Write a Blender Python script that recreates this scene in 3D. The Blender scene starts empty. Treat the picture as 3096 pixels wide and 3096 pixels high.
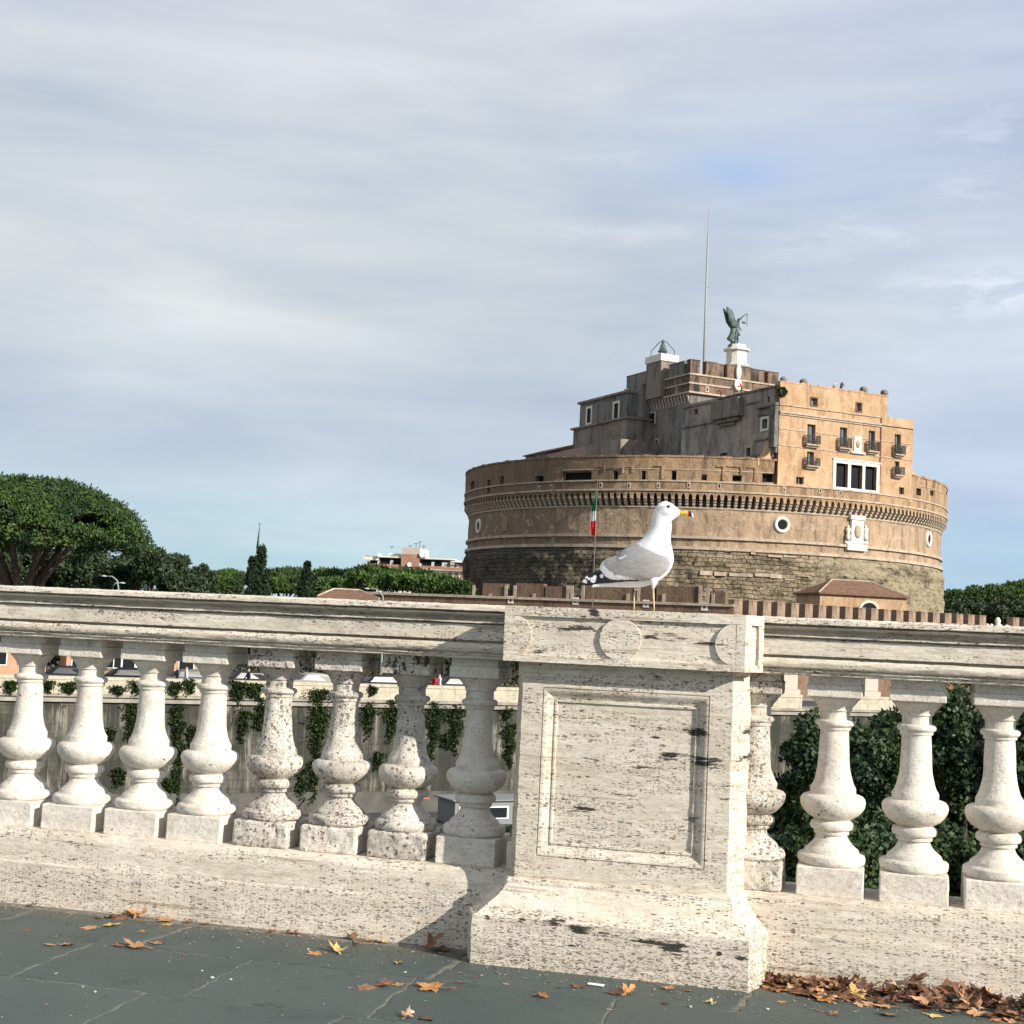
import bpy, bmesh, math, random
import numpy as np
from mathutils import Vector, Matrix, noise
random.seed(7); rng = np.random.default_rng(7)
S = bpy.context.scene
COL = S.collection
R = math.radians

# ---------------------------------------------------------------- camera
EYE = np.array([0, 0, 1.19])
VPX = 1932.0; FPX = 2750.0          # picture width and focal length in the same unit
ROLL = .045
PITCH = math.atan(224 * math.cos(.045) / 2750)
cam = bpy.data.cameras.new('camera'); cam_o = bpy.data.objects.new('camera', cam); COL.objects.link(cam_o)
cp, sp = math.cos(PITCH), math.sin(PITCH)
cr, sr = math.cos(ROLL), math.sin(ROLL)
rt = Vector((1, 0, 0)); up0 = Vector((0, -sp, cp)); fw = Vector((0, cp, sp))
cx_ = rt * cr + up0 * sr; cy_ = -rt * sr + up0 * cr; cz_ = -fw
cam_o.matrix_world = Matrix(((cx_.x, cy_.x, cz_.x, 0), (cx_.y, cy_.y, cz_.y, 0), (cx_.z, cy_.z, cz_.z, 1.19), (0, 0, 0, 1)))
cam.sensor_width = 36; cam.lens = 36 * FPX / VPX; cam.clip_end = 5000; cam.clip_start = .05
S.camera = cam_o

# ---------------------------------------------------------------- sun and sky
ALPHA = math.atan(2750 / 10600)     # the bridge runs this much askew to the view
U = np.array([math.cos(ALPHA), -math.sin(ALPHA), 0]); Wd = np.array([math.sin(ALPHA), math.cos(ALPHA), 0])
sd = 2.1 * U - Wd + np.array([0, 0, 1.12])      # towards the sun
sd = sd / np.linalg.norm(sd)
sun = bpy.data.lights.new('sun', 'SUN'); sun.energy = 4.6; sun.angle = R(.55); sun.color = (1, .94, .85)
sun_o = bpy.data.objects.new('sun', sun); COL.objects.link(sun_o)
sun_o.rotation_euler = Vector(sd).to_track_quat('Z', 'Y').to_euler()
W = bpy.data.worlds.new('World'); S.world = W; W.use_nodes = True
S.view_settings.view_transform = 'Standard'; S.view_settings.look = 'None'
S.view_settings.exposure = .54; S.view_settings.gamma = 1


class NT:
    "small helper to write node trees"
    def __init__(s, nt): s.nt = nt
    def n(s, t, **k):
        o = s.nt.nodes.new(t)
        for a, b in k.items():
            if a.startswith('i_'):
                o.inputs[a[2:].replace('_', ' ')].default_value = b
            else: setattr(o, a, b)
        return o
    def l(s, a, b): s.nt.links.new(a, b)
    def noise(s, vec, scale, detail=4, rough=.55, dist=0):
        o = s.n('ShaderNodeTexNoise'); o.inputs['Scale'].default_value = scale; o.inputs['Detail'].default_value = detail
        o.inputs['Roughness'].default_value = rough; o.inputs['Distortion'].default_value = dist
        s.l(vec, o.inputs['Vector']); return o.outputs['Fac']
    def ramp(s, fac, stops, interp='LINEAR'):
        o = s.n('ShaderNodeValToRGB'); o.color_ramp.interpolation = interp
        e = o.color_ramp.elements
        while len(e) < len(stops): e.new(.5)
        for el, (p, c) in zip(e, stops):
            el.position = p; el.color = (c, c, c, 1) if not hasattr(c, '__len__') else (*c, 1)
        s.l(fac, o.inputs['Fac']); return o.outputs['Color']
    def mix(s, fac, a, b, mode='MIX'):
        o = s.n('ShaderNodeMix', data_type='RGBA', blend_type=mode)
        for i, v in ((0, fac), (6, a), (7, b)):
            if hasattr(v, 'links'): s.l(v, o.inputs[i])
            elif i == 0: o.inputs[0].default_value = v
            else: o.inputs[i].default_value = (*v, 1)
        return o.outputs[2]
    def math(s, op, a, b=None, clamp=False):
        o = s.n('ShaderNodeMath', operation=op, use_clamp=clamp)
        for i, v in ((0, a), (1, b)):
            if v is None: continue
            if hasattr(v, 'links'): s.l(v, o.inputs[i])
            else: o.inputs[i].default_value = v
        return o.outputs[0]
    def map(s, vec, scale=(1, 1, 1), loc=(0, 0, 0), rot=(0, 0, 0)):
        o = s.n('ShaderNodeMapping'); o.inputs['Scale'].default_value = scale
        o.inputs['Location'].default_value = loc; o.inputs['Rotation'].default_value = rot
        s.l(vec, o.inputs['Vector']); return o.outputs[0]


def build_sky():
    W.node_tree.nodes.clear(); t = NT(W.node_tree)
    sky = t.n('ShaderNodeTexSky', sky_type='NISHITA', sun_disc=False)
    sky.sun_elevation = math.asin(sd[2]); sky.sun_rotation = math.atan2(sd[0], sd[1])
    sky.air_density = 1.0; sky.dust_density = 1.5
    tc = t.n('ShaderNodeTexCoord').outputs['Generated']
    # broad soft layers, a little tilted
    sep = t.n('ShaderNodeSeparateXYZ'); t.l(tc, sep.inputs[0])
    SK = 10
    f1 = t.noise(t.map(tc, (1.3, 1.3, 7.5), (.3, 0, .15), (0, R(-8), 0)), 1.0, 5, .5, .3)
    f2 = t.noise(t.map(tc, (2.2, 2.2, 12), (2.1, .4, .9), (0, R(-4), 0)), 1.7, 6, .58, .4)
    f3 = t.noise(t.map(tc, (1, 1, 2.6), (5, 2, 1)), 1.6, 3, .5)
    f = t.math('ADD', t.math('MULTIPLY', f1, .48), t.math('ADD', t.math('MULTIPLY', f2, .34), t.math('MULTIPLY', f3, .18)))
    base = t.ramp(sep.outputs['Z'], [(0, (.33, .45, .51)), (.045, (.345, .45, .515)), (.095, (.36, .43, .51)), (.15, (.385, .44, .505)), (.21, (.425, .468, .505)), (.30, (.43, .468, .51)), (.42, (.415, .447, .51)), (.8, (.40, .43, .49))])
    var = t.ramp(f, [(.38, (.74, .79, .88)), (.46, (.91, .93, .965)), (.54, (1.06, 1.05, 1.03)), (.64, (1.26, 1.22, 1.15))])
    cs = t.n('ShaderNodeVectorMath', operation='MULTIPLY'); t.l(base, cs.inputs[0]); t.l(var, cs.inputs[1])
    c2_ = t.n('ShaderNodeVectorMath', operation='SCALE'); t.l(cs.outputs[0], c2_.inputs[0]); c2_.inputs['Scale'].default_value = SK
    low = t.ramp(sep.outputs['Z'], [(.0, .5), (.03, .7), (.065, .5), (.10, 0)])
    lown = t.math('MULTIPLY', low, t.ramp(t.noise(t.map(tc, (1.2, 1.2, 16)), 2.3, 4, .5), [(.42, 0), (.62, 1)]))
    hor = t.mix(.22, (.27 * SK, .46 * SK, .56 * SK), sky.outputs[0])
    col = t.mix(t.math('MULTIPLY', lown, .8), c2_.outputs[0], hor)
    # one gap with bluer sky, upper right
    d0 = ray_v(1412, 312); d0 = d0 / np.linalg.norm(d0)
    sub = t.n('ShaderNodeVectorMath', operation='SUBTRACT'); t.l(tc, sub.inputs[0]); sub.inputs[1].default_value = tuple(d0)
    wob = t.n('ShaderNodeTexNoise'); wob.inputs['Scale'].default_value = 14; t.l(tc, wob.inputs['Vector'])
    wv = t.n('ShaderNodeVectorMath', operation='MULTIPLY_ADD'); t.l(wob.outputs['Color'], wv.inputs[0])
    wv.inputs[1].default_value = (.05, .0, .03); t.l(sub.outputs[0], wv.inputs[2])
    sc = t.map(wv.outputs[0], (1, 1, 3.2), (-.025, 0, -.045))
    ln = t.n('ShaderNodeVectorMath', operation='LENGTH'); t.l(sc, ln.inputs[0])
    gap = t.ramp(ln.outputs['Value'], [(.012, .55), (.05, .2), (.17, 0)])
    col = t.mix(gap, col, (.26 * SK, .39 * SK, .62 * SK))
    # small bright puffs to the right
    pf = t.ramp(t.noise(t.map(tc, (5, 5, 17), (1.3, 0, .2)), 2.4, 6, .62), [(.60, 0), (.72, .3)])
    side = t.ramp(t.math('SUBTRACT', sep.outputs['X'], t.math('MULTIPLY', sep.outputs['Z'], .0)), [(.06, 0), (.22, 1)])
    hb = t.ramp(sep.outputs['Z'], [(.14, 0), (.2, 1), (.34, 1), (.42, 0)])
    pm = t.math('MULTIPLY', t.math('MULTIPLY', pf, side), hb)
    col = t.mix(pm, col, (.56 * SK, .59 * SK, .64 * SK))
    for (px_, py_, sx_, sz_, a_) in ((1868, 548, 1, 3.6, .8), (1640, 445, 1, 7, .35), (1180, 440, .9, 7, .3), (1170, 298, 1.6, 8, .3), (1830, 355, 1.4, 7, .35)):
        dd_ = ray_v(px_, py_); dd_ = dd_ / np.linalg.norm(dd_)
        sb = t.n('ShaderNodeVectorMath', operation='SUBTRACT'); t.l(tc, sb.inputs[0]); sb.inputs[1].default_value = tuple(dd_)
        le = t.n('ShaderNodeVectorMath', operation='LENGTH'); t.l(t.map(sb.outputs[0], (sx_, sx_, sz_)), le.inputs[0])
        cl = t.math('MULTIPLY', t.ramp(le.outputs['Value'], [(.0, a_), (.03, a_ * .8), (.085, 0)]), t.ramp(t.noise(t.map(tc, (9, 9, 34)), 2.2, 7, .66, .6), [(.40, 0), (.60, 1)]))
        col = t.mix(cl, col, (.62 * SK, .64 * SK, .67 * SK))
    right = t.ramp(sep.outputs['X'], [(.02, 0), (.3, .42)])
    col = t.mix(right, col, t.mix(1, col, (.86, .95, 1.16), 'MULTIPLY'))
    bg = t.n('ShaderNodeBackground'); bg.inputs['Strength'].default_value = .1
    t.l(col, bg.inputs['Color'])
    out = t.n('ShaderNodeOutputWorld'); t.l(bg.outputs[0], out.inputs[0])


# ---------------------------------------------------------------- measuring helpers (picture point -> place in the world)
def ray_v(x, y):
    xi = x - VPX / 2; yi = VPX / 2 - y
    xo = xi * cr - yi * sr; yo = xi * sr + yi * cr
    return np.array([xo, FPX * cp - yo * sp, FPX * sp + yo * cp]) / FPX
K = 1932 / 3096.
_r0 = ray_v(1900 * K, 2300 * K); _P0 = _r0 * 5.4 / _r0[1]
D0 = _P0 @ Wd; S0 = _P0 @ U
ORG = U * S0 + Wd * D0              # origin of the balustrade frame: s along it, q away from the viewer, z up
build_sky()

def L2W(s, q, z): return ORG + U * s + Wd * q + np.array([0, 0, z])
def loc_sq(x, y, q):
    r = ray_v(x * K, y * K); t = (D0 + q) / (r @ Wd); p = r * t
    return p @ U - S0, p[2] + 1.19
def gnd(x, y, h=0):
    r = ray_v(x * K, y * K); t = (h - 1.19) / r[2]; p = r * t
    return p @ U - S0, p @ Wd - D0
def at(x, y, Y):                    # x, y in the 1932 picture, Y = distance straight ahead
    r = ray_v(x, y); return r * (Y / r[1]) + EYE
CC = np.array([195 * math.sin(R(7.39)), 195 * math.cos(R(7.39)), 0])
GZ = -3.8
AN = R(25.6)
nn = np.array([math.sin(AN), -math.cos(AN), 0]); ee = np.array([math.cos(AN), math.sin(AN), 0])
def EN(e, n, z): return tuple(ee * e + nn * n + np.array([0, 0, z]))      # castle-local
def cyl(x, y, rad):                 # source px -> angle, height on the drum
    d = ray_v(x * K, y * K); a = d[0]**2 + d[1]**2; b = -2 * (d[0] * CC[0] + d[1] * CC[1]); c = CC[0]**2 + CC[1]**2 - rad * rad
    t = (-b - math.sqrt(max(b * b - 4 * a * c, 0))) / 2 / a; p = d * t + EYE
    return math.atan2(p[0] - CC[0], -(p[1] - CC[1])), p[2]
def plane(x, y, axis, d):           # source px -> (e, n, z) on a castle plane
    r = ray_v(x * K, y * K); t = (CC @ axis + d - EYE @ axis) / (r @ axis); q = EYE + r * t - CC
    return q @ ee, q @ nn, q[2]

# ---------------------------------------------------------------- object helpers
def tag(o, label=None, cat=None, group=None, kind=None):
    if label: o['label'] = label
    if cat: o['category'] = cat
    if group: o['group'] = group
    if kind: o['kind'] = kind
    return o
def empty(name, label, cat, loc=(0, 0, 0), rz=0, group=None):
    o = bpy.data.objects.new(name, None); COL.objects.link(o); o.location = loc; o.rotation_euler = (0, 0, rz)
    o.empty_display_size = .1
    return tag(o, label, cat, group)
class MB:
    def __init__(s, f=None): s.v = []; s.f = []; s.m = []; s.fn = f
    def add(s, vs, fs, mi=0):
        b = len(s.v)
        s.v += [tuple(map(float, s.fn(*v))) if s.fn else tuple(map(float, v)) for v in vs]
        s.f += [tuple(i + b for i in f) for f in fs]; s.m += [mi] * len(fs)
    def box(s, x0, x1, y0, y1, z0, z1, mi=0):
        s.add([(x0, y0, z0), (x1, y0, z0), (x1, y1, z0), (x0, y1, z0), (x0, y0, z1), (x1, y0, z1), (x1, y1, z1), (x0, y1, z1)],
              [(0, 3, 2, 1), (4, 5, 6, 7), (0, 1, 5, 4), (1, 2, 6, 5), (2, 3, 7, 6), (3, 0, 4, 7)], mi)
    def rings(s, rings, mi=0, closed=True, caps=True):
        n = len(rings[0]); vs = [p for r in rings for p in r]; fs = []
        for i in range(len(rings) - 1):
            for j in range(n if closed else n - 1):
                k = (j + 1) % n
                fs.append((i * n + j, i * n + k, (i + 1) * n + k, (i + 1) * n + j))
        if caps and closed:
            fs.append(tuple(range(n))[::-1]); fs.append(tuple((len(rings) - 1) * n + j for j in range(n)))
        s.add(vs, fs, mi)
    def lathe(s, prof, n=32, c=(0, 0), mi=0, caps=True):
        s.rings([[(c[0] + r * math.cos(2 * math.pi * k / n), c[1] + r * math.sin(2 * math.pi * k / n), z) for k in range(n)] for r, z in prof], mi, True, caps)
    def tube(s, pts, rads, n=8, mi=0):
        pts = [Vector(p) for p in pts]; rr = []
        if not hasattr(rads, '__len__'): rads = [rads] * len(pts)
        ref = Vector((0, 0, 1))
        for i, p in enumerate(pts):
            d = (pts[min(i + 1, len(pts) - 1)] - pts[max(i - 1, 0)]).normalized()
            a = d.cross(ref if abs(d.z) < .95 else Vector((1, 0, 0))).normalized(); b = d.cross(a)
            rr.append([tuple(p + (a * math.cos(2 * math.pi * k / n) + b * math.sin(2 * math.pi * k / n)) * rads[i]) for k in range(n)])
        s.rings(rr, mi)
    def prism(s, poly, h0, h1, plane='xy', mi=0):
        n = len(poly)
        f = {'xy': lambda a, b, h: (a, b, h), 'xz': lambda a, b, h: (a, h, b), 'yz': lambda a, b, h: (h, a, b)}[plane]
        s.add([f(a, b, h0) for a, b in poly] + [f(a, b, h1) for a, b in poly],
              [tuple(range(n))[::-1], tuple(range(n, 2 * n))] + [(i, (i + 1) % n, n + (i + 1) % n, n + i) for i in range(n)], mi)
    def build(s, name, mats, parent=None, smooth=False, loc=None, auto=None):
        me = bpy.data.meshes.new(name); me.from_pydata(s.v, [], s.f)
        if not hasattr(mats, '__len__'): mats = [mats]
        for m in mats: me.materials.append(m)
        me.polygons.foreach_set('material_index', s.m)
        bm = bmesh.new(); bm.from_mesh(me); bmesh.ops.recalc_face_normals(bm, faces=bm.faces); bm.to_mesh(me); bm.free()
        if smooth: me.polygons.foreach_set('use_smooth', [True] * len(me.polygons))
        if auto is not None:
            me.polygons.foreach_set('use_smooth', [True] * len(me.polygons))
            bm = bmesh.new(); bm.from_mesh(me)
            for e in bm.edges:
                if len(e.link_faces) == 2 and e.calc_face_angle(0) > auto: e.smooth = False
            bm.to_mesh(me); bm.free()
        me.update()
        o = bpy.data.objects.new(name, me); COL.objects.link(o)
        if parent: o.parent = parent
        if loc is not None: o.location = loc
        return o
def struct(o): o['kind'] = 'structure'; return o
def copy_tree(o, parent=None):
    c = o.copy(); COL.objects.link(c)
    if parent: c.parent = parent
    for ch in list(o.children): copy_tree(ch, c)
    return c
def bevel(o, w=.005, seg=2):
    m = o.modifiers.new('bevel', 'BEVEL'); m.width = w; m.segments = seg; m.limit_method = 'ANGLE'; m.angle_limit = R(35)
TEX = {}
def worn(o, strength, size, levels=4):
    if levels:
        m = o.modifiers.new('sub', 'SUBSURF'); m.subdivision_type = 'SIMPLE'; m.levels = levels; m.render_levels = levels
    k = round(size, 3)
    if k not in TEX:
        t = bpy.data.textures.new('clouds', 'CLOUDS'); t.noise_scale = size; t.noise_depth = 3; TEX[k] = t
    d = o.modifiers.new('wear', 'DISPLACE'); d.texture = TEX[k]; d.strength = strength; d.texture_coords = 'GLOBAL'; d.mid_level = .5

# ---------------------------------------------------------------- materials
def mat(name, col, rough=.8, spec=.3, metal=0):
    m = bpy.data.materials.new(name); m.use_nodes = True; b = m.node_tree.nodes['Principled BSDF']
    b.inputs['Base Color'].default_value = (*col, 1); b.inputs['Roughness'].default_value = rough
    b.inputs['Specular IOR Level'].default_value = spec; b.inputs['Metallic'].default_value = metal
    return m
def mottled(name, c1, c2, scale=2, rough=.85, bump=.3, stretch=(1, 1, 1), bscale=None, c3=None, dist=.05, objrand=False):
    m = mat(name, c1, rough, .2); t = NT(m.node_tree); b = m.node_tree.nodes['Principled BSDF']
    tc = t.n('ShaderNodeTexCoord').outputs['Object']; v = t.map(tc, stretch)
    f = t.noise(v, scale, 6, .62)
    c = t.mix(t.ramp(f, [(.36, 0), (.64, 1)]), c1, c2)
    if c3:
        g = t.noise(v, scale * 3.7, 5, .6); c = t.mix(t.ramp(g, [(.55, 0), (.68, .8)]), c, c3)
    if objrand:
        oi = t.n('ShaderNodeObjectInfo'); c = t.mix(t.math('MULTIPLY', oi.outputs['Random'], .6), c, t.mix(1, c, (.6, .6, .6), 'MULTIPLY'))
    t.l(c, b.inputs['Base Color'])
    bp = t.n('ShaderNodeBump'); bp.inputs['Strength'].default_value = bump; bp.inputs['Distance'].default_value = dist
    t.l(t.noise(v, bscale or scale * 8, 5, .6), bp.inputs['Height']); t.l(bp.outputs[0], b.inputs['Normal'])
    return m
def travertine(name, band=True, pit=1.0, grey=0., lens=.5, c_lo=(.58, .505, .40), c_hi=(.765, .69, .57), streaks=()):
    m = mat(name, c_lo, .82, .25); t = NT(m.node_tree); b = m.node_tree.nodes['Principled BSDF']
    tc = t.n('ShaderNodeTexCoord').outputs['Object']; oi = t.n('ShaderNodeObjectInfo'); cmb = t.n('ShaderNodeCombineXYZ')
    for i, k in enumerate((17., 31., 23.)): t.l(t.math('MULTIPLY', oi.outputs['Random'], k), cmb.inputs[i])
    ad = t.n('ShaderNodeVectorMath', operation='ADD'); t.l(tc, ad.inputs[0]); t.l(cmb.outputs[0], ad.inputs[1]); p = ad.outputs[0]
    v = t.map(p, (1, 1, 4.2) if band else (1.5, 1.5, 1.7), rot=(0, R(2.5), 0))
    f1 = t.noise(v, 2.2, 6, .62, .3); f2 = t.noise(v, 14, 6, .7, .2); f3 = t.noise(v, 60, 4, .65)
    c = t.mix(t.ramp(f1, [(.33, 0), (.67, 1)]), c_lo, c_hi)
    c = t.mix(t.ramp(f2, [(.46, .0), (.72, .55)]), c, (.84, .80, .71))
    c = t.mix(t.ramp(f2, [(.30, .55), (.44, 0)]), c, (.42, .34, .25))
    c = t.mix(t.ramp(f3, [(.32, .5), (.48, 0)]), c, (.30, .22, .15))
    if band:
        vn = t.noise(t.map(p, (.55, 1, 19), rot=(0, R(2.5), 0)), 3.2, 6, .68, .15)
        c = t.mix(t.ramp(vn, [(.34, .75), (.42, 0)]), c, (.33, .255, .175)); c = t.mix(t.ramp(vn, [(.60, 0), (.68, .6)]), c, (.86, .82, .73))
    # beds crowded with small brown pits
    zone = t.ramp(t.noise(t.map(p, (.8, 1, 9), rot=(0, R(2.5), 0)) if band else v, 2.4, 5, .66), [(.43, .0), (.63, 1)])
    if band:
        sz_ = t.n('ShaderNodeSeparateXYZ'); t.l(tc, sz_.inputs[0]); zone = t.math('ADD', zone, t.ramp(sz_.outputs['Z'], [(.0, .7), (.14, .25), (.2, 0)]), True)
    k_ = pit if band else pit * .8
    def holes(sc, seed, dens, rad):
        w_ = t.n('ShaderNodeTexNoise'); w_.inputs['Scale'].default_value = sc * .8; t.l(p, w_.inputs['Vector'])
        a_ = t.n('ShaderNodeVectorMath', operation='MULTIPLY_ADD'); t.l(w_.outputs['Color'], a_.inputs[0]); a_.inputs[1].default_value = (1.1 / sc,) * 3; t.l(p, a_.inputs[2])
        vo = t.n('ShaderNodeTexVoronoi'); vo.inputs['Scale'].default_value = sc; t.l(t.map(a_.outputs[0], (.42, 1, 1.75) if band else (1, 1, 1.1), (seed, 0, seed)), vo.inputs['Vector'])
        cs = t.n('ShaderNodeSeparateColor'); t.l(vo.outputs['Color'], cs.inputs[0])
        on = t.math('SUBTRACT', t.math('ADD', dens * (.12 if band else .35), t.math('MULTIPLY', zone, dens)), cs.outputs[0])
        rr = t.math('MULTIPLY', t.math('MULTIPLY', on, 6, True), rad)
        return t.math('MULTIPLY', t.math('SUBTRACT', rr, vo.outputs['Distance']), 9, True)
    pits = holes(74 if band else 55, 1.3, (.34 if band else .42) * k_, .36 if band else .42); pits2 = holes(150 if band else 130, 4.1, .55 * k_, .40)
    # elongated black cavities
    vl = t.map(p, (1, 1, 6.2) if band else (1.7, 1.7, 1.2), rot=(0, R(2), 0))
    ln = t.noise(vl, 12, 7, .74, .25)
    lz = t.math('MULTIPLY', t.ramp(t.noise(p, 1.7, 2, .5), [(.42, 0), (.62, 1)]), .085 * lens * 2)
    if streaks:
        for (sx, sz, rx, rz, amt) in streaks:
            sb = t.n('ShaderNodeVectorMath', operation='SUBTRACT'); t.l(tc, sb.inputs[0]); sb.inputs[1].default_value = (sx, -.03, sz)
            mp = t.map(sb.outputs[0], (1 / (rx * 1.5), .0, 1 / (rz * 1.7)), rot=(0, R(-2.5), 0)); le = t.n('ShaderNodeVectorMath', operation='LENGTH'); t.l(mp, le.inputs[0])
            lz = t.math('MAXIMUM', lz, t.ramp(le.outputs['Value'], [(.2, amt * 1.12), (1.0, 0)]))
    big = t.math('MULTIPLY', t.math('SUBTRACT', t.math('ADD', .30, lz), ln), 24, True)
    small = t.math('MAXIMUM', t.math('MULTIPLY', pits, .95), t.math('MULTIPLY', pits2, .7))
    c = t.mix(t.math('MULTIPLY', small, .88), c, t.mix(t.ramp(f1, [(.42, 0), (.55, 1)]), (.055, .045, .036), (.21, .155, .105))); c = t.mix(t.math('MULTIPLY', big, .96), c, (.03, .026, .024))
    gs = t.ramp(t.noise(t.map(p, (1, 1, 1.6)), 5, 6, .68), [(.60 - grey * .18, 0), (.82 - grey * .2, .5)])
    c = t.mix(gs, c, (.23, .215, .185))
    t.l(c, b.inputs['Base Color'])
    h = t.math('ADD', t.math('ADD', t.math('MULTIPLY', small, -.6), t.math('MULTIPLY', big, -1.3)), t.math('MULTIPLY', f2, .5))
    bp = t.n('ShaderNodeBump'); bp.inputs['Strength'].default_value = 1; bp.inputs['Distance'].default_value = .010
    t.l(h, bp.inputs['Height'])
    bp2 = t.n('ShaderNodeBump'); bp2.inputs['Strength'].default_value = .7; bp2.inputs['Distance'].default_value = .003
    t.l(t.noise(v, 150, 3, .6), bp2.inputs['Height']); t.l(bp.outputs[0], bp2.inputs['Normal'])
    t.l(bp2.outputs[0], b.inputs['Normal'])
    return m
def _st():
    out = []
    for x, y, w, h, a in ((640, 200, 150, 16, .22), (1200, 255, 240, 22, .19), (1480, 300, 200, 14, .16), (1380, 835, 110, 24, .24), (1700, 850, 50, 24, .24), (1160, 912, 45, 20, .2), (1230, 985, 100, 22, .25), (1440, 1020, 120, 30, .24), (1660, 1008, 60, 18, .22), (740, 1012, 110, 16, .2),
                          (900, 1232, 170, 16, .18), (680, 1312, 110, 18, .2), (830, 1340, 50, 12, .2), (1350, 1380, 70, 16, .2), (760, 785, 60, 14, .18), (780, 108, 40, 22, .26), (1180, 510, 90, 20, .18), (430, 345, 70, 14, .2), (1120, 870, 50, 14, .18), (560, 930, 60, 10, .16), (1560, 1240, 70, 16, .18), (1060, 1060, 160, 12, .16)):
        a_ = loc_sq(1400 + x / 2.034, 1800 + y / 2.034, -.09); out.append((a_[0] / .983 + .0157, (a_[1] - 1.19) / .983 + 1.19, w / 2.034 * .00123, h / 2.034 * .00123 * 1.3, a))
    for x, y, w, h, a in ((560, 520, 70, 22, .26), (690, 562, 90, 22, .27), (1080, 635, 110, 14, .24), (1220, 670, 100, 28, .28), (1465, 702, 20, 14, .26), (1590, 725, 45, 14, .26), (370, 515, 30, 16, .24), (820, 590, 50, 12, .2), (990, 795, 40, 10, .22), (650, 655, 30, 10, .2), (180, 500, 25, 14, .25)):
        a_ = loc_sq(1350 + x / 1.84, 2500 + y / 1.84, -.21); out.append((a_[0] / .983 + .0157, (a_[1] - 1.19) / .983 + 1.19, w / 1.84 * .0012, h / 1.84 * .0012 * 1.3, a))
    return out
TRAV = travertine('travertine_bedded', True, 1.15, .15, .45)
TRAV_RAIL = travertine('travertine_rail', True, 1.25, .4, .5)
_ST = _st(); TRAV_PIER, TRAV_CAP, TRAV_BASE = [travertine('travertine_pier', True, 1.7, .08, .35, streaks=[q for q in _ST if lo < q[1] <= hi]) for lo, hi in ((.28, 1.08), (1.08, 9), (-1, .28))]
TRAV_BAL = travertine('travertine_turned', False, .35, .12, .05, (.61, .55, .47), (.73, .68, .60))
TRAV_BAD = travertine('travertine_weathered', False, 1.7, .95, .9, (.56, .50, .425), (.70, .64, .56))

# ================================================================ BRIDGE
bal_M = dict(loc=tuple(ORG), rz=-ALPHA)
def to_bridge(o):
    o.location = tuple(ORG); o.rotation_euler = (0, 0, -ALPHA); return o

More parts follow.
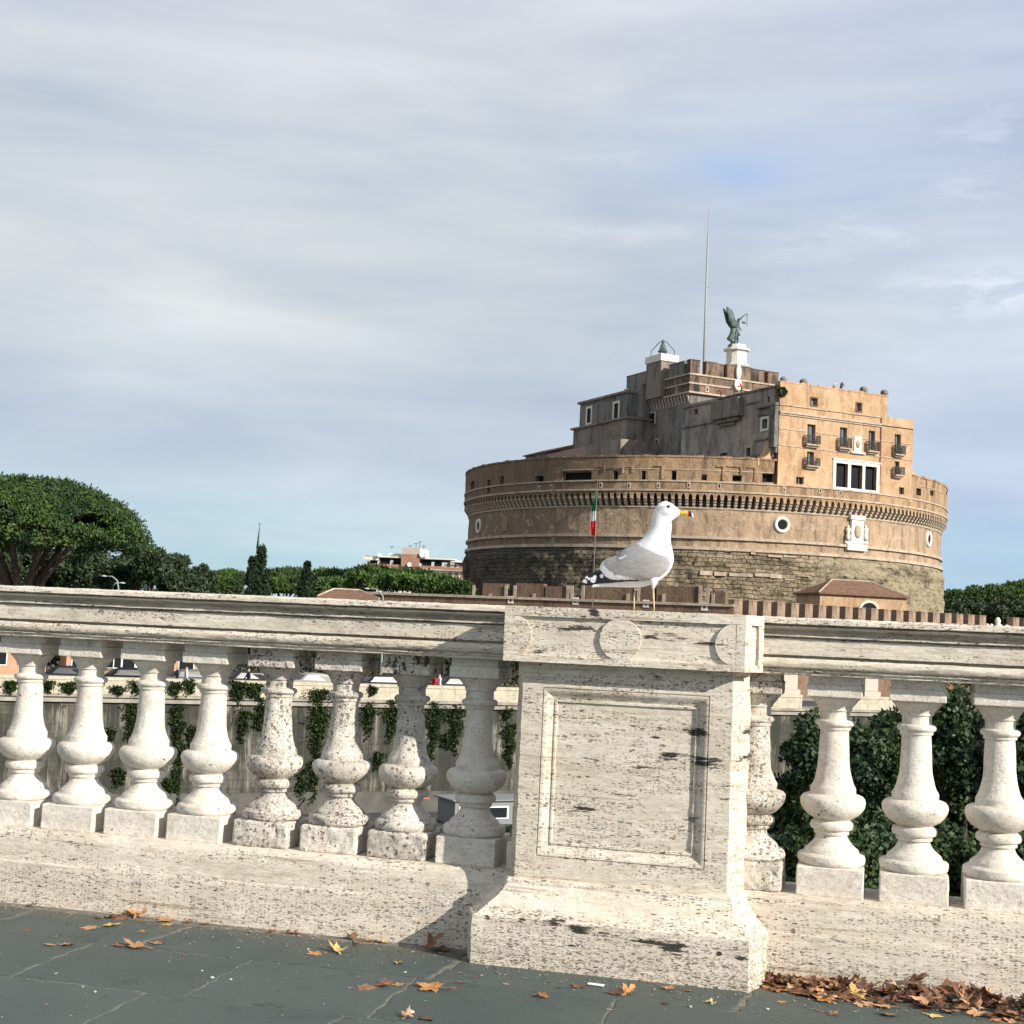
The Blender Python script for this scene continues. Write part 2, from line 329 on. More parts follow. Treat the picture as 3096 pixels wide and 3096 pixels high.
def paving():
    m = mat('basalt_slab', (.055, .07, .07), .62, .35); t = NT(m.node_tree); b = m.node_tree.nodes['Principled BSDF']
    tc = t.n('ShaderNodeTexCoord').outputs['Object']
    f = t.noise(tc, 2.2, 6, .6); g = t.noise(tc, 130, 3, .6)
    c = t.mix(t.ramp(f, [(.35, 0), (.65, 1)]), (.062, .090, .084), (.084, .106, .096))
    c = t.mix(t.ramp(g, [(.35, .45), (.6, 0)]), c, (.048, .068, .070))
    c = t.mix(t.ramp(t.noise(tc, 260, 2, .5), [(.63, 0), (.73, .5)]), c, (.2, .19, .17))
    sp_ = t.n('ShaderNodeSeparateXYZ'); t.l(tc, sp_.inputs[0])
    c = t.mix(t.ramp(t.noise(tc, 1.1, 7, .72, .4), [(.46, 0), (.62, .45)]), c, (.095, .108, .095)); c = t.mix(t.ramp(t.noise(tc, 6, 6, .75, .3), [(.56, 0), (.66, .55)]), c, (.04, .05, .047))
    dust = t.math('MULTIPLY', t.ramp(t.math('ADD', sp_.outputs['Y'], t.math('MULTIPLY', t.noise(tc, 5, 5, .6), .5)), [(.0, 0), (.12, .55), (.28, .8)]), t.ramp(t.noise(tc, 23, 5, .65), [(.3, .3), (.6, 1)]))
    c = t.mix(dust, c, (.13, .12, .095))
    oi = t.n('ShaderNodeNewGeometry')
    c = t.mix(t.math('MULTIPLY', oi.outputs['Random Per Island'], .50), c, t.mix(1, c, (.70, .72, .72), 'MULTIPLY'))
    t.l(c, b.inputs['Base Color'])
    bp = t.n('ShaderNodeBump'); bp.inputs['Strength'].default_value = .6; bp.inputs['Distance'].default_value = .004
    t.l(t.math('ADD', g, t.math('MULTIPLY', f, 2)), bp.inputs['Height']); t.l(bp.outputs[0], b.inputs['Normal'])
    mo = mottled('joint_mortar', (.13, .125, .105), (.27, .25, .205), 22, .9, .8, bscale=120, dist=.006, c3=(.06, .06, .05))
    mb = MB()
    mb.box(-30, 30, -9, .55, -.9, -.0012, 0)            # the mortar bed under the slabs
    bed = struct(to_bridge(mb.build('pavement_bed', mo)))
    mb = MB()
    rows = [(-.078, -.493), (-.503, -1.045), (-1.054, -1.62), (-1.63, -2.2), (-2.21, -2.8), (-2.81, -3.4), (-3.41, -4.1), (-4.11, -4.9), (-4.91, -6), (-6.01, -7.4), (-7.41, -8.99)]
    xs0 = {0: [-2.345, -1.675, -.56, .48, 1.3, 2.2, 3.2], 1: [-3.0, -1.83, -1.21, -.60, .085, .85, 1.6, 2.4], 2: [-2.6, -1.32, -.93 + .27, -.1, .7, 1.5]}
    gaps = {0: .022, 1: .010, 2: .009}
    for ri, (q0, q1) in enumerate(rows):
        xs = list(xs0.get(ri, []))
        if not xs: xs = [-3 + .3 * random.random() + k * .75 + random.uniform(-.12, .12) for k in range(9)]
        x = xs[0]
        while x > -29: x -= random.uniform(.7, 1.1); xs.insert(0, x)
        x = xs[-1]
        while x < 29: x += random.uniform(.7, 1.1); xs.append(x)
        for a, c_ in zip(xs, xs[1:]):
            g_ = gaps.get(ri, .012) / 2
            near = abs((a + c_) / 2) < 4 and ri < 3
            sk = -.03 if ri == 0 else .02
            z = random.uniform(.0004, .0022)
            n = 26 if near else 2
            # slab outline with ragged edges
            top = []
            def pt(u_, v_):
                s_ = (a + g_) * (1 - u_) + (c_ - g_) * u_ + sk * (v_ - .5)
                q_ = q0 * (1 - v_) + q1 * v_
                if near:
                    s_ += (noise.noise(Vector((s_ * 14, q_ * 14, 3))) - .1) * .016
                    q_ += (noise.noise(Vector((s_ * 14, q_ * 14, 9))) - .1) * .014
                return s_, q_
            ring = [pt(i / n, 0) for i in range(n)] + [pt(1, i / n) for i in range(n)] + [pt(1 - i / n, 1) for i in range(n)] + [pt(0, 1 - i / n) for i in range(n)]
            cx, cy = (a + c_) / 2, (q0 + q1) / 2
            def sh(r, d): return [(x_ - (1 if x_ > cx else -1) * min(d, abs(x_ - cx)), y_ - (1 if y_ > cy else -1) * min(d, abs(y_ - cy))) for x_, y_ in r]
            lower = [(x_, y_, -.02) for x_, y_ in ring]; mid = [(x_, y_, z - .0012) for x_, y_ in ring]; tp = [(x_, y_, z) for x_, y_ in sh(ring, .004)]
            mb.rings([lower, mid, tp])
    o = struct(to_bridge(mb.build('pavement', m)))
    return m
SLABM = paving()

# bridge body under the pavement and beyond the balustrade
def bridge_body():
    mb = MB(); mb.box(-30, 30, -9, .50, -3.4, -.92); 
    o = to_bridge(mb.build('bridge_deck', TRAV)); struct(o)
bridge_body()

def profile_run(prof, s0, s1, n, amp, freq):
    "extrude a closed (q, z) outline along s with a little wear"
    mb = MB(); rr = []
    for i in range(n + 1):
        s_ = s0 + (s1 - s0) * i / n; ring = []
        for j, (q, z) in enumerate(prof):
            dz = noise.noise(Vector((s_ * freq, j * 3.1, 1))) * amp + noise.noise(Vector((s_ * freq * 4, j * 5.3, 7))) * amp * .5
            dq = noise.noise(Vector((s_ * freq, j * 3.1, 21))) * amp + noise.noise(Vector((s_ * freq * 4, j * 5.3, 27))) * amp * .5
            ring.append((s_, q + dq, z + dz))
        rr.append(ring)
    mb.rings(rr); return mb
def rail_profile():
    f = [(-.034, 1.283), (-.048, 1.276), (-.050, 1.260), (-.046, 1.2585), (-.014, 1.2580), (-.014, 1.2520), (-.036, 1.2515), (-.036, 1.2470), (-.020, 1.244), (-.004, 1.238), (.006, 1.231), (.008, 1.2225),
         (-.013, 1.2215), (-.013, 1.2145), (-.011, 1.2140), (.016, 1.2135), (.016, 1.2070), (0.0, 1.2065), (0.0, 1.180), (0, 1.158), (0, 1.1485), (.003, 1.1475), (.028, 1.147), (.028, 1.1390),
         (.011, 1.1375), (.005, 1.131), (.002, 1.123), (.002, 1.116), (.006, 1.107), (.013, 1.102), (.024, 1.1005), (.024, 1.097), (.018, 1.0965), (.019, 1.0915), (.027, 1.090), (.027, 1.080), (.032, 1.077)]
    b = [(.36 - q, z) for q, z in f[::-1]]
    return f + b
def rail(name, s0, s1, label):
    o = profile_run(rail_profile(), s0, s1, int((s1 - s0) / .012), .0022, 11).build(name, TRAV_RAIL, auto=R(28))
    to_bridge(o); tag(o, label, 'handrail', 'moulded stone handrails of the bridge'); return o
rail('stone_handrail', -6.1, -.446, 'long moulded travertine handrail running left from the pier with the gull')
rail('stone_handrail', .470, 5.2, 'moulded travertine handrail running right from the pier, its end butting the carved cap')
def plinth(s0, s1, label):
    prof = [(.0, -.03), (.0, .03), (0, .08), (0, .13), (.0, .165), (.0035, .17), (.005, .20), (.006, .23), (.0075, .262), (.012, .28), (.022, .2945), (.05, .296), (.15, .296), (.31, .296), (.335, .2945), (.36, .26), (.36, -.03)]
    o = profile_run(prof, s0, s1, int((s1 - s0) / .015), .003, 9).build('stone_plinth', TRAV, auto=R(30))
    to_bridge(o); tag(o, label, 'plinth', 'stone plinths under the balusters')
plinth(-6.1, -.42, 'pitted travertine plinth under the row of balusters left of the pier')
plinth(.415, 5.2, 'pitted travertine plinth right of the pier with dead leaves heaped against its foot')

# ---------------------------------------------------------------- balusters
def make_baluster(bad=0, seed=0):
    root = empty('baluster', 'tmp', 'baluster', group='turned stone balusters between plinth and handrail')
    m = TRAV_BAD if bad else TRAV_BAL
    mb = MB(); h = .118
    mb.box(-h, h, -h, h, .294, .398)
    o = mb.build('base_block', m, root); bevel(o, .006 if not bad else .012, 3); worn(o, .004 if not bad else .014, .03 if not bad else .045, 4)
    prof = [(.100, .394), (.113, .3985), (.1195, .406), (.1215, .417), (.1195, .430), (.112, .437), (.099, .4395), (.097, .446), (.095, .452), (.087, .459), (.073, .471), (.063, .484), (.057, .497), (.0555, .505),
            (.063, .5065), (.0645, .510), (.0645, .519), (.068, .522), (.075, .5245), (.079, .531), (.0798, .540), (.077, .549), (.070, .555), (.062, .558),
            (.074, .5645), (.092, .575), (.106, .590), (.1145, .606), (.1172, .621), (.1155, .634), (.108, .6435), (.096, .6485), (.083, .6505), (.0825, .656), (.0825, .671),
            (.081, .675), (.073, .688), (.0675, .703), (.0625, .722), (.0585, .745), (.0560, .775), (.0540, .81), (.0525, .85), (.0518, .880), (.057, .8825), (.0585, .886), (.0585, .893), (.064, .8955), (.069, .901), (.0702, .907), (.068, .914), (.062, .9185),
            (.053, .9195), (.0525, .935), (.0535, .950), (.060, .9525), (.061, .959), (.062, .963), (.067, .970), (.074, .979), (.082, .989), (.088, .994), (.089, 1.001), (.088, 1.0035)]
    mb = MB(); rr = []; n = 48
    amp = .0012 if not bad else .0035
    for r, z in prof:
        rr.append([((r + amp * 2 * noise.noise(Vector((math.cos(a) * r * 30, math.sin(a) * r * 30, z * 30 + seed * 9)))) * math.cos(a),
                    (r + amp * 2 * noise.noise(Vector((math.cos(a) * r * 30 + 5, math.sin(a) * r * 30, z * 30 + seed * 9)))) * math.sin(a), z)
                   for a in [2 * math.pi * k / n for k in range(n)]])
    mb.rings(rr); mb.build('turned_shaft', m, root, auto=R(32))
    mb = MB()
    mb.box(-.0985, .0985, -.105, .105, 1.0025, 1.046); mb.box(-.0935, .0935, -.1, .1, 1.0455, 1.078)
    o = mb.build('abacus', m, root); bevel(o, .003, 2); worn(o, .003 if not bad else .007, .03, 3)
    return root
protos = [make_baluster(0, 0), make_baluster(0, 3), make_baluster(1, 5)]
BC = [(-2.890, 0, 'pale baluster just beyond the left edge of the picture, mostly cut off'),
      (-2.604, 0, 'smooth pale baluster cut by the left edge of the photo, first of the row'),
      (-2.318, 1, 'pale baluster second from the left edge of the photo'),
      (-2.033, 0, 'pale baluster third from the left edge with small dark pits down its shaft'),
      (-1.752, 1, 'pale baluster fourth from the left edge with a crack under its collar'),
      (-1.466, 2, 'pitted baluster fifth from the left edge on a rough eroded block'),
      (-1.184, 2, 'sixth baluster from the left edge with a broken dark chipped collar'),
      (-.903, 2, 'heavily pitted blackened baluster, second left of the pier'),
      (-.624, 1, 'grey shaded baluster nearest the pier on its left side'),
      (-.342, 0, 'baluster hidden behind the left side of the pier, only its block showing'),
      (.441, 2, 'half hidden baluster touching the right side of the pier with dark cavities'),
      (.729, 0, 'clean sunlit baluster, first free one right of the pier'),
      (1.019, 1, 'clean sunlit baluster second right of the pier'),
      (1.307, 0, 'sunlit baluster cut by the right edge of the photo'),
      (1.594, 1, 'baluster just beyond the right edge of the picture')]
for k in range(10): BC.append((-2.890 - .2865 * (k + 1), k % 2, f'pale baluster outside the picture, {["second", "third", "fourth", "fifth", "sixth", "seventh", "eighth", "ninth", "tenth", "eleventh"][k]} beyond the left edge'))
for k in range(11): BC.append((1.594 + .2875 * (k + 1), (k + 1) % 2, f'sunlit baluster outside the picture, {["second", "third", "fourth", "fifth", "sixth", "seventh", "eighth", "ninth", "tenth", "eleventh", "twelfth"][k]} beyond the right edge'))
used = set()
for s_, k, lab in BC:
    r = protos[k] if k not in used else copy_tree(protos[k]); used.add(k)
    dx = noise.noise(Vector((s_ * 7, 0, 0))) * .004
    p = L2W(s_ + dx, .18 + dx, 0); r.location = tuple(p)
    r.rotation_euler = (0, 0, -ALPHA + noise.noise(Vector((s_ * 9, 4, 0))) * .03)
    r['label'] = lab
    for ch in r.children:
        if ch.name.startswith('turned_shaft'): ch.rotation_euler = (0, 0, random.choice([0, 1.3, 2.9, 4.1]))
        elif random.random() < .5: ch.rotation_euler = (0, 0, math.pi)

# ---------------------------------------------------------------- pier
def pier():
    root = empty('balustrade_pier', 'big square travertine pier with recessed panel and carved cap carrying the gull', 'pier', tuple(EYE + (ORG - EYE) * .983), -ALPHA)
    root.scale = (.983, .983, .983)
    def plan(o, sub=1, sp=.046, dq=.12):
        # clockwise outline, corners splayed to the front
        w = o * .79
        return [(-.411 - o, -o), (.373 + w, -o), (.373 + sp + w, dq - o), (.373 + sp + w, .36 + o), (-.411 - sp - o, .36 + o), (-.411 - sp - o, dq - o)]
    def dense(poly, step):
        out = []
        for (a, b), (c, d) in zip(poly, poly[1:] + poly[:1]):
            n = max(1, int(math.hypot(c - a, d - b) / step))
            out += [(a + (c - a) * i / n, b + (d - b) * i / n) for i in range(n)]
        return out
    def layers(prof, amp, step=.014):
        mb = MB(); rr = []
        for o_, z in prof:
            pl_ = dense(plan(o_), step)
            if rr and len(pl_) != len(rr[0]):
                base = rr[0]
            n0 = None
            rr.append((o_, z))
        # same subdivision counts from the widest layer
        mx = max(p[0] for p in prof); pa = plan(mx); counts = [max(1, int(math.hypot(c[0] - a[0], c[1] - a[1]) / step)) for a, c in zip(pa, pa[1:] + pa[:1])]
        rings = []
        for o_, z in prof:
            P = plan(o_); ring = []
            for (a, c, n) in zip(P, P[1:] + P[:1], counts):
                for i in range(n):
                    x = a[0] + (c[0] - a[0]) * i / n; y = a[1] + (c[1] - a[1]) * i / n
                    d = (noise.noise(Vector((x * 16, y * 16, z * 16))) + .5 * noise.noise(Vector((x * 50, y * 50, z * 50)))) * amp
                    e_ = (noise.noise(Vector((x * 18 + 9, y * 18, z * 18)))) * amp
                    ring.append((x * (1 + d / .5), y + e_, z + d * .6))
            rings.append(ring)
        mb.rings(rings); return mb
    base = [(.122, -.03)] + [(.122, z) for z in (.0, .03, .06, .09, .12, .145)] + [(.1205, .154), (.112, .158), (.108, .163), (.101, .169), (.089, .180), (.074, .194), (.058, .209), (.044, .224), (.034, .240), (.028, .252), (.024, .257), (.022, .260), (.022, .272), (.018, .279), (.004, .281)]
    layers(base, .0028).build('pier_base', TRAV_BASE, root, auto=R(32))
    # shaft: outline without its front, plus a front with the sunk panel
    z0, z1 = .279, 1.085
    mb = MB()
    P = plan(0); rings = []
    zs = np.linspace(z0, z1, 60)
    cnt = [0, 10, 20, 50, 20, 10]
    for z in zs:
        ring = []
        for k in range(1, 6):
            a, c = P[k], P[(k + 1) % 6]
            for i in range(cnt[k]):
                ring.append((a[0] + (c[0] - a[0]) * i / cnt[k], a[1] + (c[1] - a[1]) * i / cnt[k], z))
        ring.append((P[0][0], P[0][1], z))
        ring = [(x + .004 * noise.noise(Vector((x * 20, y * 20, z * 17))) * (1 if y > .001 else .6), y + .002 * noise.noise(Vector((x * 20, y * 20 + 7, z * 20))), z) for x, y, z in ring]
        rings.append(ring)
    mb.rings(rings, closed=False)
    L0, R0 = rings[0][-1], rings[0][0]
    # concentric frames of the front face: (left, right, bottom, top, q)
    a, b, c, d = -.3335, .2915, .362, .987
    fr = [(-.411, .373, z0, z1, 0.), (a - .02, b + .02, c - .02, d + .02, 0), (a, b, c, d, 0), (a + .001, b - .001, c + .001, d - .001, .006), (a + .004, b - .004, c + .004, d - .004, .0062), (a + .0055, b - .0055, c + .0055, d - .0055, .001),
          (a + .012, b - .012, c + .012, d - .012, .0015), (a + .020, b - .020, c + .020, d - .020, .006), (a + .030, b - .030, c + .030, d - .030, .015), (a + .040, b - .040, c + .040, d - .040, .0225), (a + .044, b - .044, c + .044, d - .044, .0235),
          (a + .0455, b - .0455, c + .0455, d - .0455, .0195), (a + .053, b - .053, c + .053, d - .053, .020), (a + .055, b - .055, c + .055, d - .055, .0275), (a + .1, b - .1, c + .1, d - .1, .0275), (a + .2, b - .2, c + .2, d - .2, .0275)]
    n = 60; rr = []
    for fi, (l, r_, bo, to, q) in enumerate(fr):
        ring = []
        for i in range(n): ring.append((l + (r_ - l) * i / n, bo))
        for i in range(n): ring.append((r_, bo + (to - bo) * i / n))
        for i in range(n): ring.append((r_ - (r_ - l) * i / n, to))
        for i in range(n): ring.append((l, to - (to - bo) * i / n))
        rr.append([(x + .004 * noise.noise(Vector((x * 20, 0, z * 17))) * (.6 if fi == 0 else .12), q + (.0022 * noise.noise(Vector((x * 15, 3, z * 30))) if fi else 0) + (.002 * noise.noise(Vector((x * 20, 7, z * 20))) if fi == 0 else 0), z) for x, z in ring])
    mb.rings(rr, caps=False)
    last = len(mb.v) - 4 * n; mb.f.append(tuple(range(last, last + 4 * n))); mb.m.append(0)
    mb.build('pier_shaft', TRAV_PIER, root, auto=R(30))
    # cap with carved front
    def cplan(o): return [(-.470 - o, -.07 - o), (.415 + o, -.07 - o), (.470 + o, .045), (.470 + o, .315), (.415 + o, .43 + o), (-.470 - o, .43 + o)]
    def capcrop(prof, mb):
        mx = cplan(0); counts = [max(1, int(math.hypot(c_[0] - a_[0], c_[1] - a_[1]) / .014)) for a_, c_ in zip(mx, mx[1:] + mx[:1])]
        rings = []
        for o_, z in prof:
            P_ = cplan(o_); ring = []
            for k, (a_, c_, n_) in enumerate(zip(P_, P_[1:] + P_[:1], counts)):
                for i in range(n_):
                    x = a_[0] + (c_[0] - a_[0]) * i / n_; y = a_[1] + (c_[1] - a_[1]) * i / n_
                    lf = 2.6 if x < -.44 else 1
                    ring.append((x + .0045 * lf * noise.noise(Vector((x * 9, y * 30, z * 42))), y + .002 * noise.noise(Vector((x * 30, y * 20, z * 30))), z + (.004 * noise.noise(Vector((x * 14, y * 14, 5))) if z > 1.27 or z < 1.09 else 0)))
            rings.append(ring)
        mb.rings(rings)
    mb = MB()
    cz0, cz1 = 1.080, 1.281
    # body set back behind the carved band
    capcrop([(-.012, cz0 + .003), (-.0105, cz0 + .01)] + [(-.0105, z) for z in np.linspace(1.1, 1.25, 12)] + [(-.0105, cz1 - .01), (-.014, cz1 - .002)], mb)
    mb.build('cap_block', TRAV_CAP, root, auto=R(32))
    # raised border and discs
    mb = MB()
    def strip(s0, s1, za, zb, q0, q1):
        n_ = max(2, int((s1 - s0) / .012)); rr_ = []
        for i in range(n_ + 1):
            s_ = s0 + (s1 - s0) * i / n_
            j = [noise.noise(Vector((s_ * 22, k * 5, 2))) * .0016 for k in range(4)]
            rr_.append([(s_, q0 + j[0], za + j[1]), (s_, q0 + j[2], (za + zb) / 2), (s_, q0 + j[3], zb + j[2]), (s_, q1, zb), (s_, q1, za)])
        mb.rings(rr_)
    strip(-.474, .4175, 1.2475, 1.2835, -.0725, .02)
    strip(-.474, .4175, 1.0785, 1.103, -.0725, .02)
    strip(-.474, -.437, 1.1035, 1.2470, -.0722, .0)
    strip(.3855, .4170, 1.1035, 1.2470, -.0722, .0)
    # splayed right side: frame round a slot
    A = Vector((.4178, -.0725)); B = Vector((.4735, .046)); D = (B - A)
    nrm = Vector((D.y, -D.x)).normalized()
    def splay(u0, u1, za, zb, w):
        a_ = A + D * u0; b_ = A + D * u1; ia = a_ - nrm * w; ib = b_ - nrm * w
        mb.add([(a_.x, a_.y, za), (b_.x, b_.y, za), (ib.x, ib.y, za), (ia.x, ia.y, za), (a_.x, a_.y, zb), (b_.x, b_.y, zb), (ib.x, ib.y, zb), (ia.x, ia.y, zb)],
               [(0, 3, 2, 1), (4, 5, 6, 7), (0, 1, 5, 4), (1, 2, 6, 5), (2, 3, 7, 6), (3, 0, 4, 7)])
    splay(0, 1, 1.2475, 1.2832, .02); splay(0, 1, 1.0788, 1.103, .02); splay(0, .32, 1.1035, 1.247, .019); splay(.74, 1, 1.1035, 1.247, .019)
    def disc(cx, lo, hi):
        r_ = .0765; cz = 1.1755; pts = []
        for k in range(64):
            a_ = 2 * math.pi * k / 64; x = cx + r_ * math.cos(a_) + .001 * noise.noise(Vector((k * .7, cx, 0))); z = cz + r_ * math.sin(a_)
            x = min(max(x, lo), hi); z = min(max(z, 1.1036), 1.2468)
            if not pts or (abs(pts[-1][0] - x) + abs(pts[-1][1] - z)) > 1e-4: pts.append((x, z))
        mb.prism(pts, -.0712, -.05, 'xz')
    disc(-.036, -1, 1); disc(-.447, -.4365, 1); disc(.387, -1, .385)
    o = mb.build('cap_carving', TRAV_CAP, root); bevel(o, .002, 2)
    return root
pier()

# ================================================================ GULL
def gull():
    Xc, Yc = 1100, 1745
    q = .12
    def P(X, Y):                       # crop pixel -> (s, z)
        s_, z_ = loc_sq(1720 + X / 4.83, 1480 + Y / 4.83, q); return s_, z_
    ps = .00026
    base = P(Xc, 1760); gz = 1.2845
    root = empty('gull', 'white gull with grey back and black wingtips standing on the pier cap, facing right', 'gull', tuple(L2W(base[0], q, 1.2798)), -ALPHA)
    def Q(X, Y): a = P(X, Y); return a[0] - base[0], a[1] - 1.2840
    white = mottled('white_plumage', (.73, .73, .73), (.79, .79, .79), 40, .75, .25, bscale=160, dist=.001)
    grey = mottled('grey_plumage', (.32, .305, .30), (.36, .345, .34), 30, .7, .3, (1, 1, 3), 120, dist=.0015)
    for m_, k_ in ((white, .5), (grey, 1)):
        t_ = NT(m_.node_tree); b_ = m_.node_tree.nodes['Principled BSDF']; tc_ = t_.n('ShaderNodeTexCoord').outputs['Object']
        vo = t_.n('ShaderNodeTexVoronoi', feature='DISTANCE_TO_EDGE'); vo.inputs['Scale'].default_value = 46; t_.l(t_.map(tc_, (.55, 1, 1.5), rot=(0, R(33), 0)), vo.inputs['Vector'])
        ed = t_.ramp(vo.outputs['Distance'], [(0, .34 * k_), (.12, 0)])
        src = b_.inputs['Base Color'].links[0].from_socket; c_ = t_.mix(ed, src, t_.mix(1, src, (.72, .72, .74), 'MULTIPLY')); t_.l(c_, b_.inputs['Base Color'])
        bp = t_.n('ShaderNodeBump'); bp.inputs['Strength'].default_value = .6; bp.inputs['Distance'].default_value = .002; t_.l(vo.outputs['Distance'], bp.inputs['Height']); t_.l(bp.outputs[0], b_.inputs['Normal'])
    black = mat('black_plumage', (.018, .02, .03), .55)
    beakm = mat('yellow_beak', (.72, .46, .06), .45, .5); redm = mat('beak_red_spot', (.45, .06, .02), .5)
    legm = mottled('yellow_leg', (.60, .50, .26), (.52, .43, .24), 200, .6, .4, dist=.001)
    eyem = mat('dark_eye', (.04, .035, .03), .2, .6)
    cheek = mottled('dusky_face', (.42, .415, .42), (.60, .59, .58), 60, .8, .2, dist=.001)
    st = [((1625, 292), (1625, 350), 22), ((1600, 268), (1605, 368), 38), ((1560, 235), (1570, 392), 54), ((1500, 188), (1528, 425), 72), ((1440, 160), (1505, 440), 84), ((1375, 160), (1495, 455), 92),
          ((1310, 195), (1495, 470), 98), ((1262, 260), (1498, 490), 102), ((1234, 335), (1503, 515), 104), ((1218, 410), (1500, 550), 108), ((1208, 480), (1494, 600), 114), ((1190, 545), (1488, 660), 124),
          ((1150, 610), (1486, 715), 138), ((1105, 665), (1492, 780), 152), ((1060, 710), (1508, 850), 168), ((1000, 755), (1526, 940), 182), ((930, 800), (1526, 1040), 190), ((860, 850), (1490, 1145), 192), ((790, 915), (1410, 1245), 186),
          ((720, 975), (1290, 1330), 170), ((665, 1040), (1150, 1390), 148), ((600, 1100), (1000, 1412), 122), ((540, 1160), (840, 1415), 98), ((480, 1220), (690, 1408), 76), ((430, 1280), (560, 1405), 60), ((390, 1325), (450, 1408), 52), ((352, 1372), (372, 1412), 44), ((335, 1398), (340, 1412), 40)]
    # resample
    def cat(P_, t):
        n = len(P_) - 1; i = min(int(t * n), n - 1); f = t * n - i
        p0, p1, p2, p3 = [np.array(P_[min(max(k, 0), n)], float) for k in (i - 1, i, i + 1, i + 2)]
        return .5 * (2 * p1 + (p2 - p0) * f + (2 * p0 - 5 * p1 + 4 * p2 - p3) * f * f + (3 * p1 - p0 - 3 * p2 + p3) * f**3)
    flat = [(a[0], a[1], b[0], b[1], w) for a, b, w in st]
    def inpoly(x, y, poly):
        r_ = False; n = len(poly); j = n - 1
        for i in range(n):
            if (poly[i][1] > y) != (poly[j][1] > y) and x < (poly[j][0] - poly[i][0]) * (y - poly[i][1]) / (poly[j][1] - poly[i][1]) + poly[i][0]: r_ = not r_
            j = i
        return r_
    N, M = 130, 44; mb = MB(); rr = []; info = []
    for i in range(N + 1):
        ux, uy, lx, ly, w = cat(flat, i / N)
        if i in (0, N): w *= .5
        if i / N > .58: w *= 1 - min(1, (i / N - .58) / .12) * .42
        cx, cy = (ux + lx) / 2, (uy + ly) / 2; hx, hy = (ux - lx) / 2, (uy - ly) / 2
        ring = []
        for k in range(M):
            a = 2 * math.pi * k / M
            # head tucks in a little above and below the cheeks
            X = cx + hx * math.cos(a); Y = cy + hy * math.cos(a); s_, z_ = Q(X, Y)
            ring.append((s_, w * ps * math.sin(a), z_)); info.append((X, Y))
        rr.append(ring)
    mb.rings(rr)
    face_poly = [(1235, 330), (1300, 230), (1400, 205), (1520, 240), (1600, 300), (1560, 400), (1450, 430), (1300, 400)]
    for fi, f in enumerate(mb.f):
        if len(f) > 4: continue
        X = sum(info[i][0] for i in f) / 4; Y = sum(info[i][1] for i in f) / 4
        mb.m[fi] = 0
        if inpoly(X, Y, [(1300, 250), (1400, 222), (1450, 205), (1540, 228), (1590, 275), (1530, 268), (1440, 275), (1400, 300), (1500, 345), (1480, 390), (1380, 380), (1310, 320)]): mb.m[fi] = 1
    mb.build('body', [white, cheek], root, smooth=True)
    wst = [((1490, 985), (1500, 1045), 60), ((1462, 915), (1482, 1105), 120), ((1410, 850), (1430, 1185), 155), ((1340, 795), (1350, 1255), 182), ((1250, 758), (1255, 1305), 200), ((1150, 742), (1150, 1328), 208), ((1050, 752), (1050, 1330), 206), ((960, 782), (960, 1330), 200),
           ((870, 818), (880, 1330), 190), ((790, 868), (800, 1336), 176), ((720, 930), (730, 1342), 160), ((650, 962), (660, 1348), 142), ((580, 985), (590, 1354), 122), ((520, 1020), (530, 1358), 102), ((480, 1060), (485, 1362), 85), ((458, 1110), (455, 1364), 70), ((425, 1176), (420, 1368), 58), ((370, 1190), (365, 1372), 48),
           ((310, 1218), (300, 1366), 38), ((255, 1250), (245, 1356), 28), ((215, 1285), (208, 1345), 18), ((190, 1320), (190, 1336), 6)]
    flatw = [(a[0], a[1], b[0], b[1], w) for a, b, w in wst]
    whitep = [(590, 975), (540, 1000), (455, 1060), (455, 1140), (490, 1180), (560, 1262), (640, 1302), (760, 1312), (915, 1300), (1010, 1304), (905, 1272), (760, 1240), (690, 1246), (668, 1195), (610, 1185), (560, 1130), (520, 1080), (535, 1030)]
    blackp = [(150, 1400), (150, 1150), (440, 1150), (490, 1182), (560, 1264), (640, 1303), (760, 1313), (915, 1300), (1025, 1306), (1040, 1340), (700, 1420)]
    spots = [(262, 1265, 24), (235, 1335, 38), (388, 1265, 27), (362, 1305, 42), (495, 1250, 30), (300, 1290, 20)]
    tert = [(735, 1002), (800, 975), (905, 952), (870, 978), (770, 1012)]
    for side in (-1, 1):
        mb = MB(); rr = []; info = []; N, M = 190, 60
        for i in range(N + 1):
            ux, uy, lx, ly, w = cat(flatw, i / N); ring = []
            for k in range(M):
                u = 2 * k / M
                if u <= 1: c_ = math.cos(u * math.pi); off = w * (abs(math.sin(u * math.pi))**(.8 if u < .5 else .5))
                else: c_ = math.cos(u * math.pi); off = w * .72 * abs(math.sin(u * math.pi))
                X = (ux + lx) / 2 + (ux - lx) / 2 * c_; Y = (uy + ly) / 2 + (uy - ly) / 2 * c_
                # feather tiers: faint ridges running to the tip
                rdg = 2.2 * math.sin((Y - 1.0 * (X - 600) * -.42) * .085) * (1 if X < 1150 else .3)
                s_, z_ = Q(X, Y)
                ring.append((s_, side * (off + rdg * min(1, off / 40)) * ps, z_)); info.append((X, Y))
            rr.append(ring)
        mb.rings(rr)
        for fi, f in enumerate(mb.f):
            if len(f) > 4: continue
            X = sum(info[i][0] for i in f) / 4; Y = sum(info[i][1] for i in f) / 4
            m_ = 0
            if inpoly(X, Y, blackp): m_ = 2
            if inpoly(X, Y, whitep) or inpoly(X, Y, tert): m_ = 1
            if m_ == 2 and any((X - a)**2 + (Y - b)**2 < c_ * c_ for a, b, c_ in spots): m_ = 1
            if inpoly(X, Y, [(1090, 1335), (1180, 1315), (1190, 1326), (1130, 1362)]): m_ = 1
            mb.m[fi] = m_
        mb.build('wing', [grey, white, black], root, smooth=True)
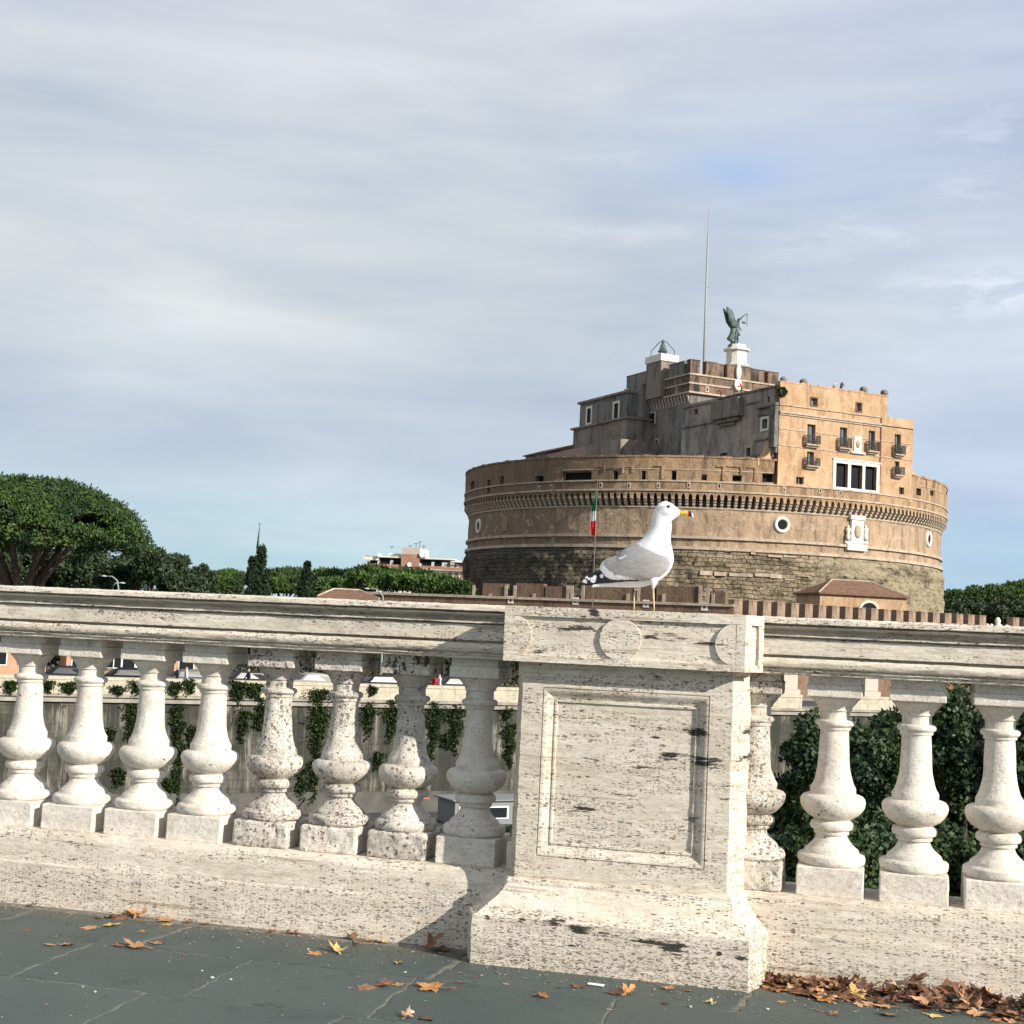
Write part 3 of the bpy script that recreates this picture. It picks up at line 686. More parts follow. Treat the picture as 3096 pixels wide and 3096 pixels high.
    # beak
    bst = [(1585, 296, 352, 27, 0), (1640, 298, 354, 24, 0), (1700, 290, 360, 20, 0), (1738, 292, 374, 18, 0), (1756, 298, 378, 17, 1), (1774, 302, 380, 14, 2), (1796, 314, 382, 12, 3), (1812, 340, 390, 8, 3), (1818, 368, 400, 3.5, 3)]
    mb = MB(); rr = []
    for x, a_, b_, w, m_ in bst:
        ring = []
        for k in range(14):
            an = 2 * math.pi * k / 14; s_, z_ = Q(x, (a_ + b_) / 2 + (a_ - b_) / 2 * math.cos(an)); ring.append((s_, w * ps * math.sin(an), z_))
        rr.append(ring)
    mb.rings(rr)
    for fi, f in enumerate(mb.f):
        if len(f) == 4: seg = fi // 14; mb.m[fi] = [0, 0, 0, 1, 2, 2, 3, 3][seg]
    mb.build('beak', [beakm, redm, black, white], root, smooth=True)
    for side in (-1, 1):
        mb = MB(); s_, z_ = Q(1468, 238)
        c = Vector((s_, side * 80 * ps, z_))
        pts = []
        for i in range(7):
            ph = math.pi * i / 6 - math.pi / 2
            pts.append([(c.x + 25 * ps * math.cos(ph) * math.cos(t_) if True else 0, c.y + side * 12 * ps * math.sin(ph), c.z + 19 * ps * math.cos(ph) * math.sin(t_)) for t_ in [2 * math.pi * k / 12 for k in range(12)]])
        mb.rings(pts); mb.build('eye', eyem, root, smooth=True)
    for side, pts, thigh in ((-1, [(1245, 1345), (1243, 1440), (1246, 1540), (1252, 1640), (1256, 1745)], 1), (1, [(990, 1400), (955, 1470), (945, 1540), (943, 1640), (942, 1745)], 0)):
        mb = MB(); yy = side * 62 * ps
        P3 = [(Q(*p)[0], yy, max(Q(*p)[1], .006)) for p in pts]
        P3[-1] = (P3[-1][0], yy, .005)
        mb.tube(P3, [12 * ps, 11 * ps, 15 * ps, 10 * ps, 11 * ps], 10)
        # webbed foot, three toes forward and a web between
        x0, z0_ = P3[-1][0], .003
        toes = [(.052, -.024), (.060, 0), (.050, .026)]
        for tx, ty in toes: mb.tube([(x0 - .002, yy, .006), (x0 + tx * .6, yy + ty * .7, .005), (x0 + tx, yy + ty, .002)], [.0035, .0028, .0016], 8)
        mb.tube([(x0, yy, .006), (x0 - .012, yy, .004)], [.003, .0015], 6)
        mb.prism([(x0, yy)] + [(x0 + tx * .95, yy + ty * .95) for tx, ty in toes], .0012, .0032)
        mb.build('leg', legm, root, smooth=True)
        mb = MB()
        t0, t1 = Q(*pts[0]), Q(pts[1][0], pts[1][1] + (5 if thigh else -20))
        mb.tube([(t0[0] - .002, yy * .8, t0[1] + .02), (t0[0], yy, t0[1]), ((t0[0] + t1[0]) / 2, yy, (t0[1] + t1[1]) / 2), (t1[0], yy, t1[1])], [.022, .017, .0075, .0035], 12)
        mb.build('thigh_feathers', white, root, smooth=True)
gull()

# ================================================================ LEAVES AND LITTER ON THE PAVEMENT
def leaf_mesh(seed, m, curl):
    rd = random.Random(seed)
    # five lobed plane-tree leaf outline
    out = []
    lobes = [(-128, .62), (-68, .86), (0, 1.0), (66, .84), (126, .6)]
    pts = []
    for i, (a, r_) in enumerate(lobes):
        a += rd.uniform(-6, 6); r_ *= rd.uniform(.85, 1.08)
        pts += [(a - 21, r_ * .62), (a - 15, r_ * .80), (a - 9, r_ * .78), (a, r_), (a + 9, r_ * .80), (a + 15, r_ * .82), (a + 21, r_ * .6)]
        if i < 4: pts.append(((a + lobes[i + 1][0]) / 2, .46 + rd.uniform(-.05, .06)))
    pts.append((172, .22)); pts.insert(0, (-172, .22))
    ringo = [(math.sin(R(a)) * r_, math.cos(R(a)) * r_) for a, r_ in pts]
    vs = [(0, 0, 0)]; fs = []; n = len(ringo); fr = [.35, .7, 1.0]
    for f in fr: vs += [(x * f, y * f, 0) for x, y in ringo]
    for j in range(n - 1): fs.append((0, 1 + j, 2 + j))
    for k in range(len(fr) - 1):
        for j in range(n - 1): fs.append((1 + k * n + j, 1 + (k + 1) * n + j, 2 + (k + 1) * n + j, 2 + k * n + j))
    ax = rd.uniform(0, 3.14); dx, dy = math.cos(ax), math.sin(ax); ph = rd.uniform(0, 6)
    vv = []
    for x, y, z in vs:
        d = x * dx + y * dy; e_ = -x * dy + y * dx
        z = curl * (d * d * .8 + .25 * math.sin(3 * e_ + ph) * abs(e_)) + .10 * noise.noise(Vector((x * 2.6 + seed, y * 2.6, 0))) * (.4 + curl)
        vv.append((x * (1 - curl * .2), y, z))
    zm = min(v[2] for v in vv); vv = [(x * .055, y * .055, (z - zm) * .055 + .0015) for x, y, z in vv]
    me = bpy.data.meshes.new('dry_leaf'); b = len(vv)
    # stalk
    st = []
    for k, (yy, r_) in enumerate(((-.2, .0012), (-.6, .0011), (-1.0, .0014))):
        for q_ in range(4): st.append((math.cos(q_ * 1.57) * r_ + .004 * k * rd.uniform(-1, 1), yy * .05, vv[0][2] + math.sin(q_ * 1.57) * r_ - .0005))
    sf = [(b + k * 4 + q_, b + k * 4 + (q_ + 1) % 4, b + (k + 1) * 4 + (q_ + 1) % 4, b + (k + 1) * 4 + q_) for k in range(2) for q_ in range(4)]
    me.from_pydata(vv + st, [], fs + sf); me.materials.append(m); me.update()
    return me
def leafmat(name, a, b):
    m = mat(name, a, .7, .3); t = NT(m.node_tree); bs = m.node_tree.nodes['Principled BSDF']
    tc = t.n('ShaderNodeTexCoord').outputs['Object']; oi = t.n('ShaderNodeObjectInfo')
    c = t.mix(t.ramp(t.noise(tc, 45, 4, .6), [(.35, 0), (.65, 1)]), a, b)
    c = t.mix(oi.outputs['Random'], t.mix(1, c, (.62, .52, .45), 'MULTIPLY'), c)
    t.l(c, bs.inputs['Base Color'])
    bp = t.n('ShaderNodeBump'); bp.inputs['Strength'].default_value = .5; bp.inputs['Distance'].default_value = .001
    t.l(t.noise(tc, 300, 2), bp.inputs['Height']); t.l(bp.outputs[0], bs.inputs['Normal'])
    return m
LM = [leafmat('leaf_tan', (.44, .25, .13), (.56, .35, .20)), leafmat('leaf_brown', (.18, .095, .06), (.30, .155, .09)), leafmat('leaf_orange', (.54, .26, .09), (.62, .36, .16)), leafmat('leaf_dark', (.085, .045, .03), (.17, .085, .05)), leafmat('leaf_yellow', (.66, .45, .13), (.6, .5, .22))]
leafmeshes = [[leaf_mesh(11 * k + j, LM[k], [.1, .3, .55, .9][j % 4]) for j in range(6)] for k in range(5)]
NL = [0]
def leaf(s_, q_, z_, k, j, sc, rz, tilt=(0, 0), label=None, group=None):
    sc *= 1.05
    o = bpy.data.objects.new('dry_leaf', leafmeshes[k][j]); COL.objects.link(o)
    o.location = tuple(L2W(s_, q_, z_)); o.scale = (sc, sc, sc); o.rotation_euler = (tilt[0], tilt[1], rz)
    tag(o, label, 'leaf', group); NL[0] += 1; return o
c5 = lambda x, y: (x / 2.147, 2500 + y / 2.147); c6 = lambda x, y: (700 + x / 2.415, 2500 + y / 2.415)
c3 = lambda x, y: (1350 + x / 1.84, 2500 + y / 1.84); c4 = lambda x, y: (2200 + x / 2.156, 2600 + y / 2.156)
LOOSE = [  # point, kind, mesh, size, label
 (c5(780, 600), 1, 1, 1.0, 'brown leaf at the left end of the clump by the left plinth foot'),
 (c5(735, 595), 0, 2, .8, 'tan leaf on the outer left of the clump by the left plinth foot'),
 (c5(870, 572), 2, 2, 1.2, 'orange upstanding leaf in the middle of the clump by the left plinth foot'),
 (c5(930, 580), 0, 3, .9, 'curled tan leaf just right of the orange one in the left plinth clump'),
 (c5(1085, 602), 2, 0, 1.0, 'flat orange leaf at the right end of the clump by the left plinth foot'),
 (c5(1240, 612), 1, 1, .6, 'small reddish leaf scrap at the plinth foot right of the left clump'),
 (c5(1350, 622), 1, 0, .6, 'second small reddish leaf scrap touching the plinth foot, further right'),
 (c5(590, 662), 0, 0, 1.0, 'tan leaf lying in front and left of the left clump'),
 (c5(720, 645), 4, 1, 1.0, 'pale yellowish leaf lying before the left clump'),
 (c5(925, 682), 2, 0, .6, 'small orange leaf alone on the slab below the left clump'),
 (c5(1080, 640), 4, 0, .6, 'small whitish leaf scrap below the orange leaf of the left clump'),
 (c5(330, 772), 0, 0, .6, 'small half of the pair of tan leaves on the second slab far left'),
 (c5(425, 770), 0, 1, .9, 'larger of the pair of tan leaves on the second slab far left'),
 (c5(780, 775), 1, 0, .8, 'brown leaf left of the big tan leaf on the joint'),
 (c5(900, 785), 0, 1, 1.25, 'big pointed tan leaf lying across the slab joint left'),
 (c5(1030, 760), 2, 0, .8, 'orange leaf tucked right of the big tan leaf on the joint'),
 (c5(180, 676), 1, 0, .5, 'small brown leaf near the left edge of the photo'),
 (c5(205, 512), 3, 2, .6, 'dark curled leaf at the plinth foot at the far left'),
 (c5(640, 600), 3, 3, .5, 'small black shrivelled leaf left of the left clump'),
 (c5(1620, 690), 4, 3, .35, 'tiny pale leaf crumb on the slab before the fifth baluster'),
 (c6(285, 775), 1, 2, .55, 'small brown leaf by the plinth foot under the fifth baluster'),
 (c6(460, 772), 1, 1, .85, 'brown leaf lying by the plinth foot under the sixth baluster'),
 (c6(935, 798), 1, 3, .95, 'upright brown leaf leaning on the plinth before the seventh baluster'),
 (c6(1070, 805), 2, 1, .6, 'orange scrap right of the upright leaf on the plinth foot'),
 (c6(1165, 808), 4, 2, .7, 'yellow brown leaf at the plinth foot left of the pier shadow'),
 (c6(920, 872), 0, 3, .55, 'small tan leaf standing clear of the plinth on the slab'),
 (c6(1520, 905), 3, 1, 1.0, 'dark leaf lying in the pier shadow beneath the standing brown leaf'),
 (c6(620, 930), 2, 0, .85, 'orange brown half of the leaf pair in the middle of the slab'),
 (c6(780, 918), 4, 3, 1.15, 'curled yellow leaf of the pair in the middle of the slab'),
 (c6(1220, 1000), 4, 2, .6, 'small oval yellow leaf alone on the slab in front of the pier shadow'),
 (c6(960, 1185), 1, 0, 1.0, 'ragged brown leaf at the left of the trio near the bottom'),
 (c6(1090, 1165), 1, 2, .95, 'dark brown leaf in the middle of the trio near the bottom'),
 (c6(1230, 1160), 2, 0, .6, 'small orange leaf at the right of the trio near the bottom'),
 (c6(1480, 1188), 2, 1, 1.5, 'large bright orange leaf, biggest on the slabs, bottom centre'),
 (c6(1670, 1138), 1, 0, .5, 'little brown leaf right of the large bright orange one'),
 (c6(1280, 1405), 0, 3, .6, 'tan leaf beside the pebble at the bottom edge'),
 (c6(1410, 1405), 1, 1, .75, 'brown leaf at the bottom edge right of the pebble'),
 (c3(330, 880), 2, 0, .35, 'tiny orange leaf on the slab just below the pier base, left part'),
 (c3(520, 950), 2, 2, .65, 'orange leaf on the slab below the pier base'),
 (c3(740, 890), 1, 1, .75, 'reddish leaf touching the white paper scrap'),
 (c3(620, 900), 3, 0, .3, 'tiny dark leaf left of the reddish leaf and the white scrap'),
 (c3(950, 935), 3, 1, .85, 'dark leaf below the pier base centre under the upright orange one'),
 (c3(1012, 932), 2, 3, .8, 'upright orange leaf below the pier base centre'),
 (c3(1100, 855), 2, 1, .8, 'orange leaf leaning against the pier base'),
 (c3(1230, 905), 0, 2, .75, 'tan leaf by the pier base right of centre'),
 (c3(1350, 915), 1, 0, .45, 'small red brown leaf by the right part of the pier base'),
 (c3(1215, 985), 3, 0, .4, 'small black leaf on the slab right of centre, bottom'),
 (c3(1465, 985), 4, 3, .5, 'pale leaf scrap on the slab below the right corner of the pier'),
 (c3(1870, 978), 0, 0, .55, 'small tan leaf right of the pier corner below the heap'),
 (c4(645, 920), 2, 1, 1.15, 'large orange leaf lying flat in front of the leaf heap'),
 (c4(855, 945), 0, 0, .8, 'tan leaf lying flat right of the large orange one by the heap'),
 (c4(1025, 965), 2, 1, .95, 'orange leaf lying flat in front of the middle of the heap'),
 (c4(1060, 1015), 1, 0, .9, 'dark brown leaf furthest out in front of the heap'),
 (c4(690, 1015), 1, 2, .6, 'small curled brown leaf in front of the left part of the heap'),
 (c4(605, 990), 1, 0, .4, 'tiny brown leaf in front of the left part of the heap'),
 (c4(1340, 1020), 4, 0, .8, 'yellowish leaf lying flat before the right part of the heap'),
 (c4(1740, 1050), 2, 0, .6, 'orange leaf at the bottom right corner of the photo'),
 (c4(1860, 1060), 0, 1, .6, 'tan leaf at the right edge by the bottom corner of the photo')]
for i, (p, k, j, sc, lab) in enumerate(LOOSE):
    s_, q_ = gnd(*p); q_ = min(q_, -.03)
    leaf(s_, q_, .001 + (i % 3) * .0008, k, j, sc * .95, random.uniform(0, 6.28), (random.uniform(-.1, .1), random.uniform(-.1, .1)), lab, 'fallen leaves lying singly on the slabs')
s_, q_ = gnd(*c6(1500, 880)); 
leaf(s_, min(q_, -.06), .012, 1, 3, 1.15, -ALPHA - .9, (R(52), R(14)), 'big brown leaf standing on edge in the shadow left of the pier base', 'fallen leaves lying singly on the slabs')
rl = random.Random(5)
for i in range(190):
    s_ = rl.uniform(.50, 1.62); h_ = [.035, .058, .05][i % 3]
    f = rl.random()**1.6
    ramp_ = min(1, max(.45, (s_ - .45) * 1.6)); wid = .19 * (.35 + .65 * min(1, (s_ - .45) / .28))
    q_ = -.012 - f * wid - .02
    z_ = (1 - f) * h_ * rl.uniform(.1, 1.15) * ramp_
    k = rl.choices([0, 1, 2, 3, 4], [3.5, 7, .8, 7, .25])[0]
    leaf(s_, q_, .002 + z_, k, rl.randrange(6), rl.uniform(.6, 1.1), rl.uniform(0, 6.28), (rl.uniform(-.75, .75) * (1 if f < .6 else .3), rl.uniform(-.75, .75) * (1 if f < .6 else .3)),
         'crumpled brown leaf in the heap drifted against the right plinth', 'leaves in the heap against the right plinth')
mb = MB(); mb.box(-.029, .029, -.009, .009, 0, .006); s_, q_ = gnd(*c3(830, 887))
o = mb.build('paper_scrap', mat('white_paper', (.8, .8, .78), .6), loc=tuple(L2W(s_, q_, .003))); o.rotation_euler = (0, 0, -ALPHA - .12); bevel(o, .003, 2)
tag(o, 'small white paper scrap lying on the slab before the pier', 'paper scrap')
pebm = mottled('pebble', (.42, .40, .37), (.55, .52, .48), 60, .8)
PEB = [(c6(1300, 1365), .013, 'white pebble beside two leaves at the bottom edge'), (c6(560, 898), .005, 'tiny white pebble on the slab under the sixth baluster'), (c5(615, 1075), .006, 'white pebble on the large slab lower left'), (c5(535, 1042), .004, 'tiny white pebble above the other on the large slab lower left'),
       (c5(1497, 995), .006, 'white pebble right of the diagonal joint, left half'), (c5(1310, 938), .005, 'pale pebble left of the diagonal joint, left half'), (c5(1375, 985), .008, 'brownish pebble stuck in the diagonal joint'), (c6(1268, 1065), .005, 'tiny white pebble in front of the pier shadow'),
       (c3(1355, 1005), .007, 'white pebble below the right part of the pier base'), (c3(1783, 1018), .006, 'pale pebble below the left end of the leaf heap'), (c3(1475, 988), .006, 'pebble by the pale leaf scrap under the pier corner'), (c4(258, 978), .007, 'pale pebble left of the flat orange leaf by the heap')]
for i, (p, r_, lab) in enumerate(PEB):
    s_, q_ = gnd(*p); mb = MB(); mb.lathe([(r_ * .3, 0), (r_, r_ * .3), (r_ * .95, r_ * .7), (r_ * .4, r_ * .95)], 9)
    mb.v = [(x * (1.2 + .3 * math.sin(i)), y * (.8 + .3 * math.cos(x * 900 + i)), z) for x, y, z in mb.v]
    o = mb.build('pebble', pebm, smooth=True, loc=tuple(L2W(s_, q_, 0))); tag(o, lab, 'pebble', 'pebbles on the slabs'); o.rotation_euler = (0, 0, i)

# crumbs of dry leaf and grit strewn on the slabs, too many and too small to count
def crumbs():
    rc = random.Random(12); mb = MB()
    for i in range(2600):
        near = rc.random() < .6
        s_ = rc.uniform(-3, 1.9); q_ = -.02 - (abs(rc.gauss(0, .16)) if near else rc.uniform(0, 1.7)); 
        if -.56 < s_ < .54 and q_ > -.23: q_ -= .2
        if s_ > .55 and near: q_ -= .14
        a = rc.uniform(0, 6.28); L_ = rc.choice((.002, .003, .004, .007)) * rc.uniform(.6, 1.3); w = L_ * rc.uniform(.25, .8); z = .0028
        dx, dy = math.cos(a), math.sin(a)
        mb.add([(s_ + dx * L_, q_ + dy * L_, z + rc.uniform(0, .003)), (s_ - dy * w, q_ + dx * w, z + rc.uniform(0, .002)), (s_ - dx * L_, q_ - dy * L_, z), (s_ + dy * w, q_ - dx * w, z)], [(0, 1, 2, 3)], rc.choices((0, 1, 2), (5, 2, 2))[0])
    o = mb.build('leaf_crumbs', [mat('crumb_brown', (.20, .11, .06), .9), mat('crumb_tan', (.42, .32, .2), .9), mat('grit_grey', (.33, .32, .29), .9)])
    to_bridge(o); tag(o, 'crumbs of dry leaf and grit strewn over the grey slabs', 'debris', kind='stuff')
crumbs()
# ================================================================ PLANTS
def cards(name, P, Nr, size, m, parent=None, aspect=2.2, jit=.6, seed=1, flat=0.):
    "leaf clumps: small diamond leaves at points P growing along Nr"
    r = np.random.default_rng(seed); n = len(P)
    d = Nr + r.normal(0, jit, (n, 3)); d /= np.linalg.norm(d, axis=1)[:, None] + 1e-9
    a = np.cross(d, r.normal(0, 1, (n, 3))); a /= np.linalg.norm(a, axis=1)[:, None] + 1e-9
    if flat:
        k = r.uniform(0, 1, n) < flat; N1 = Nr + r.normal(0, .28, (n, 3)); N1 /= np.linalg.norm(N1, axis=1)[:, None] + 1e-9
        dt = np.cross(N1, r.normal(0, 1, (n, 3))); dt /= np.linalg.norm(dt, axis=1)[:, None] + 1e-9; at_ = np.cross(N1, dt); d[k] = dt[k]; a[k] = at_[k]
    L = size * r.uniform(.6, 1.35, n)[:, None]; w = L / aspect / 2
    v = np.empty((n, 4, 3)); v[:, 0] = P; v[:, 1] = P + d * L * .5 + a * w; v[:, 2] = P + d * L; v[:, 3] = P + d * L * .5 - a * w
    me = bpy.data.meshes.new(name); me.vertices.add(4 * n); me.vertices.foreach_set('co', v.reshape(-1).astype(np.float32))
    me.loops.add(4 * n); me.loops.foreach_set('vertex_index', np.arange(4 * n, dtype=np.int32))
    me.polygons.add(n); me.polygons.foreach_set('loop_start', np.arange(0, 4 * n, 4, dtype=np.int32)); me.polygons.foreach_set('loop_total', np.full(n, 4, dtype=np.int32))
    me.materials.append(m); me.update(calc_edges=True)
    o = bpy.data.objects.new(name, me); COL.objects.link(o)
    if parent: o.parent = parent
    return o
def leafgreen(name, a, b, c=None, scale=.6, rough=.6):
    m = mat(name, a, rough, .25); t = NT(m.node_tree); bs = m.node_tree.nodes['Principled BSDF']
    g = t.n('ShaderNodeNewGeometry'); tc = t.n('ShaderNodeTexCoord').outputs['Object']
    col = t.mix(g.outputs['Random Per Island'], a, b)
    n_ = t.ramp(t.noise(tc, scale, 3, .5), [(.4, 0), (.62, 1)])
    col = t.mix(n_, col, c or t.mix(1, col, (.7, .8, .6), 'MULTIPLY'))
    t.l(col, bs.inputs['Base Color']); return m
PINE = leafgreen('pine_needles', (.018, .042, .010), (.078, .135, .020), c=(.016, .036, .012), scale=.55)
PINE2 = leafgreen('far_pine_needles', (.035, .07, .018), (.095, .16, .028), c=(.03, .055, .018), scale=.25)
OAK = leafgreen('holm_oak_leaves', (.022, .040, .020), (.055, .08, .035), scale=.4)
CYP = leafgreen('cypress_leaves', (.016, .032, .018), (.04, .062, .028), scale=.8)
BUSH = leafgreen('riverside_leaves', (.008, .024, .014), (.035, .07, .032), c=(.05, .075, .02), scale=.35, rough=.5)
IVY = leafgreen('ivy_leaves', (.010, .022, .008), (.045, .07, .016), scale=1.5)
BARK = mottled('bark', (.10, .07, .05), (.17, .13, .10), 3, .9, .9, (1, 1, .3), dist=.1)
def sph(r, n): 
    v = r.normal(0, 1, (n, 3)); return v / np.linalg.norm(v, axis=1)[:, None]
def pine(label, c, rx, rz, ztrunk, m=PINE, nl=60, per=420, leafs=.38, name='umbrella_pine', cat='tree', group=None, seed=1, limbs=7, spread=.8, ry=None, fine=1.0):
    "umbrella pine: domed crown of upright tufts over spreading limbs; c = centre of the crown's flat underside"
    r = np.random.default_rng(seed); root = empty(name, label, cat, (c[0], c[1], ztrunk), 0, group)
    base = c[2] - ztrunk; ry = ry or rx
    P = []; Nn = []
    for i in range(nl):
        ph = r.uniform(0, 2 * math.pi); u = math.sqrt(r.uniform(0, 1)); h = math.sqrt(max(0, 1 - u**2.2))
        cc = np.array([rx * u * math.cos(ph), ry * u * math.sin(ph), base + rz * (h * .86) + r.uniform(-.07, .07) * rz]); lr = rx * r.uniform(.13, .22) * fine
        d = sph(r, per); d[:, 2] = np.abs(d[:, 2]) * 1.3 - .5; d /= np.linalg.norm(d, axis=1)[:, None]; rad = lr * r.uniform(.72, 1.04, per)[:, None]
        p = cc + d * rad * np.array([1.12, 1.12, .74]); P.append(p); Nn.append(d * .9 + np.array([0, 0, .3]))
    # fuller underside and rim
    k = nl * per // 4; ph = r.uniform(0, 2 * math.pi, k); u = np.sqrt(r.uniform(.1, 1, k))
    p = np.stack([rx * u * np.cos(ph), ry * u * np.sin(ph), base + rz * .12 + r.normal(0, .05, k) * rz + rz * .3 * (1 - u)], 1); P.append(p); Nn.append(np.tile([0, 0, .6], (k, 1)))
    cards('crown', np.concatenate(P), np.concatenate(Nn), leafs, m, root, 2.4, .42, seed, .72)
    mb = MB(); tr = rx * .05 + .1
    mb.tube([(0, 0, 0), (.2, .1, base * .35), (0, .1, base * .62)], [tr * 1.2, tr, tr * .9], 10)
    for i in range(limbs):
        a = 2 * math.pi * i / limbs + r.uniform(-.3, .3); q = spread * r.uniform(.55, 1)
        z0 = base * r.uniform(.35, .6)
        mb.tube([(0.1, .1, z0), (rx * q * .3 * math.cos(a), ry * q * .3 * math.sin(a), base * .78), (rx * q * .62 * math.cos(a), ry * q * .62 * math.sin(a), base + rz * .08), (rx * q * .9 * math.cos(a), ry * q * .9 * math.sin(a), base + rz * .35)], [tr * .62, tr * .5, tr * .33, tr * .12], 7)
    mb.build('trunk', BARK, root, smooth=True); return root
def broad(label, c, rx, rz, ztrunk, m=OAK, nl=30, per=400, leafs=.35, name='broadleaf_tree', cat='tree', group=None, seed=1, cone=False, trunk=True, aspect=1.7):
    r = np.random.default_rng(seed); root = empty(name, label, cat, (c[0], c[1], ztrunk), 0, group); base = c[2] - ztrunk
    P = []; Nn = []
    for i in range(nl):
        d = sph(r, 1)[0]; u = r.uniform(.3, 1)**.5
        if cone:
            h = r.uniform(-1, 1); wr = (1 - max(0, h) ** 1.6) * (.55 + .45 * min(1, (h + 1) * 1.5)) * r.uniform(.3, 1); a = r.uniform(0, 2 * math.pi)
            cc = np.array([rx * wr * math.cos(a), rx * wr * math.sin(a), base + rz * h]); lr = rx * r.uniform(.25, .42) * (1.1 - .5 * max(0, h))
        else:
            cc = np.array([rx * d[0] * u * .8, rx * d[1] * u * .8, base + rz * d[2] * u * .8]); lr = rx * r.uniform(.2, .38)
        dd = sph(r, per); rad = lr * r.uniform(.5, 1.05, per)[:, None]
        P.append(cc + dd * rad * np.array([1, 1, 1.5 if cone else .8])); Nn.append(dd + np.array([0, 0, 1.2 if cone else .2]))
    cards('crown', np.concatenate(P), np.concatenate(Nn), leafs, m, root, aspect, .5, seed, .6)
    if trunk:
        mb = MB(); tr = rx * .06 + .06
        mb.tube([(0, 0, 0), (.05, 0, base * .5), (0, .05, base + rz * .3)], [tr * 1.3, tr, tr * .4], 8)
        for i in range(5):
            a = i * 1.3 + seed; mb.tube([(0, 0, base * .45), (rx * .35 * math.cos(a), rx * .35 * math.sin(a), base), (rx * .7 * math.cos(a), rx * .7 * math.sin(a), base + rz * .4)], [tr * .6, tr * .4, tr * .12], 6)
        mb.build('trunk', BARK, root, smooth=True)
    return root

# ================================================================ FAR BANK
WP = at(960, 1297, 100); WDIR = np.array([math.cos(R(26.4)), math.sin(R(26.4)), 0]); WN = np.array([math.sin(R(26.4)), -math.cos(R(26.4)), 0])
WTOP = WP[2]
def WL(u, d, z): return WP * [1, 1, 0] + WDIR * u + WN * d + np.array([0, 0, z])     # u along the wall, d towards the river
def wall_uz(x, y):                 # picture (1932) -> point on the wall face
    r = ray_v(x, y); t = ((WP - EYE) @ WN) / (r @ WN); p = EYE + r * t - WP; return p @ WDIR, p[2] + WP[2]
def earth():
    grnd = mottled('roadside_ground', (.12, .11, .10), (.17, .16, .13), .3, .9, .2)
    def fn(u, d, z): return WL(u, d, z)
    mb = MB(fn); mb.add([(-1200, -.5, GZ), (1500, -.5, GZ), (1500, -2600, GZ), (-1200, -2600, GZ)], [(0, 1, 2, 3)]); struct(mb.build('ground', grnd))
    quay = mottled('quay_stone', (.055, .06, .055), (.09, .09, .08), .5, .9, .4)
    mb = MB(fn); mb.box(-260, 320, 0.2, 15, -13.6, -10.95); struct(mb.build('quay', quay))
    wat = mat('river_water', (.035, .05, .035), .12, .5); t = NT(wat.node_tree); b = wat.node_tree.nodes['Principled BSDF']
    bp = t.n('ShaderNodeBump'); bp.inputs['Strength'].default_value = .5; bp.inputs['Distance'].default_value = .05
    t.l(t.noise(t.map(t.n('ShaderNodeTexCoord').outputs['Object'], (1, 1, 1)), 1.1, 4, .6), bp.inputs['Height']); t.l(bp.outputs[0], b.inputs['Normal'])
    mb = MB(fn); mb.add([(-1200, 1, -13), (1500, 1, -13), (1500, 700, -13), (-1200, 700, -13)], [(0, 1, 2, 3)]); struct(mb.build('river', wat))
    road = mottled('street_asphalt', (.055, .055, .058), (.075, .075, .075), .6, .9, .2)
    mb = MB(fn); mb.box(-260, 320, -15, -3.5, GZ - .3, GZ + .006); struct(mb.build('road', road))
    mb = MB(fn); mb.box(-260, 320, -3.5, -.6, GZ - .3, GZ + .13); mb.box(-260, 320, -19, -15, GZ - .3, GZ + .13); struct(mb.build('pavement', mottled('far_pavement', (.2, .19, .17), (.26, .25, .22), .7)))
earth()
def wallmat():
    m = mat('embankment_stone', (.3, .27, .22), .9, .2); t = NT(m.node_tree); b = m.node_tree.nodes['Principled BSDF']
    tc = t.n('ShaderNodeTexCoord').outputs['Object']
    br = t.n('ShaderNodeTexBrick'); br.inputs['Scale'].default_value = 1; br.inputs['Brick Width'].default_value = 1.3; br.inputs['Row Height'].default_value = .55
    br.inputs['Mortar Size'].default_value = .022; br.inputs['Color1'].default_value = (.21, .195, .16, 1); br.inputs['Color2'].default_value = (.14, .132, .108, 1); br.inputs['Mortar'].default_value = (.10, .09, .075, 1)
    t.l(t.map(tc, (1, 1, 1), rot=(R(90), 0, 0)), br.inputs['Vector'])
    st = t.noise(t.map(tc, (1.1, 1, .12)), 1.0, 7, .72, .6); st2 = t.math('ADD', t.noise(t.map(tc, (2.1, 1, .13), (4, 0, 1)), 1.0, 8, .8, .9), t.math('MULTIPLY', t.math('SUBTRACT', t.noise(tc, .3, 4, .6), .5), .45))
    c = t.mix(t.ramp(st, [(.40, 0), (.56, .9)]), br.outputs['Color'], (.055, .056, .047))
    c = t.mix(t.ramp(st2, [(.53, 0), (.60, .85)]), c, (.40, .37, .30)); c = t.mix(t.ramp(t.noise(t.map(tc, (3.2, 1, .2), (9, 0, 3)), 1.3, 7, .78, .4), [(.55, 0), (.62, .9)]), c, (.03, .033, .027))
    c = t.mix(t.ramp(t.noise(tc, .35, 4, .6), [(.42, 0), (.6, .85)]), c, (.055, .058, .049)); c = t.mix(1, c, (.66, .66, .64), 'MULTIPLY')
    t.l(c, b.inputs['Base Color'])
    bp = t.n('ShaderNodeBump'); bp.inputs['Strength'].default_value = .7; bp.inputs['Distance'].default_value = .06; t.l(t.noise(tc, 4, 6, .7), bp.inputs['Height']); t.l(bp.outputs[0], b.inputs['Normal'])
    return m
WALLM = wallmat()
CREAM = mottled('cream_parapet_stone', (.52, .47, .36), (.40, .36, .27), 1.5, .85, .5, (1, 1, 1), c3=(.3, .27, .2))
WA = math.atan2(WDIR[1], WDIR[0])
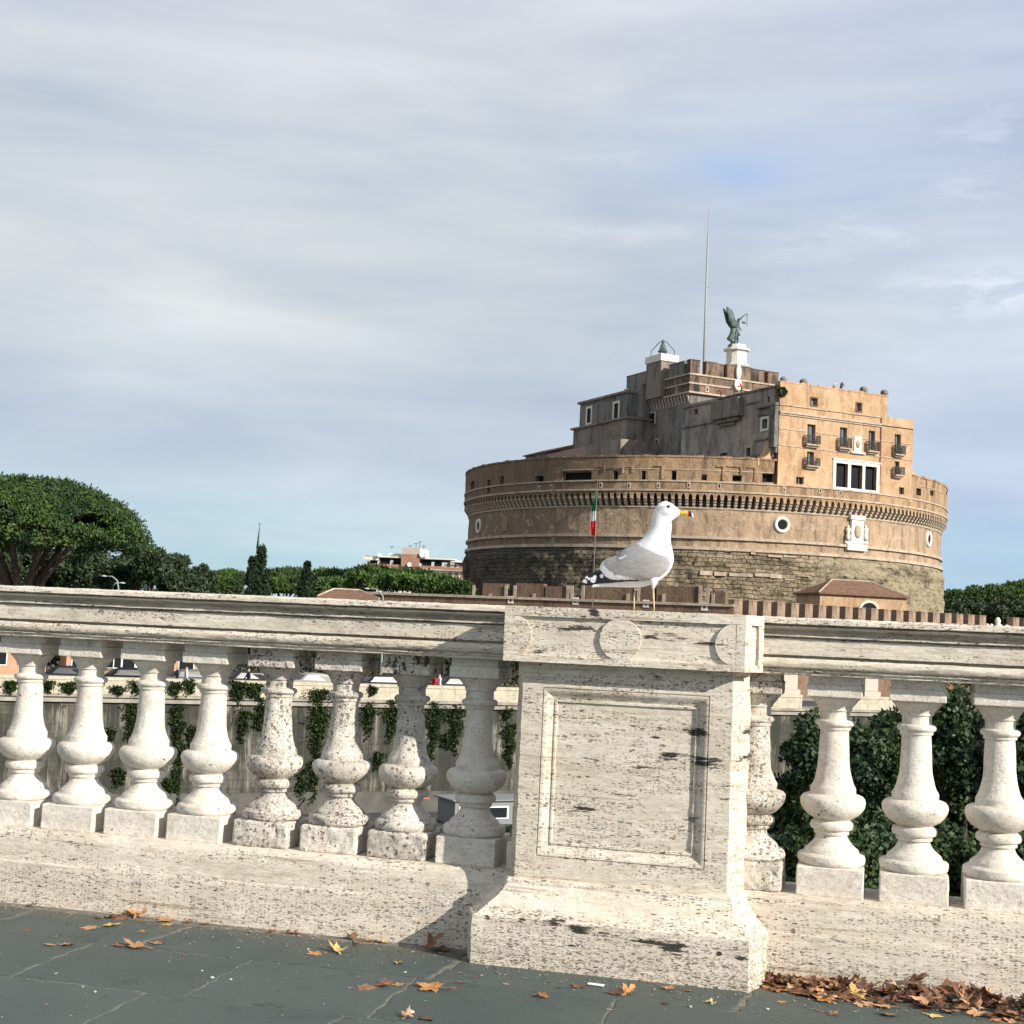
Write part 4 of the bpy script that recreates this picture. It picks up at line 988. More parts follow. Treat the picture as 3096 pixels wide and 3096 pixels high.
def on_wall(o): o.location = tuple(WP * [1, 1, 0]); o.rotation_euler = (0, 0, WA); return o     # local x = u, local -y = towards the river
wall = on_wall(empty('embankment_wall', 'tall stained stone river embankment wall with hanging ivy behind the balusters', 'retaining wall'))
mb = MB(); mb.box(-240, 300, 0, .5, -13.4, WTOP - 1.15); 
mb.build('wall_face', WALLM, wall)
mb = MB(); mb.box(-240, 300, -.22, .5, WTOP - 1.5, WTOP - 1.28); mb.box(-240, 300, -.12, .5, WTOP - 1.2, WTOP - 1.03); mb.build('string_course', mottled('wet_ledge', (.22, .20, .17), (.36, .33, .27), 1, .9), wall)
mb = MB(); mb.box(-240, 300, -.14, -.01, -10.95, -9.6); mb.build('wall_foot', mottled('wall_foot', (.07, .07, .06), (.12, .115, .10), 1), wall)
u0 = wall_uz(676, 1290)[0]; par = []
a, b_ = wall_uz(676, 1290)[0], wall_uz(757, 1290)[0]; par.append((-240, a)) ; par.append((a + .03, b_))
for x0, x1 in ((802, 880), (932, 1010)): par.append((wall_uz(x0, 1290)[0], wall_uz(x1, 1290)[0]))
uu = par[-1][1]
for k in range(9): par.append((uu + 1.8 * 1 + k * 12, uu + k * 12 + 12 - 1.2))
for i, (p0, p1) in enumerate(par):
    mb = MB(); x = p0
    while x < p1 - .01:
        xe = min(x + (1.1 if i else 2.4), p1)
        if i == 0: xe = min(x + 1.4, p1)
        for k, (z0, z1) in enumerate(((WTOP - 1.02, WTOP - .56), (WTOP - .555, WTOP - .2))):
            o_ = (k * .5); mb.box(x + .008, xe - .008, -.05 + .01 * math.sin(x * 7 + k), .45, z0, z1)
        x = xe
    mb.box(p0, p1, -.1, .5, WTOP - .195, WTOP)
    mb.build('parapet', CREAM, wall)
# ivy and bushes growing on the wall
IV = []
c7 = lambda x, y: ((x / 2.415) * K, (1850 + y / 2.415) * K); c8 = lambda x, y: ((700 + x / 2.147) * K, (1850 + y / 2.147) * K)
for x, y, w, h in ((965, 800, 90, 210), (1285, 760, 70, 130), (1300, 1060, 62, 440), (800, 890, 55, 70), (870, 1195, 90, 95), (1400, 900, 50, 110), (1772, 810, 70, 160), (1887, 790, 40, 90), (1270, 560, 120, 80), (1380, 540, 60, 80), (1715, 560, 130, 100), (1840, 580, 80, 60), (75, 540, 70, 60), (340, 540, 55, 60), (500, 550, 100, 55), (860, 570, 100, 45), (1000, 550, 90, 70), (1905, 690, 60, 110), (1230, 1270, 70, 90)):
    a = c7(x, y); IV.append((*a, w / 2.415 * K, h / 2.415 * K))
for x, y, w, h in ((40, 520, 110, 110), (150, 510, 110, 80), (560, 740, 150, 420), (885, 690, 95, 180), (1040, 690, 95, 210), (1310, 740, 115, 280), (1450, 730, 130, 240), (1800, 850, 90, 230), (450, 1110, 55, 160), (530, 1080, 60, 210), (912, 510, 32, 50), (950, 960, 45, 90), (1780, 660, 60, 80), (1390, 830, 60, 80)):
    a = c8(x, y); IV.append((*a, w / 2.147 * K, h / 2.147 * K))
bx = [48, 160, 277, 395, 515, 640, 770, 895, 990]
ORD = ['first', 'second', 'third', 'fourth', 'fifth', 'sixth', 'seventh', 'eighth']
seen = {}
for i, (x, y, w, h) in enumerate(IV):
    u, z = wall_uz(x, y); W_ = w / 2750 * 95 * 1.15; H_ = h / 2750 * 95 * 1.1; n = int(1200 * min(3.6, W_ * H_ / 3 + .25)); r = np.random.default_rng(i)
    t_ = r.uniform(0, 1, n); wid = W_ / 2 * np.clip(1.05 - t_ ** 1.3, .1, 1) * (1 + .45 * np.sin(t_ * 11 + i) + .3 * np.sin(t_ * 27 + 2 * i)); keep = r.uniform(0, 1, n) < (1 - .45 * t_)
    P = np.stack([np.clip(r.normal(0, .5, n), -1.3, 1.3) * wid + .18 * np.sin(t_ * 14 + i), -.04 - np.abs(r.normal(0, .12, n)), H_ / 2 - t_ * H_ * (1 + .25 * np.sin(r.integers(0, 5, n) * 2.1 + i))], 1)[keep]; n = len(P)
    o = cards('ivy', P, np.tile([0, -.7, -.3], (n, 1)), .16, IVY, None, 1.4, .7, i)
    b = WL(u, 0, z); o.location = tuple(b); o.rotation_euler = (0, 0, WA)
    g = sum(1 for q_ in bx if q_ < x)
    where = f'between balusters {ORD[g-1]} and {ORD[g]} from left' if 0 < g < 8 else ('left of the first baluster' if g == 0 else 'between the eighth baluster and the pier')
    kind = 'weed tuft on the wall ledge' if y < 1292 + 20 * (x / 960) else ('long trailing ivy strand' if H_ > 3 * W_ else ('broad hanging ivy curtain' if W_ * H_ > 6 else 'ivy clump on river wall'))
    key = (kind, where); seen[key] = seen.get(key, 0) + 1
    lab = f'{kind}, seen {where}'
    if seen[key] > 1: lab = lab.replace(', seen', [', ', ', second,', ', third,', ', fourth,'][min(seen[key] - 1, 3)] + ' seen') 
    tag(o, lab, 'ivy', 'plants growing on the river wall')

# ---------------------------------------------------------------- the street on the far bank
GLS = mat('dark_glass', (.012, .014, .016), .25, .25); TYRE = mat('tyre_rubber', (.02, .02, .02), .8); CHR = mat('wheel_metal', (.5, .5, .52), .35, .5, .7)
LAMPM = mat('car_lamp', (.6, .58, .5), .3, .5)
def car(label, col, u, d, flip=False, group='cars parked along the river road'):
    root = empty('parked_car', label, 'car', tuple(WL(u, d, GZ + .006)), WA + (math.pi if flip else 0), group)
    paint = mat('car_paint', tuple(x * .7 for x in col), .8, .1)
    prof = [(-2.05, .28), (-2.12, .55), (-2.05, .86), (-1.75, .95), (-1.35, 1.0), (-.95, 1.36), (-.5, 1.47), (.4, 1.46), (.9, 1.3), (1.3, .98), (1.85, .88), (2.1, .7), (2.14, .42), (2.05, .28)]
    mb = MB(); hw = .86; rr = []
    for y, s_ in ((-hw, .97), (-hw + .06, 1), (0, 1.01), (hw - .06, 1), (hw, .97)):
        rr.append([(x * s_, y * (1 if z < 1 else .86), z) for x, z in prof])
    mb.rings(rr); o = mb.build('body', paint, root); bevel(o, .05, 2)
    mb = MB()
    for sy in (-1, 1): mb.add([(-1.2, sy * .845, 1.0), (1.12, sy * .845, 1.0), (.78, sy * .765, 1.34), (-.82, sy * .765, 1.36)], [(0, 1, 2, 3)])
    mb.add([(1.33, -.7, 1.0), (1.33, .7, 1.0), (.95, .62, 1.31), (.95, -.62, 1.31)], [(0, 1, 2, 3)]); mb.add([(-1.38, -.7, 1.02), (-1.38, .7, 1.02), (-1.0, .62, 1.36), (-1.0, -.62, 1.36)], [(0, 1, 2, 3)])
    mb.build('window', GLS, root)
    for x in (-1.3, 1.32):
        for sy in (-1, 1):
            mb = MB(); mb.rings([[(x + .31 * math.cos(a), sy * y_, .31 + .31 * math.sin(a)) for a in np.linspace(0, 2 * math.pi, 17)[:-1]] for y_ in (.66, .87)])
            w = mb.build('wheel', TYRE, root)
            mb = MB(); mb.rings([[(x + .19 * math.cos(a), sy * y_, .31 + .19 * math.sin(a)) for a in np.linspace(0, 2 * math.pi, 13)[:-1]] for y_ in (.8, .885)]); mb.build('rim', CHR, w)
    for sy in (-1, 1):
        mb = MB(); mb.box(2.02, 2.12, sy * .62 - .13, sy * .62 + .13, .6, .72); mb.build('headlight', LAMPM, root)
    return root
for x, col, lab in ((100, (.03, .035, .05), 'dark blue car parked behind the river parapet, seen between the first two balusters'), (215, (.02, .02, .025), 'black car parked beyond the river parapet, third gap from the left'),
                    (335, (.20, .21, .22), 'dark silver car on the river road, seen right of the third baluster'), (450, (.05, .05, .055), 'charcoal car on the river road, seen left of the fifth baluster'),
                    (578, (.42, .40, .36), 'pale car seen between the fifth and sixth balusters'), (705, (.04, .04, .05), 'black car seen between the sixth and seventh balusters'), (850, (.05, .05, .05), 'dark car near the person in red, seen left of the eighth baluster')):
    u, z = wall_uz(x, 1270); car(lab, col, u * 1.06 + 4, -7.2, flip=bool(int(x) % 2))
def person(label, p, rz, H, pose, cols, name='person', group=None):
    "one continuous skinned figure; pose = stand or walk or lean; cols = trousers, top, skin, hair"
    h = H / 1.75
    J = dict(pel=(0, 0, .95), sp=(0, 0, 1.18), ch=(0, .0, 1.38), nk=(0, .0, 1.5), hd=(.01, 0, 1.60), ht=(.015, 0, 1.70), hl=(0, .1, .9), hr=(0, -.1, .9), kl=(.02, .11, .5), kr=(.02, -.11, .5), al=(-.02, .12, .06), ar=(-.02, -.12, .06), fl=(.16, .13, .03), fr=(.16, -.13, .03),
             sl=(0, .19, 1.42), sr=(0, -.19, 1.42), el=(-.03, .26, 1.14), er=(-.03, -.26, 1.14), wl=(.06, .27, .9), wr=(.06, -.27, .9), hal=(.09, .27, .82), har=(.09, -.27, .82))
    if pose == 'walk': J.update(kl=(.18, .1, .52), al=(.1, .1, .1), fl=(.26, .1, .1), kr=(-.06, -.1, .5), ar=(-.3, -.1, .12), fr=(-.16, -.1, .03), er=(.1, -.25, 1.16), wr=(.25, -.24, 1.0), har=(.31, -.23, .97))
    if pose == 'lean': J.update(sp=(.05, 0, 1.16), ch=(.13, 0, 1.33), nk=(.19, 0, 1.43), hd=(.24, 0, 1.52), ht=(.27, 0, 1.61), sl=(.13, .19, 1.36), sr=(.13, -.19, 1.36), el=(.24, .24, 1.1), er=(.24, -.24, 1.1), wl=(.42, .16, 1.06), wr=(.42, -.16, 1.06), hal=(.5, .12, 1.06), har=(.5, -.12, 1.06))
    rad = dict(pel=.15, sp=.13, ch=.155, nk=.06, hd=.10, ht=.075, hl=.095, hr=.095, kl=.065, kr=.065, al=.045, ar=.045, fl=.04, fr=.04, sl=.065, sr=.065, el=.045, er=.045, wl=.033, wr=.033, hal=.035, har=.035)
    E_ = [('pel', 'sp'), ('sp', 'ch'), ('ch', 'nk'), ('nk', 'hd'), ('hd', 'ht'), ('pel', 'hl'), ('pel', 'hr'), ('hl', 'kl'), ('kl', 'al'), ('al', 'fl'), ('hr', 'kr'), ('kr', 'ar'), ('ar', 'fr'), ('ch', 'sl'), ('ch', 'sr'), ('sl', 'el'), ('el', 'wl'), ('wl', 'hal'), ('sr', 'er'), ('er', 'wr'), ('wr', 'har')]
    ks = list(J); me = bpy.data.meshes.new(name); me.from_pydata([tuple(c * h for c in J[k]) for k in ks], [(ks.index(a), ks.index(b)) for a, b in E_], [])
    o = bpy.data.objects.new(name, me); COL.objects.link(o); o.modifiers.new('skin', 'SKIN')
    for i, k in enumerate(ks): me.skin_vertices[0].data[i].radius = (rad[k] * h, rad[k] * h * (1.1 if k in ('pel', 'ch') else 1)); me.skin_vertices[0].data[i].use_root = k == 'pel'
    m_ = o.modifiers.new('sub', 'SUBSURF'); m_.levels = 1; m_.render_levels = 1
    m = mat('clothes', cols[0], .8); t = NT(m.node_tree); sp_ = t.n('ShaderNodeSeparateXYZ'); t.l(t.n('ShaderNodeTexCoord').outputs['Object'], sp_.inputs[0])
    zz = t.math('DIVIDE', sp_.outputs['Z'], H); yy = t.math('ABSOLUTE', sp_.outputs['Y'])
    c = t.ramp(zz, [(0, (.03, .025, .02)), (.045, cols[0]), (.54, cols[1]), (.865, cols[2]), (.95, cols[3])], 'CONSTANT'); t.l(c, m.node_tree.nodes['Principled BSDF'].inputs['Base Color'])
    me.materials.append(m); o.location = tuple(p); o.rotation_euler = (0, 0, rz); return tag(o, label, 'person', group)
SK_ = (.5, .3, .2)
for x, cols, lab, pose in ((843, ((.03, .03, .04), (.6, .02, .03), SK_, (.03, .02, .02)), 'person in a red top by the far river parapet, left of the eighth baluster', 'stand'), (853, ((.05, .05, .08), (.7, .7, .72), SK_, (.05, .03, .02)), 'person in white beside the person in red', 'stand'), (831, ((.02, .02, .03), (.02, .025, .05), SK_, (.03, .02, .02)), 'person in dark clothes left of the person in red', 'walk'),
                           (367, ((.03, .03, .04), (.65, .65, .66), SK_, (.04, .03, .02)), 'person in a pale top at the far parapet, left of the fourth baluster', 'stand'), (350, ((.02, .02, .03), (.05, .05, .06), SK_, (.03, .02, .02)), 'person in black walking at the far parapet, left of the one in a pale top', 'walk'), (487, ((.03, .03, .03), (.04, .04, .05), SK_, (.03, .02, .02)), 'person in black walking by the dark car, left of the fifth baluster', 'walk')):
    u, z = wall_uz(x, 1280); person(lab, WL(u * 1.0, -2.1, GZ + .13), WA + random.choice([0, math.pi]), 1.74, pose, cols, group='people on the far river bank')
ORAN = mottled('orange_render', (.42, .25, .15), (.50, .31, .2), .8); WHT = mat('white_metal', (.75, .75, .73), .5); DRK = mat('dark_metal', (.035, .04, .045), .5, .4)
def kiosk(label, x, w, col):
    u, z = wall_uz(x, 1270); root = empty('kiosk', label, 'kiosk', tuple(WL(u * 1.1 + 3, -17, GZ + .13)), WA, 'kiosks beyond the river road')
    mb = MB(); mb.box(-w / 2, w / 2, -1.3, 1.3, 0, 2.5); mb.build('cabin', col, root)
    mb = MB(); mb.box(-w / 2 - .25, w / 2 + .25, -1.7, 1.5, 2.5, 2.66); o = mb.build('roof', DRK, root); bevel(o, .03, 1)
    for sx in (-1, 1):
        f = MB(); a0, a1 = sx * w * .25 - w * .17, sx * w * .25 + w * .17
        f.box(a0, a0 + .06, -1.36, -1.301, 1, 2.2); f.box(a1 - .06, a1, -1.36, -1.301, 1, 2.2); f.box(a0, a1, -1.36, -1.301, .94, 1); f.box(a0, a1, -1.36, -1.301, 2.2, 2.26)
        fo = f.build('window', WHT, root); g = MB(); g.box(a0 + .062, a1 - .062, -1.34, -1.302, 1.002, 2.198); g.build('pane', GLS, fo)
for x, w, m_, lab in ((95, 4.5, ORAN, 'orange kiosk beyond the road, seen right of the first baluster'), (262, 4.2, ORAN, 'orange kiosk beyond the road, seen left of the third baluster'), (302, 3.0, WHT, 'white booth beyond the road, seen right of the third baluster'), (460, 3.4, ORAN, 'small orange kiosk beyond the road, seen left of the fifth baluster')): kiosk(lab, x, w, m_)
HEDGE = leafgreen('hedge_leaves', (.012, .022, .010), (.04, .06, .02), scale=1)
for k, (ua, ub, lab) in enumerate(((-42, -22, 'dark hedge beyond the road, seen left of the first baluster'), (-21.5, -8, 'dark hedge beyond the road, seen between the first three balusters'), (-7.5, 6, 'dark hedge beyond the road, seen between the third and fifth balusters'), (6.5, 20, 'dark hedge beyond the road, seen between the fifth and seventh balusters'), (20.5, 38, 'dark hedge beyond the road, seen beside the left edge of the pier'), (38.5, 62, 'dark hedge beyond the road hidden behind the pier'), (62.5, 90, 'dark hedge beyond the road behind the pinkish stone pillars'), (90.5, 130, 'dark hedge beyond the road at the right edge of the photo'))):
    r_ = np.random.default_rng(200 + k); n = int((ub - ua) * 330); P = np.stack([r_.uniform(0, ub - ua, n), r_.uniform(-1.0, 1.0, n), r_.uniform(0, 1, n) ** .6 * (2.9 if k < 5 else 6.0) + .2 * np.sin(np.arange(n))], 1)
    o = cards('hedge', P, np.tile([0, .6, .5], (n, 1)), .34, HEDGE, None, 1.6, .6, k); b = WL(ua, -21.5, GZ); o.location = tuple(b); o.rotation_euler = (0, 0, WA); tag(o, lab, 'hedge', 'hedges beyond the river road')
def lamp(label, x, ytop, Y, flip=1, arm=1.1, rise=.7):
    top = at(x, ytop, Y); root = empty('street_lamp', label, 'street lamp', (top[0], top[1], GZ)); hgt = top[2] - GZ
    m = mat('lamp_grey', (.25, .27, .26), .5, .4); mb = MB()
    mb.tube([(0, 0, 0), (0, 0, 1), (0, 0, hgt - rise * 1.2), (-flip * arm * .12, 0, hgt - rise * .45), (-flip * arm * .45, 0, hgt - .05), (-flip * arm * .8, 0, hgt - .05)], [.11, .09, .06, .055, .05, .04], 8); mb.build('post', m, root, smooth=True)
    mb = MB(); mb.lathe([(.04, .02), (.10, -.03), (.11, -.07), (.03, -.09)], 12); mb.v = [(x_ * 2 - flip * (arm * .8 + .2), y_, z_ + hgt) for x_, y_, z_ in mb.v]; mb.build('lamp_head', mat('lamp_head_grey', (.45, .47, .46), .5), root, smooth=True)
lamp('curved grey street lamp rising before the dark trees, left part', 225, 1087, 104); lamp('double curved street lamp next to the roof left of the castle', 727, 1111, 112, 1, 1.5, 1.2); lamp('short curved street lamp just left of the taller one before the dark trees', 213, 1098, 104, -1, .6, .5)
def flag_on_pole(label, x, ytop, ybot, Y, r_, fy0, fy1, wpx, cols=((.01, .20, .09), (.55, .56, .55), (.48, .02, .03)), zb=GZ, lean=0, yard=None):
    t_ = at(x, ytop, Y); root = empty('flagpole', label, 'flagpole', (t_[0], t_[1], zb)); mb = MB(); H = t_[2] - zb
    mb.tube([(0, 0, 0), (0, 0, H * .5), (0, 0, H)], [r_ * 1.3, r_, r_ * .7], 8); mb.lathe([(0.001, H), (r_ * 2, H + r_ * 2), (.001, H + r_ * 4)], 8, caps=False); mb.build('pole', mat('pole_paint', (.13, .12, .10), .6, .3), root, smooth=True)
    z1 = at(x, fy0, Y)[2] - zb; z0 = at(x, fy1, Y)[2] - zb; w = wpx / 2750 * Y; n = 40; mb = MB()
    for i in range(n):
        for j in range(8):
            def pt(a, b):
                k = b / n; wd = w * (.35 + .65 * min(1, k * 2.2)) * (1 - .35 * max(0, k - .8) * 5 * .4)
                return (-a / 8 * wd + .04 - .02 * k, .16 * math.sin(a * 1.9 + k * 3) * min(1, k * 3), z1 - (z1 - z0) * k - a / 8 * .3 * w * (1 - k))
            mb.add([pt(j, i), pt(j + 1, i), pt(j + 1, i + 1), pt(j, i + 1)], [(0, 1, 2, 3)], 0 if i < n * .44 else (1 if i < n * .66 else 2))
    mb.build('flag', [mat('flag_cloth', c, .8) for c in cols], root, smooth=True); return root
flag_on_pole('tall flagpole before the round castle with a drooping green, white and red flag', 1127, 909, 1075, 126, .05, 925, 1011, 10)
flag_on_pole('thin flagpole with a furled green flag rising behind the left cypress', 490, 990, 1040, 170, .06, 994, 1085, 4.5)

# ---------------------------------------------------------------- trees on the left
def wpt(x, y, Y): p = at(x, y, Y); return p
def pine_px(label, xc, ytop, ybase, wpx, Y, **k):
    b = at(xc, ybase, Y); t_ = at(xc, ytop, Y); return pine(label, (b[0], b[1], b[2]), wpx / 2 / 2750 * Y, t_[2] - b[2], GZ, **k)
pine_px('huge umbrella pine at the left edge with bright green domed crown', 45, 902, 1037, 435, 118, nl=620, per=210, leafs=.30, seed=3, limbs=9, spread=.95, fine=.52)
pine_px('umbrella pine half hidden behind the huge one, its crown cut by the left edge', -150, 915, 1040, 330, 128, nl=90, per=300, leafs=.45, seed=4)
def broad_px(label, xc, yc, wpx, hpx, Y, **k):
    b = at(xc, yc, Y); return broad(label, tuple(b), wpx / 2 / 2750 * Y, hpx / 2 / 2750 * Y, GZ, **k)
DT = 'dark evergreen trees left of the cypresses'
for i, (x, y, w, h, Y, lab) in enumerate(((285, 1062, 62, 92, 135, 'dark evergreen touching the right side of the huge pine crown'), (240, 1085, 120, 70, 140, 'dark evergreen under the right rim of the huge pine'), (325, 1080, 80, 74, 140, 'dark evergreen with ragged top, second right of the huge pine'), (382, 1093, 60, 58, 145, 'low dark evergreen with two tufts, third right of the huge pine'),
                                          (160, 1078, 150, 110, 148, 'dark evergreen seen beneath the middle of the huge pine'), (60, 1075, 120, 110, 150, 'dark evergreen behind the trunk of the huge pine'), (-20, 1070, 120, 110, 146, 'dark evergreen at the left edge beneath the huge pine'), (350, 1110, 110, 50, 136, 'low dark shrub between the second and third evergreens'))):
    broad_px(lab, x, y, w, h, Y, nl=34, per=420, leafs=.34, seed=40 + i, group=DT)
FP = 'distant umbrella pines between the big pine and the castle'
for i, (x, yt, yb, w, Y, lab) in enumerate(((432, 1080, 1100, 80, 215, 'far umbrella pine just left of the tall cypress'), (420, 1096, 1112, 60, 190, 'light green pine low at the left of the tall cypress'), (545, 1076, 1104, 110, 230, 'far umbrella pine filling the gap between the two cypresses'), (535, 1094, 1118, 64, 185, 'light green pine at the right foot of the tall cypress'), (630, 1078, 1112, 120, 215, 'far umbrella pine just right of the small cypress'),
                                           (705, 1072, 1112, 110, 178, 'far umbrella pine under the left end of the modern building'), (775, 1078, 1116, 110, 168, 'far umbrella pine below the middle of the modern building'), (830, 1090, 1122, 90, 160, 'far umbrella pine below the right end of the modern building'), (868, 1102, 1128, 50, 156, 'far umbrella pine touching the castle on its left'), (640, 1095, 1122, 100, 190, 'light green pine behind the tiled pavilion roof'))):
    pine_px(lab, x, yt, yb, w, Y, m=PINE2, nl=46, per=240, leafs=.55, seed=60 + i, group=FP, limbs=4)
def cypress(label, x, yt, yb, w, Y, seed, lob=False):
    t_ = at(x, yt, Y); b = at(x, yb, Y); zc = (t_[2] + GZ + 1) / 2; hz = (t_[2] - GZ - 1) / 2
    r_ = broad(label, (b[0], b[1], zc), w / 2 / 2750 * Y, hz, GZ, m=CYP, nl=70, per=260, leafs=.34, name='cypress', seed=seed, cone=True, group='cypresses left of the castle', aspect=2.6)
cypress('tall dark cypress with a broken forked top', 489, 1036, 1110, 50, 150, 5); cypress('small dark cypress right of the tall one', 577, 1066, 1115, 36, 155, 6)
cypress('narrow side stem of the tall cypress on its left', 473, 1048, 1110, 22, 149, 8)
for i, (x, yt, yb, w, Y, lab) in enumerate(((1935, 1100, 1140, 110, 250, 'umbrella pine at the right edge beyond the castle'), (1870, 1108, 1145, 120, 245, 'umbrella pine second from the right edge beyond the castle'), (1805, 1117, 1150, 90, 240, 'umbrella pine just right of the castle drum'), (1990, 1085, 1140, 120, 260, 'umbrella pine past the right edge of the picture'))):
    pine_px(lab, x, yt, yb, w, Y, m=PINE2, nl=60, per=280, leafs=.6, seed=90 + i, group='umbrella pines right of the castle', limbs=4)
for i, (x, y, w, h, lab) in enumerate(((1820, 1158, 90, 46, 'dark tree under the pines, just right of the castle'), (1890, 1158, 90, 50, 'dark tree under the pines by the right edge'), (1945, 1158, 80, 56, 'dark tree cut by the right edge under the pines'))):
    broad_px(lab, x, y, w, h, 225, nl=26, per=260, leafs=.5, seed=110 + i, group='dark trees right of the castle')
# riverside trees just below the bridge, right of the pier
RT = 'leafy trees on the river bank below the bridge'
for i, (x, y, w, h, Y, lab) in enumerate(((1545, 1480, 190, 300, 27, 'dark leafy tree behind the first two balusters right of the pier'), (1655, 1500, 210, 360, 24, 'dark leafy tree behind the second baluster right of the pier, bright at its top'), (1800, 1440, 200, 330, 28, 'tall dark leafy tree behind the third baluster right of the pier'), (1925, 1470, 200, 340, 25, 'dark leafy tree behind the right edge of the balustrade'),
                                         (1580, 1640, 230, 200, 22, 'low dark bush behind the foot of the first baluster right of the pier'), (1760, 1660, 260, 220, 23, 'low dark bush behind the feet of the second and third balusters'), (1915, 1660, 200, 200, 22, 'low dark bush behind the foot of the balustrade at the right edge'),
                                         (1700, 1560, 330, 520, 36, 'big dark tree further back between the second and third balusters right of the pier'), (1900, 1500, 330, 620, 38, 'big dark tree further back behind the right edge of the balustrade'), (1560, 1620, 240, 420, 34, 'dark tree further back behind the first free baluster right of the pier'))):
    b = at(x, y, Y); broad(lab, tuple(b), w / 2 / 2750 * Y, h / 2 / 2750 * Y, -12.9, m=BUSH, nl=60 if Y < 30 else 90, per=360, leafs=.10 if Y < 30 else .17, seed=130 + i, group=RT, aspect=1.5)
# pillars on the far parapet right of the pier
for x0, x1, lab in ((1486, 1515, 'pinkish stone pillar seen between the hidden baluster and the first free one'), (1638, 1669, 'pinkish stone pillar seen between the first two free balusters right of the pier')):
    u, z = wall_uz((x0 + x1) / 2, 1300); root = on_wall(empty('stone_pillar', lab, 'pillar', group='stone pillars on the far parapet')); w = 1.3
    root.location = tuple(WL(u, -1.2, GZ)); PK = mottled('pink_plaster', (.46, .37, .31), (.54, .44, .37), 1)
    mb = MB(); mb.box(-w * .62, w * .62, -w * .62, w * .62, 0, 1.5); mb.box(-w / 2, w / 2, -w / 2, w / 2, 1.5, 3.6); o = mb.build('shaft', PK, root); bevel(o, .04, 2)
    mb = MB(); mb.box(-w * .6, w * .6, -w * .6, w * .6, 3.6, 3.9); o = mb.build('capital', PK, root); bevel(o, .05, 2)
# barge at the quay
def barge():
    u, z = wall_uz(850, 1525); root = empty('moored_barge', 'white cabin barge moored at the foot of the wall, behind the seventh and eighth balusters', 'boat', tuple(WL(u - 1.4, 9, -10.9)), WA)
    hull = mat('hull_paint', (.06, .065, .07), .5); mb = MB()
    mb.rings([[(x, y * s_, z_) for x, y in ((-6, -1.6), (5, -1.6), (7, 0), (5, 1.6), (-6, 1.6))] for z_, s_ in ((.0, .85), (.45, 1), (.5, 1))]); mb.build('hull', hull, root)
    mb = MB(); mb.box(-3.0, 2.6, -1.25, 1.25, .5, 1.9); mb.box(-3.2, 2.9, -1.45, 1.45, 1.9, 2.0); o = mb.build('cabin', mat('weathered_white', (.20, .21, .20), .7), root); bevel(o, .04, 2)
    for k in range(3):
        x = -2.0 + k * 1.8; mb = MB(); mb.box(x - .75, x + .75, -1.30, -1.252, .85, 1.6); w_ = mb.build('window', WHT, root); mb = MB(); mb.box(x - .62, x + .62, -1.325, -1.302, .93, 1.52); o = mb.build('pane', GLS, w_)
    mb = MB(); RD = mat('red_rail', (.55, .10, .08), .5)
    for x in (-5.6, 5.4): mb.box(x - .06, x + .06, -1.4, -1.28, .5, 2.2)
    mb.tube([(5.4, -1.3, 2.1), (9.6, -1.3, .9)], .05, 6); mb.tube([(-5.6, -1.3, 2.1), (-4.7, -1.3, 2.1)], .05, 6); mb.build('railing', RD, root)
barge()
for x, y, w, lab in ((760, 1538, 40, 'scrubby weeds on the quay behind the foot of the seventh baluster'), (600, 1535, 60, 'scrubby weeds on the quay behind the sixth baluster'), (960, 1560, 36, 'scrubby green weeds on the quay beside the pier')):
    b = at(x, y, 84); broad(lab, (b[0], b[1], -10.4), w / 2750 * 42, .7, -10.95, m=IVY, nl=10, per=120, leafs=.14, seed=int(x), group='weeds on the quay', name='shrub', cat='shrub', trunk=False)

# ================================================================ CASTLE
cas = empty('castle', 'huge round brick and travertine castle with fortified palace and keep on top', 'castle', tuple(CC))
def plaster(name, c1, c2, stain, amt=.7, scale=.35, brick=False, pale=None, grime=0, bumpd=.12):
    m = mat(name, c1, .9, .15); t = NT(m.node_tree); b = m.node_tree.nodes['Principled BSDF']; tc = t.n('ShaderNodeTexCoord').outputs['Object']
    f = t.noise(tc, scale, 6, .65); c = t.mix(t.ramp(f, [(.38, 0), (.62, 1)]), c1, c2)
    s_ = t.noise(t.map(tc, (.8, .8, .2)), 1.1, 7, .74, .5); c = t.mix(t.ramp(s_, [(.47, 0), (.64, amt)]), c, stain)
    g = t.noise(tc, 1.6, 6, .72); c = t.mix(t.ramp(g, [(.55, 0), (.72, amt * .8)]), c, stain)
    if brick:   # plaster fallen off: bare brick over one side, darkened to paint in its shade
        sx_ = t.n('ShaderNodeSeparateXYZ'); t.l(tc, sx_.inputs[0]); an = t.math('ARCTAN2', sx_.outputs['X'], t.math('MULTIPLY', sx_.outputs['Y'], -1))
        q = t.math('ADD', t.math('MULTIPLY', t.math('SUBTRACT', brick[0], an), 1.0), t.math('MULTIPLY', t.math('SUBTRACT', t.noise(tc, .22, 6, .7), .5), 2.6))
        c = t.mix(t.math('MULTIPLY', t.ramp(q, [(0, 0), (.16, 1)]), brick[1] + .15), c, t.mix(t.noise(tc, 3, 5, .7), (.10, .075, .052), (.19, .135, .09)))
    if pale: c = t.mix(t.ramp(t.noise(tc, 1.1, 5, .7), [(.56, 0), (.66, .75)]), c, pale)
    bp = t.n('ShaderNodeBump'); bp.inputs['Strength'].default_value = .8; bp.inputs['Distance'].default_value = bumpd
    h = t.noise(tc, 3.5, 6, .7)
    t.l(h, bp.inputs['Height']); t.l(bp.outputs[0], b.inputs['Normal'])
    c = t.mix(t.ramp(h, [(.3, .35), (.5, 0)]), c, stain)
    t.l(c, b.inputs['Base Color']); return m
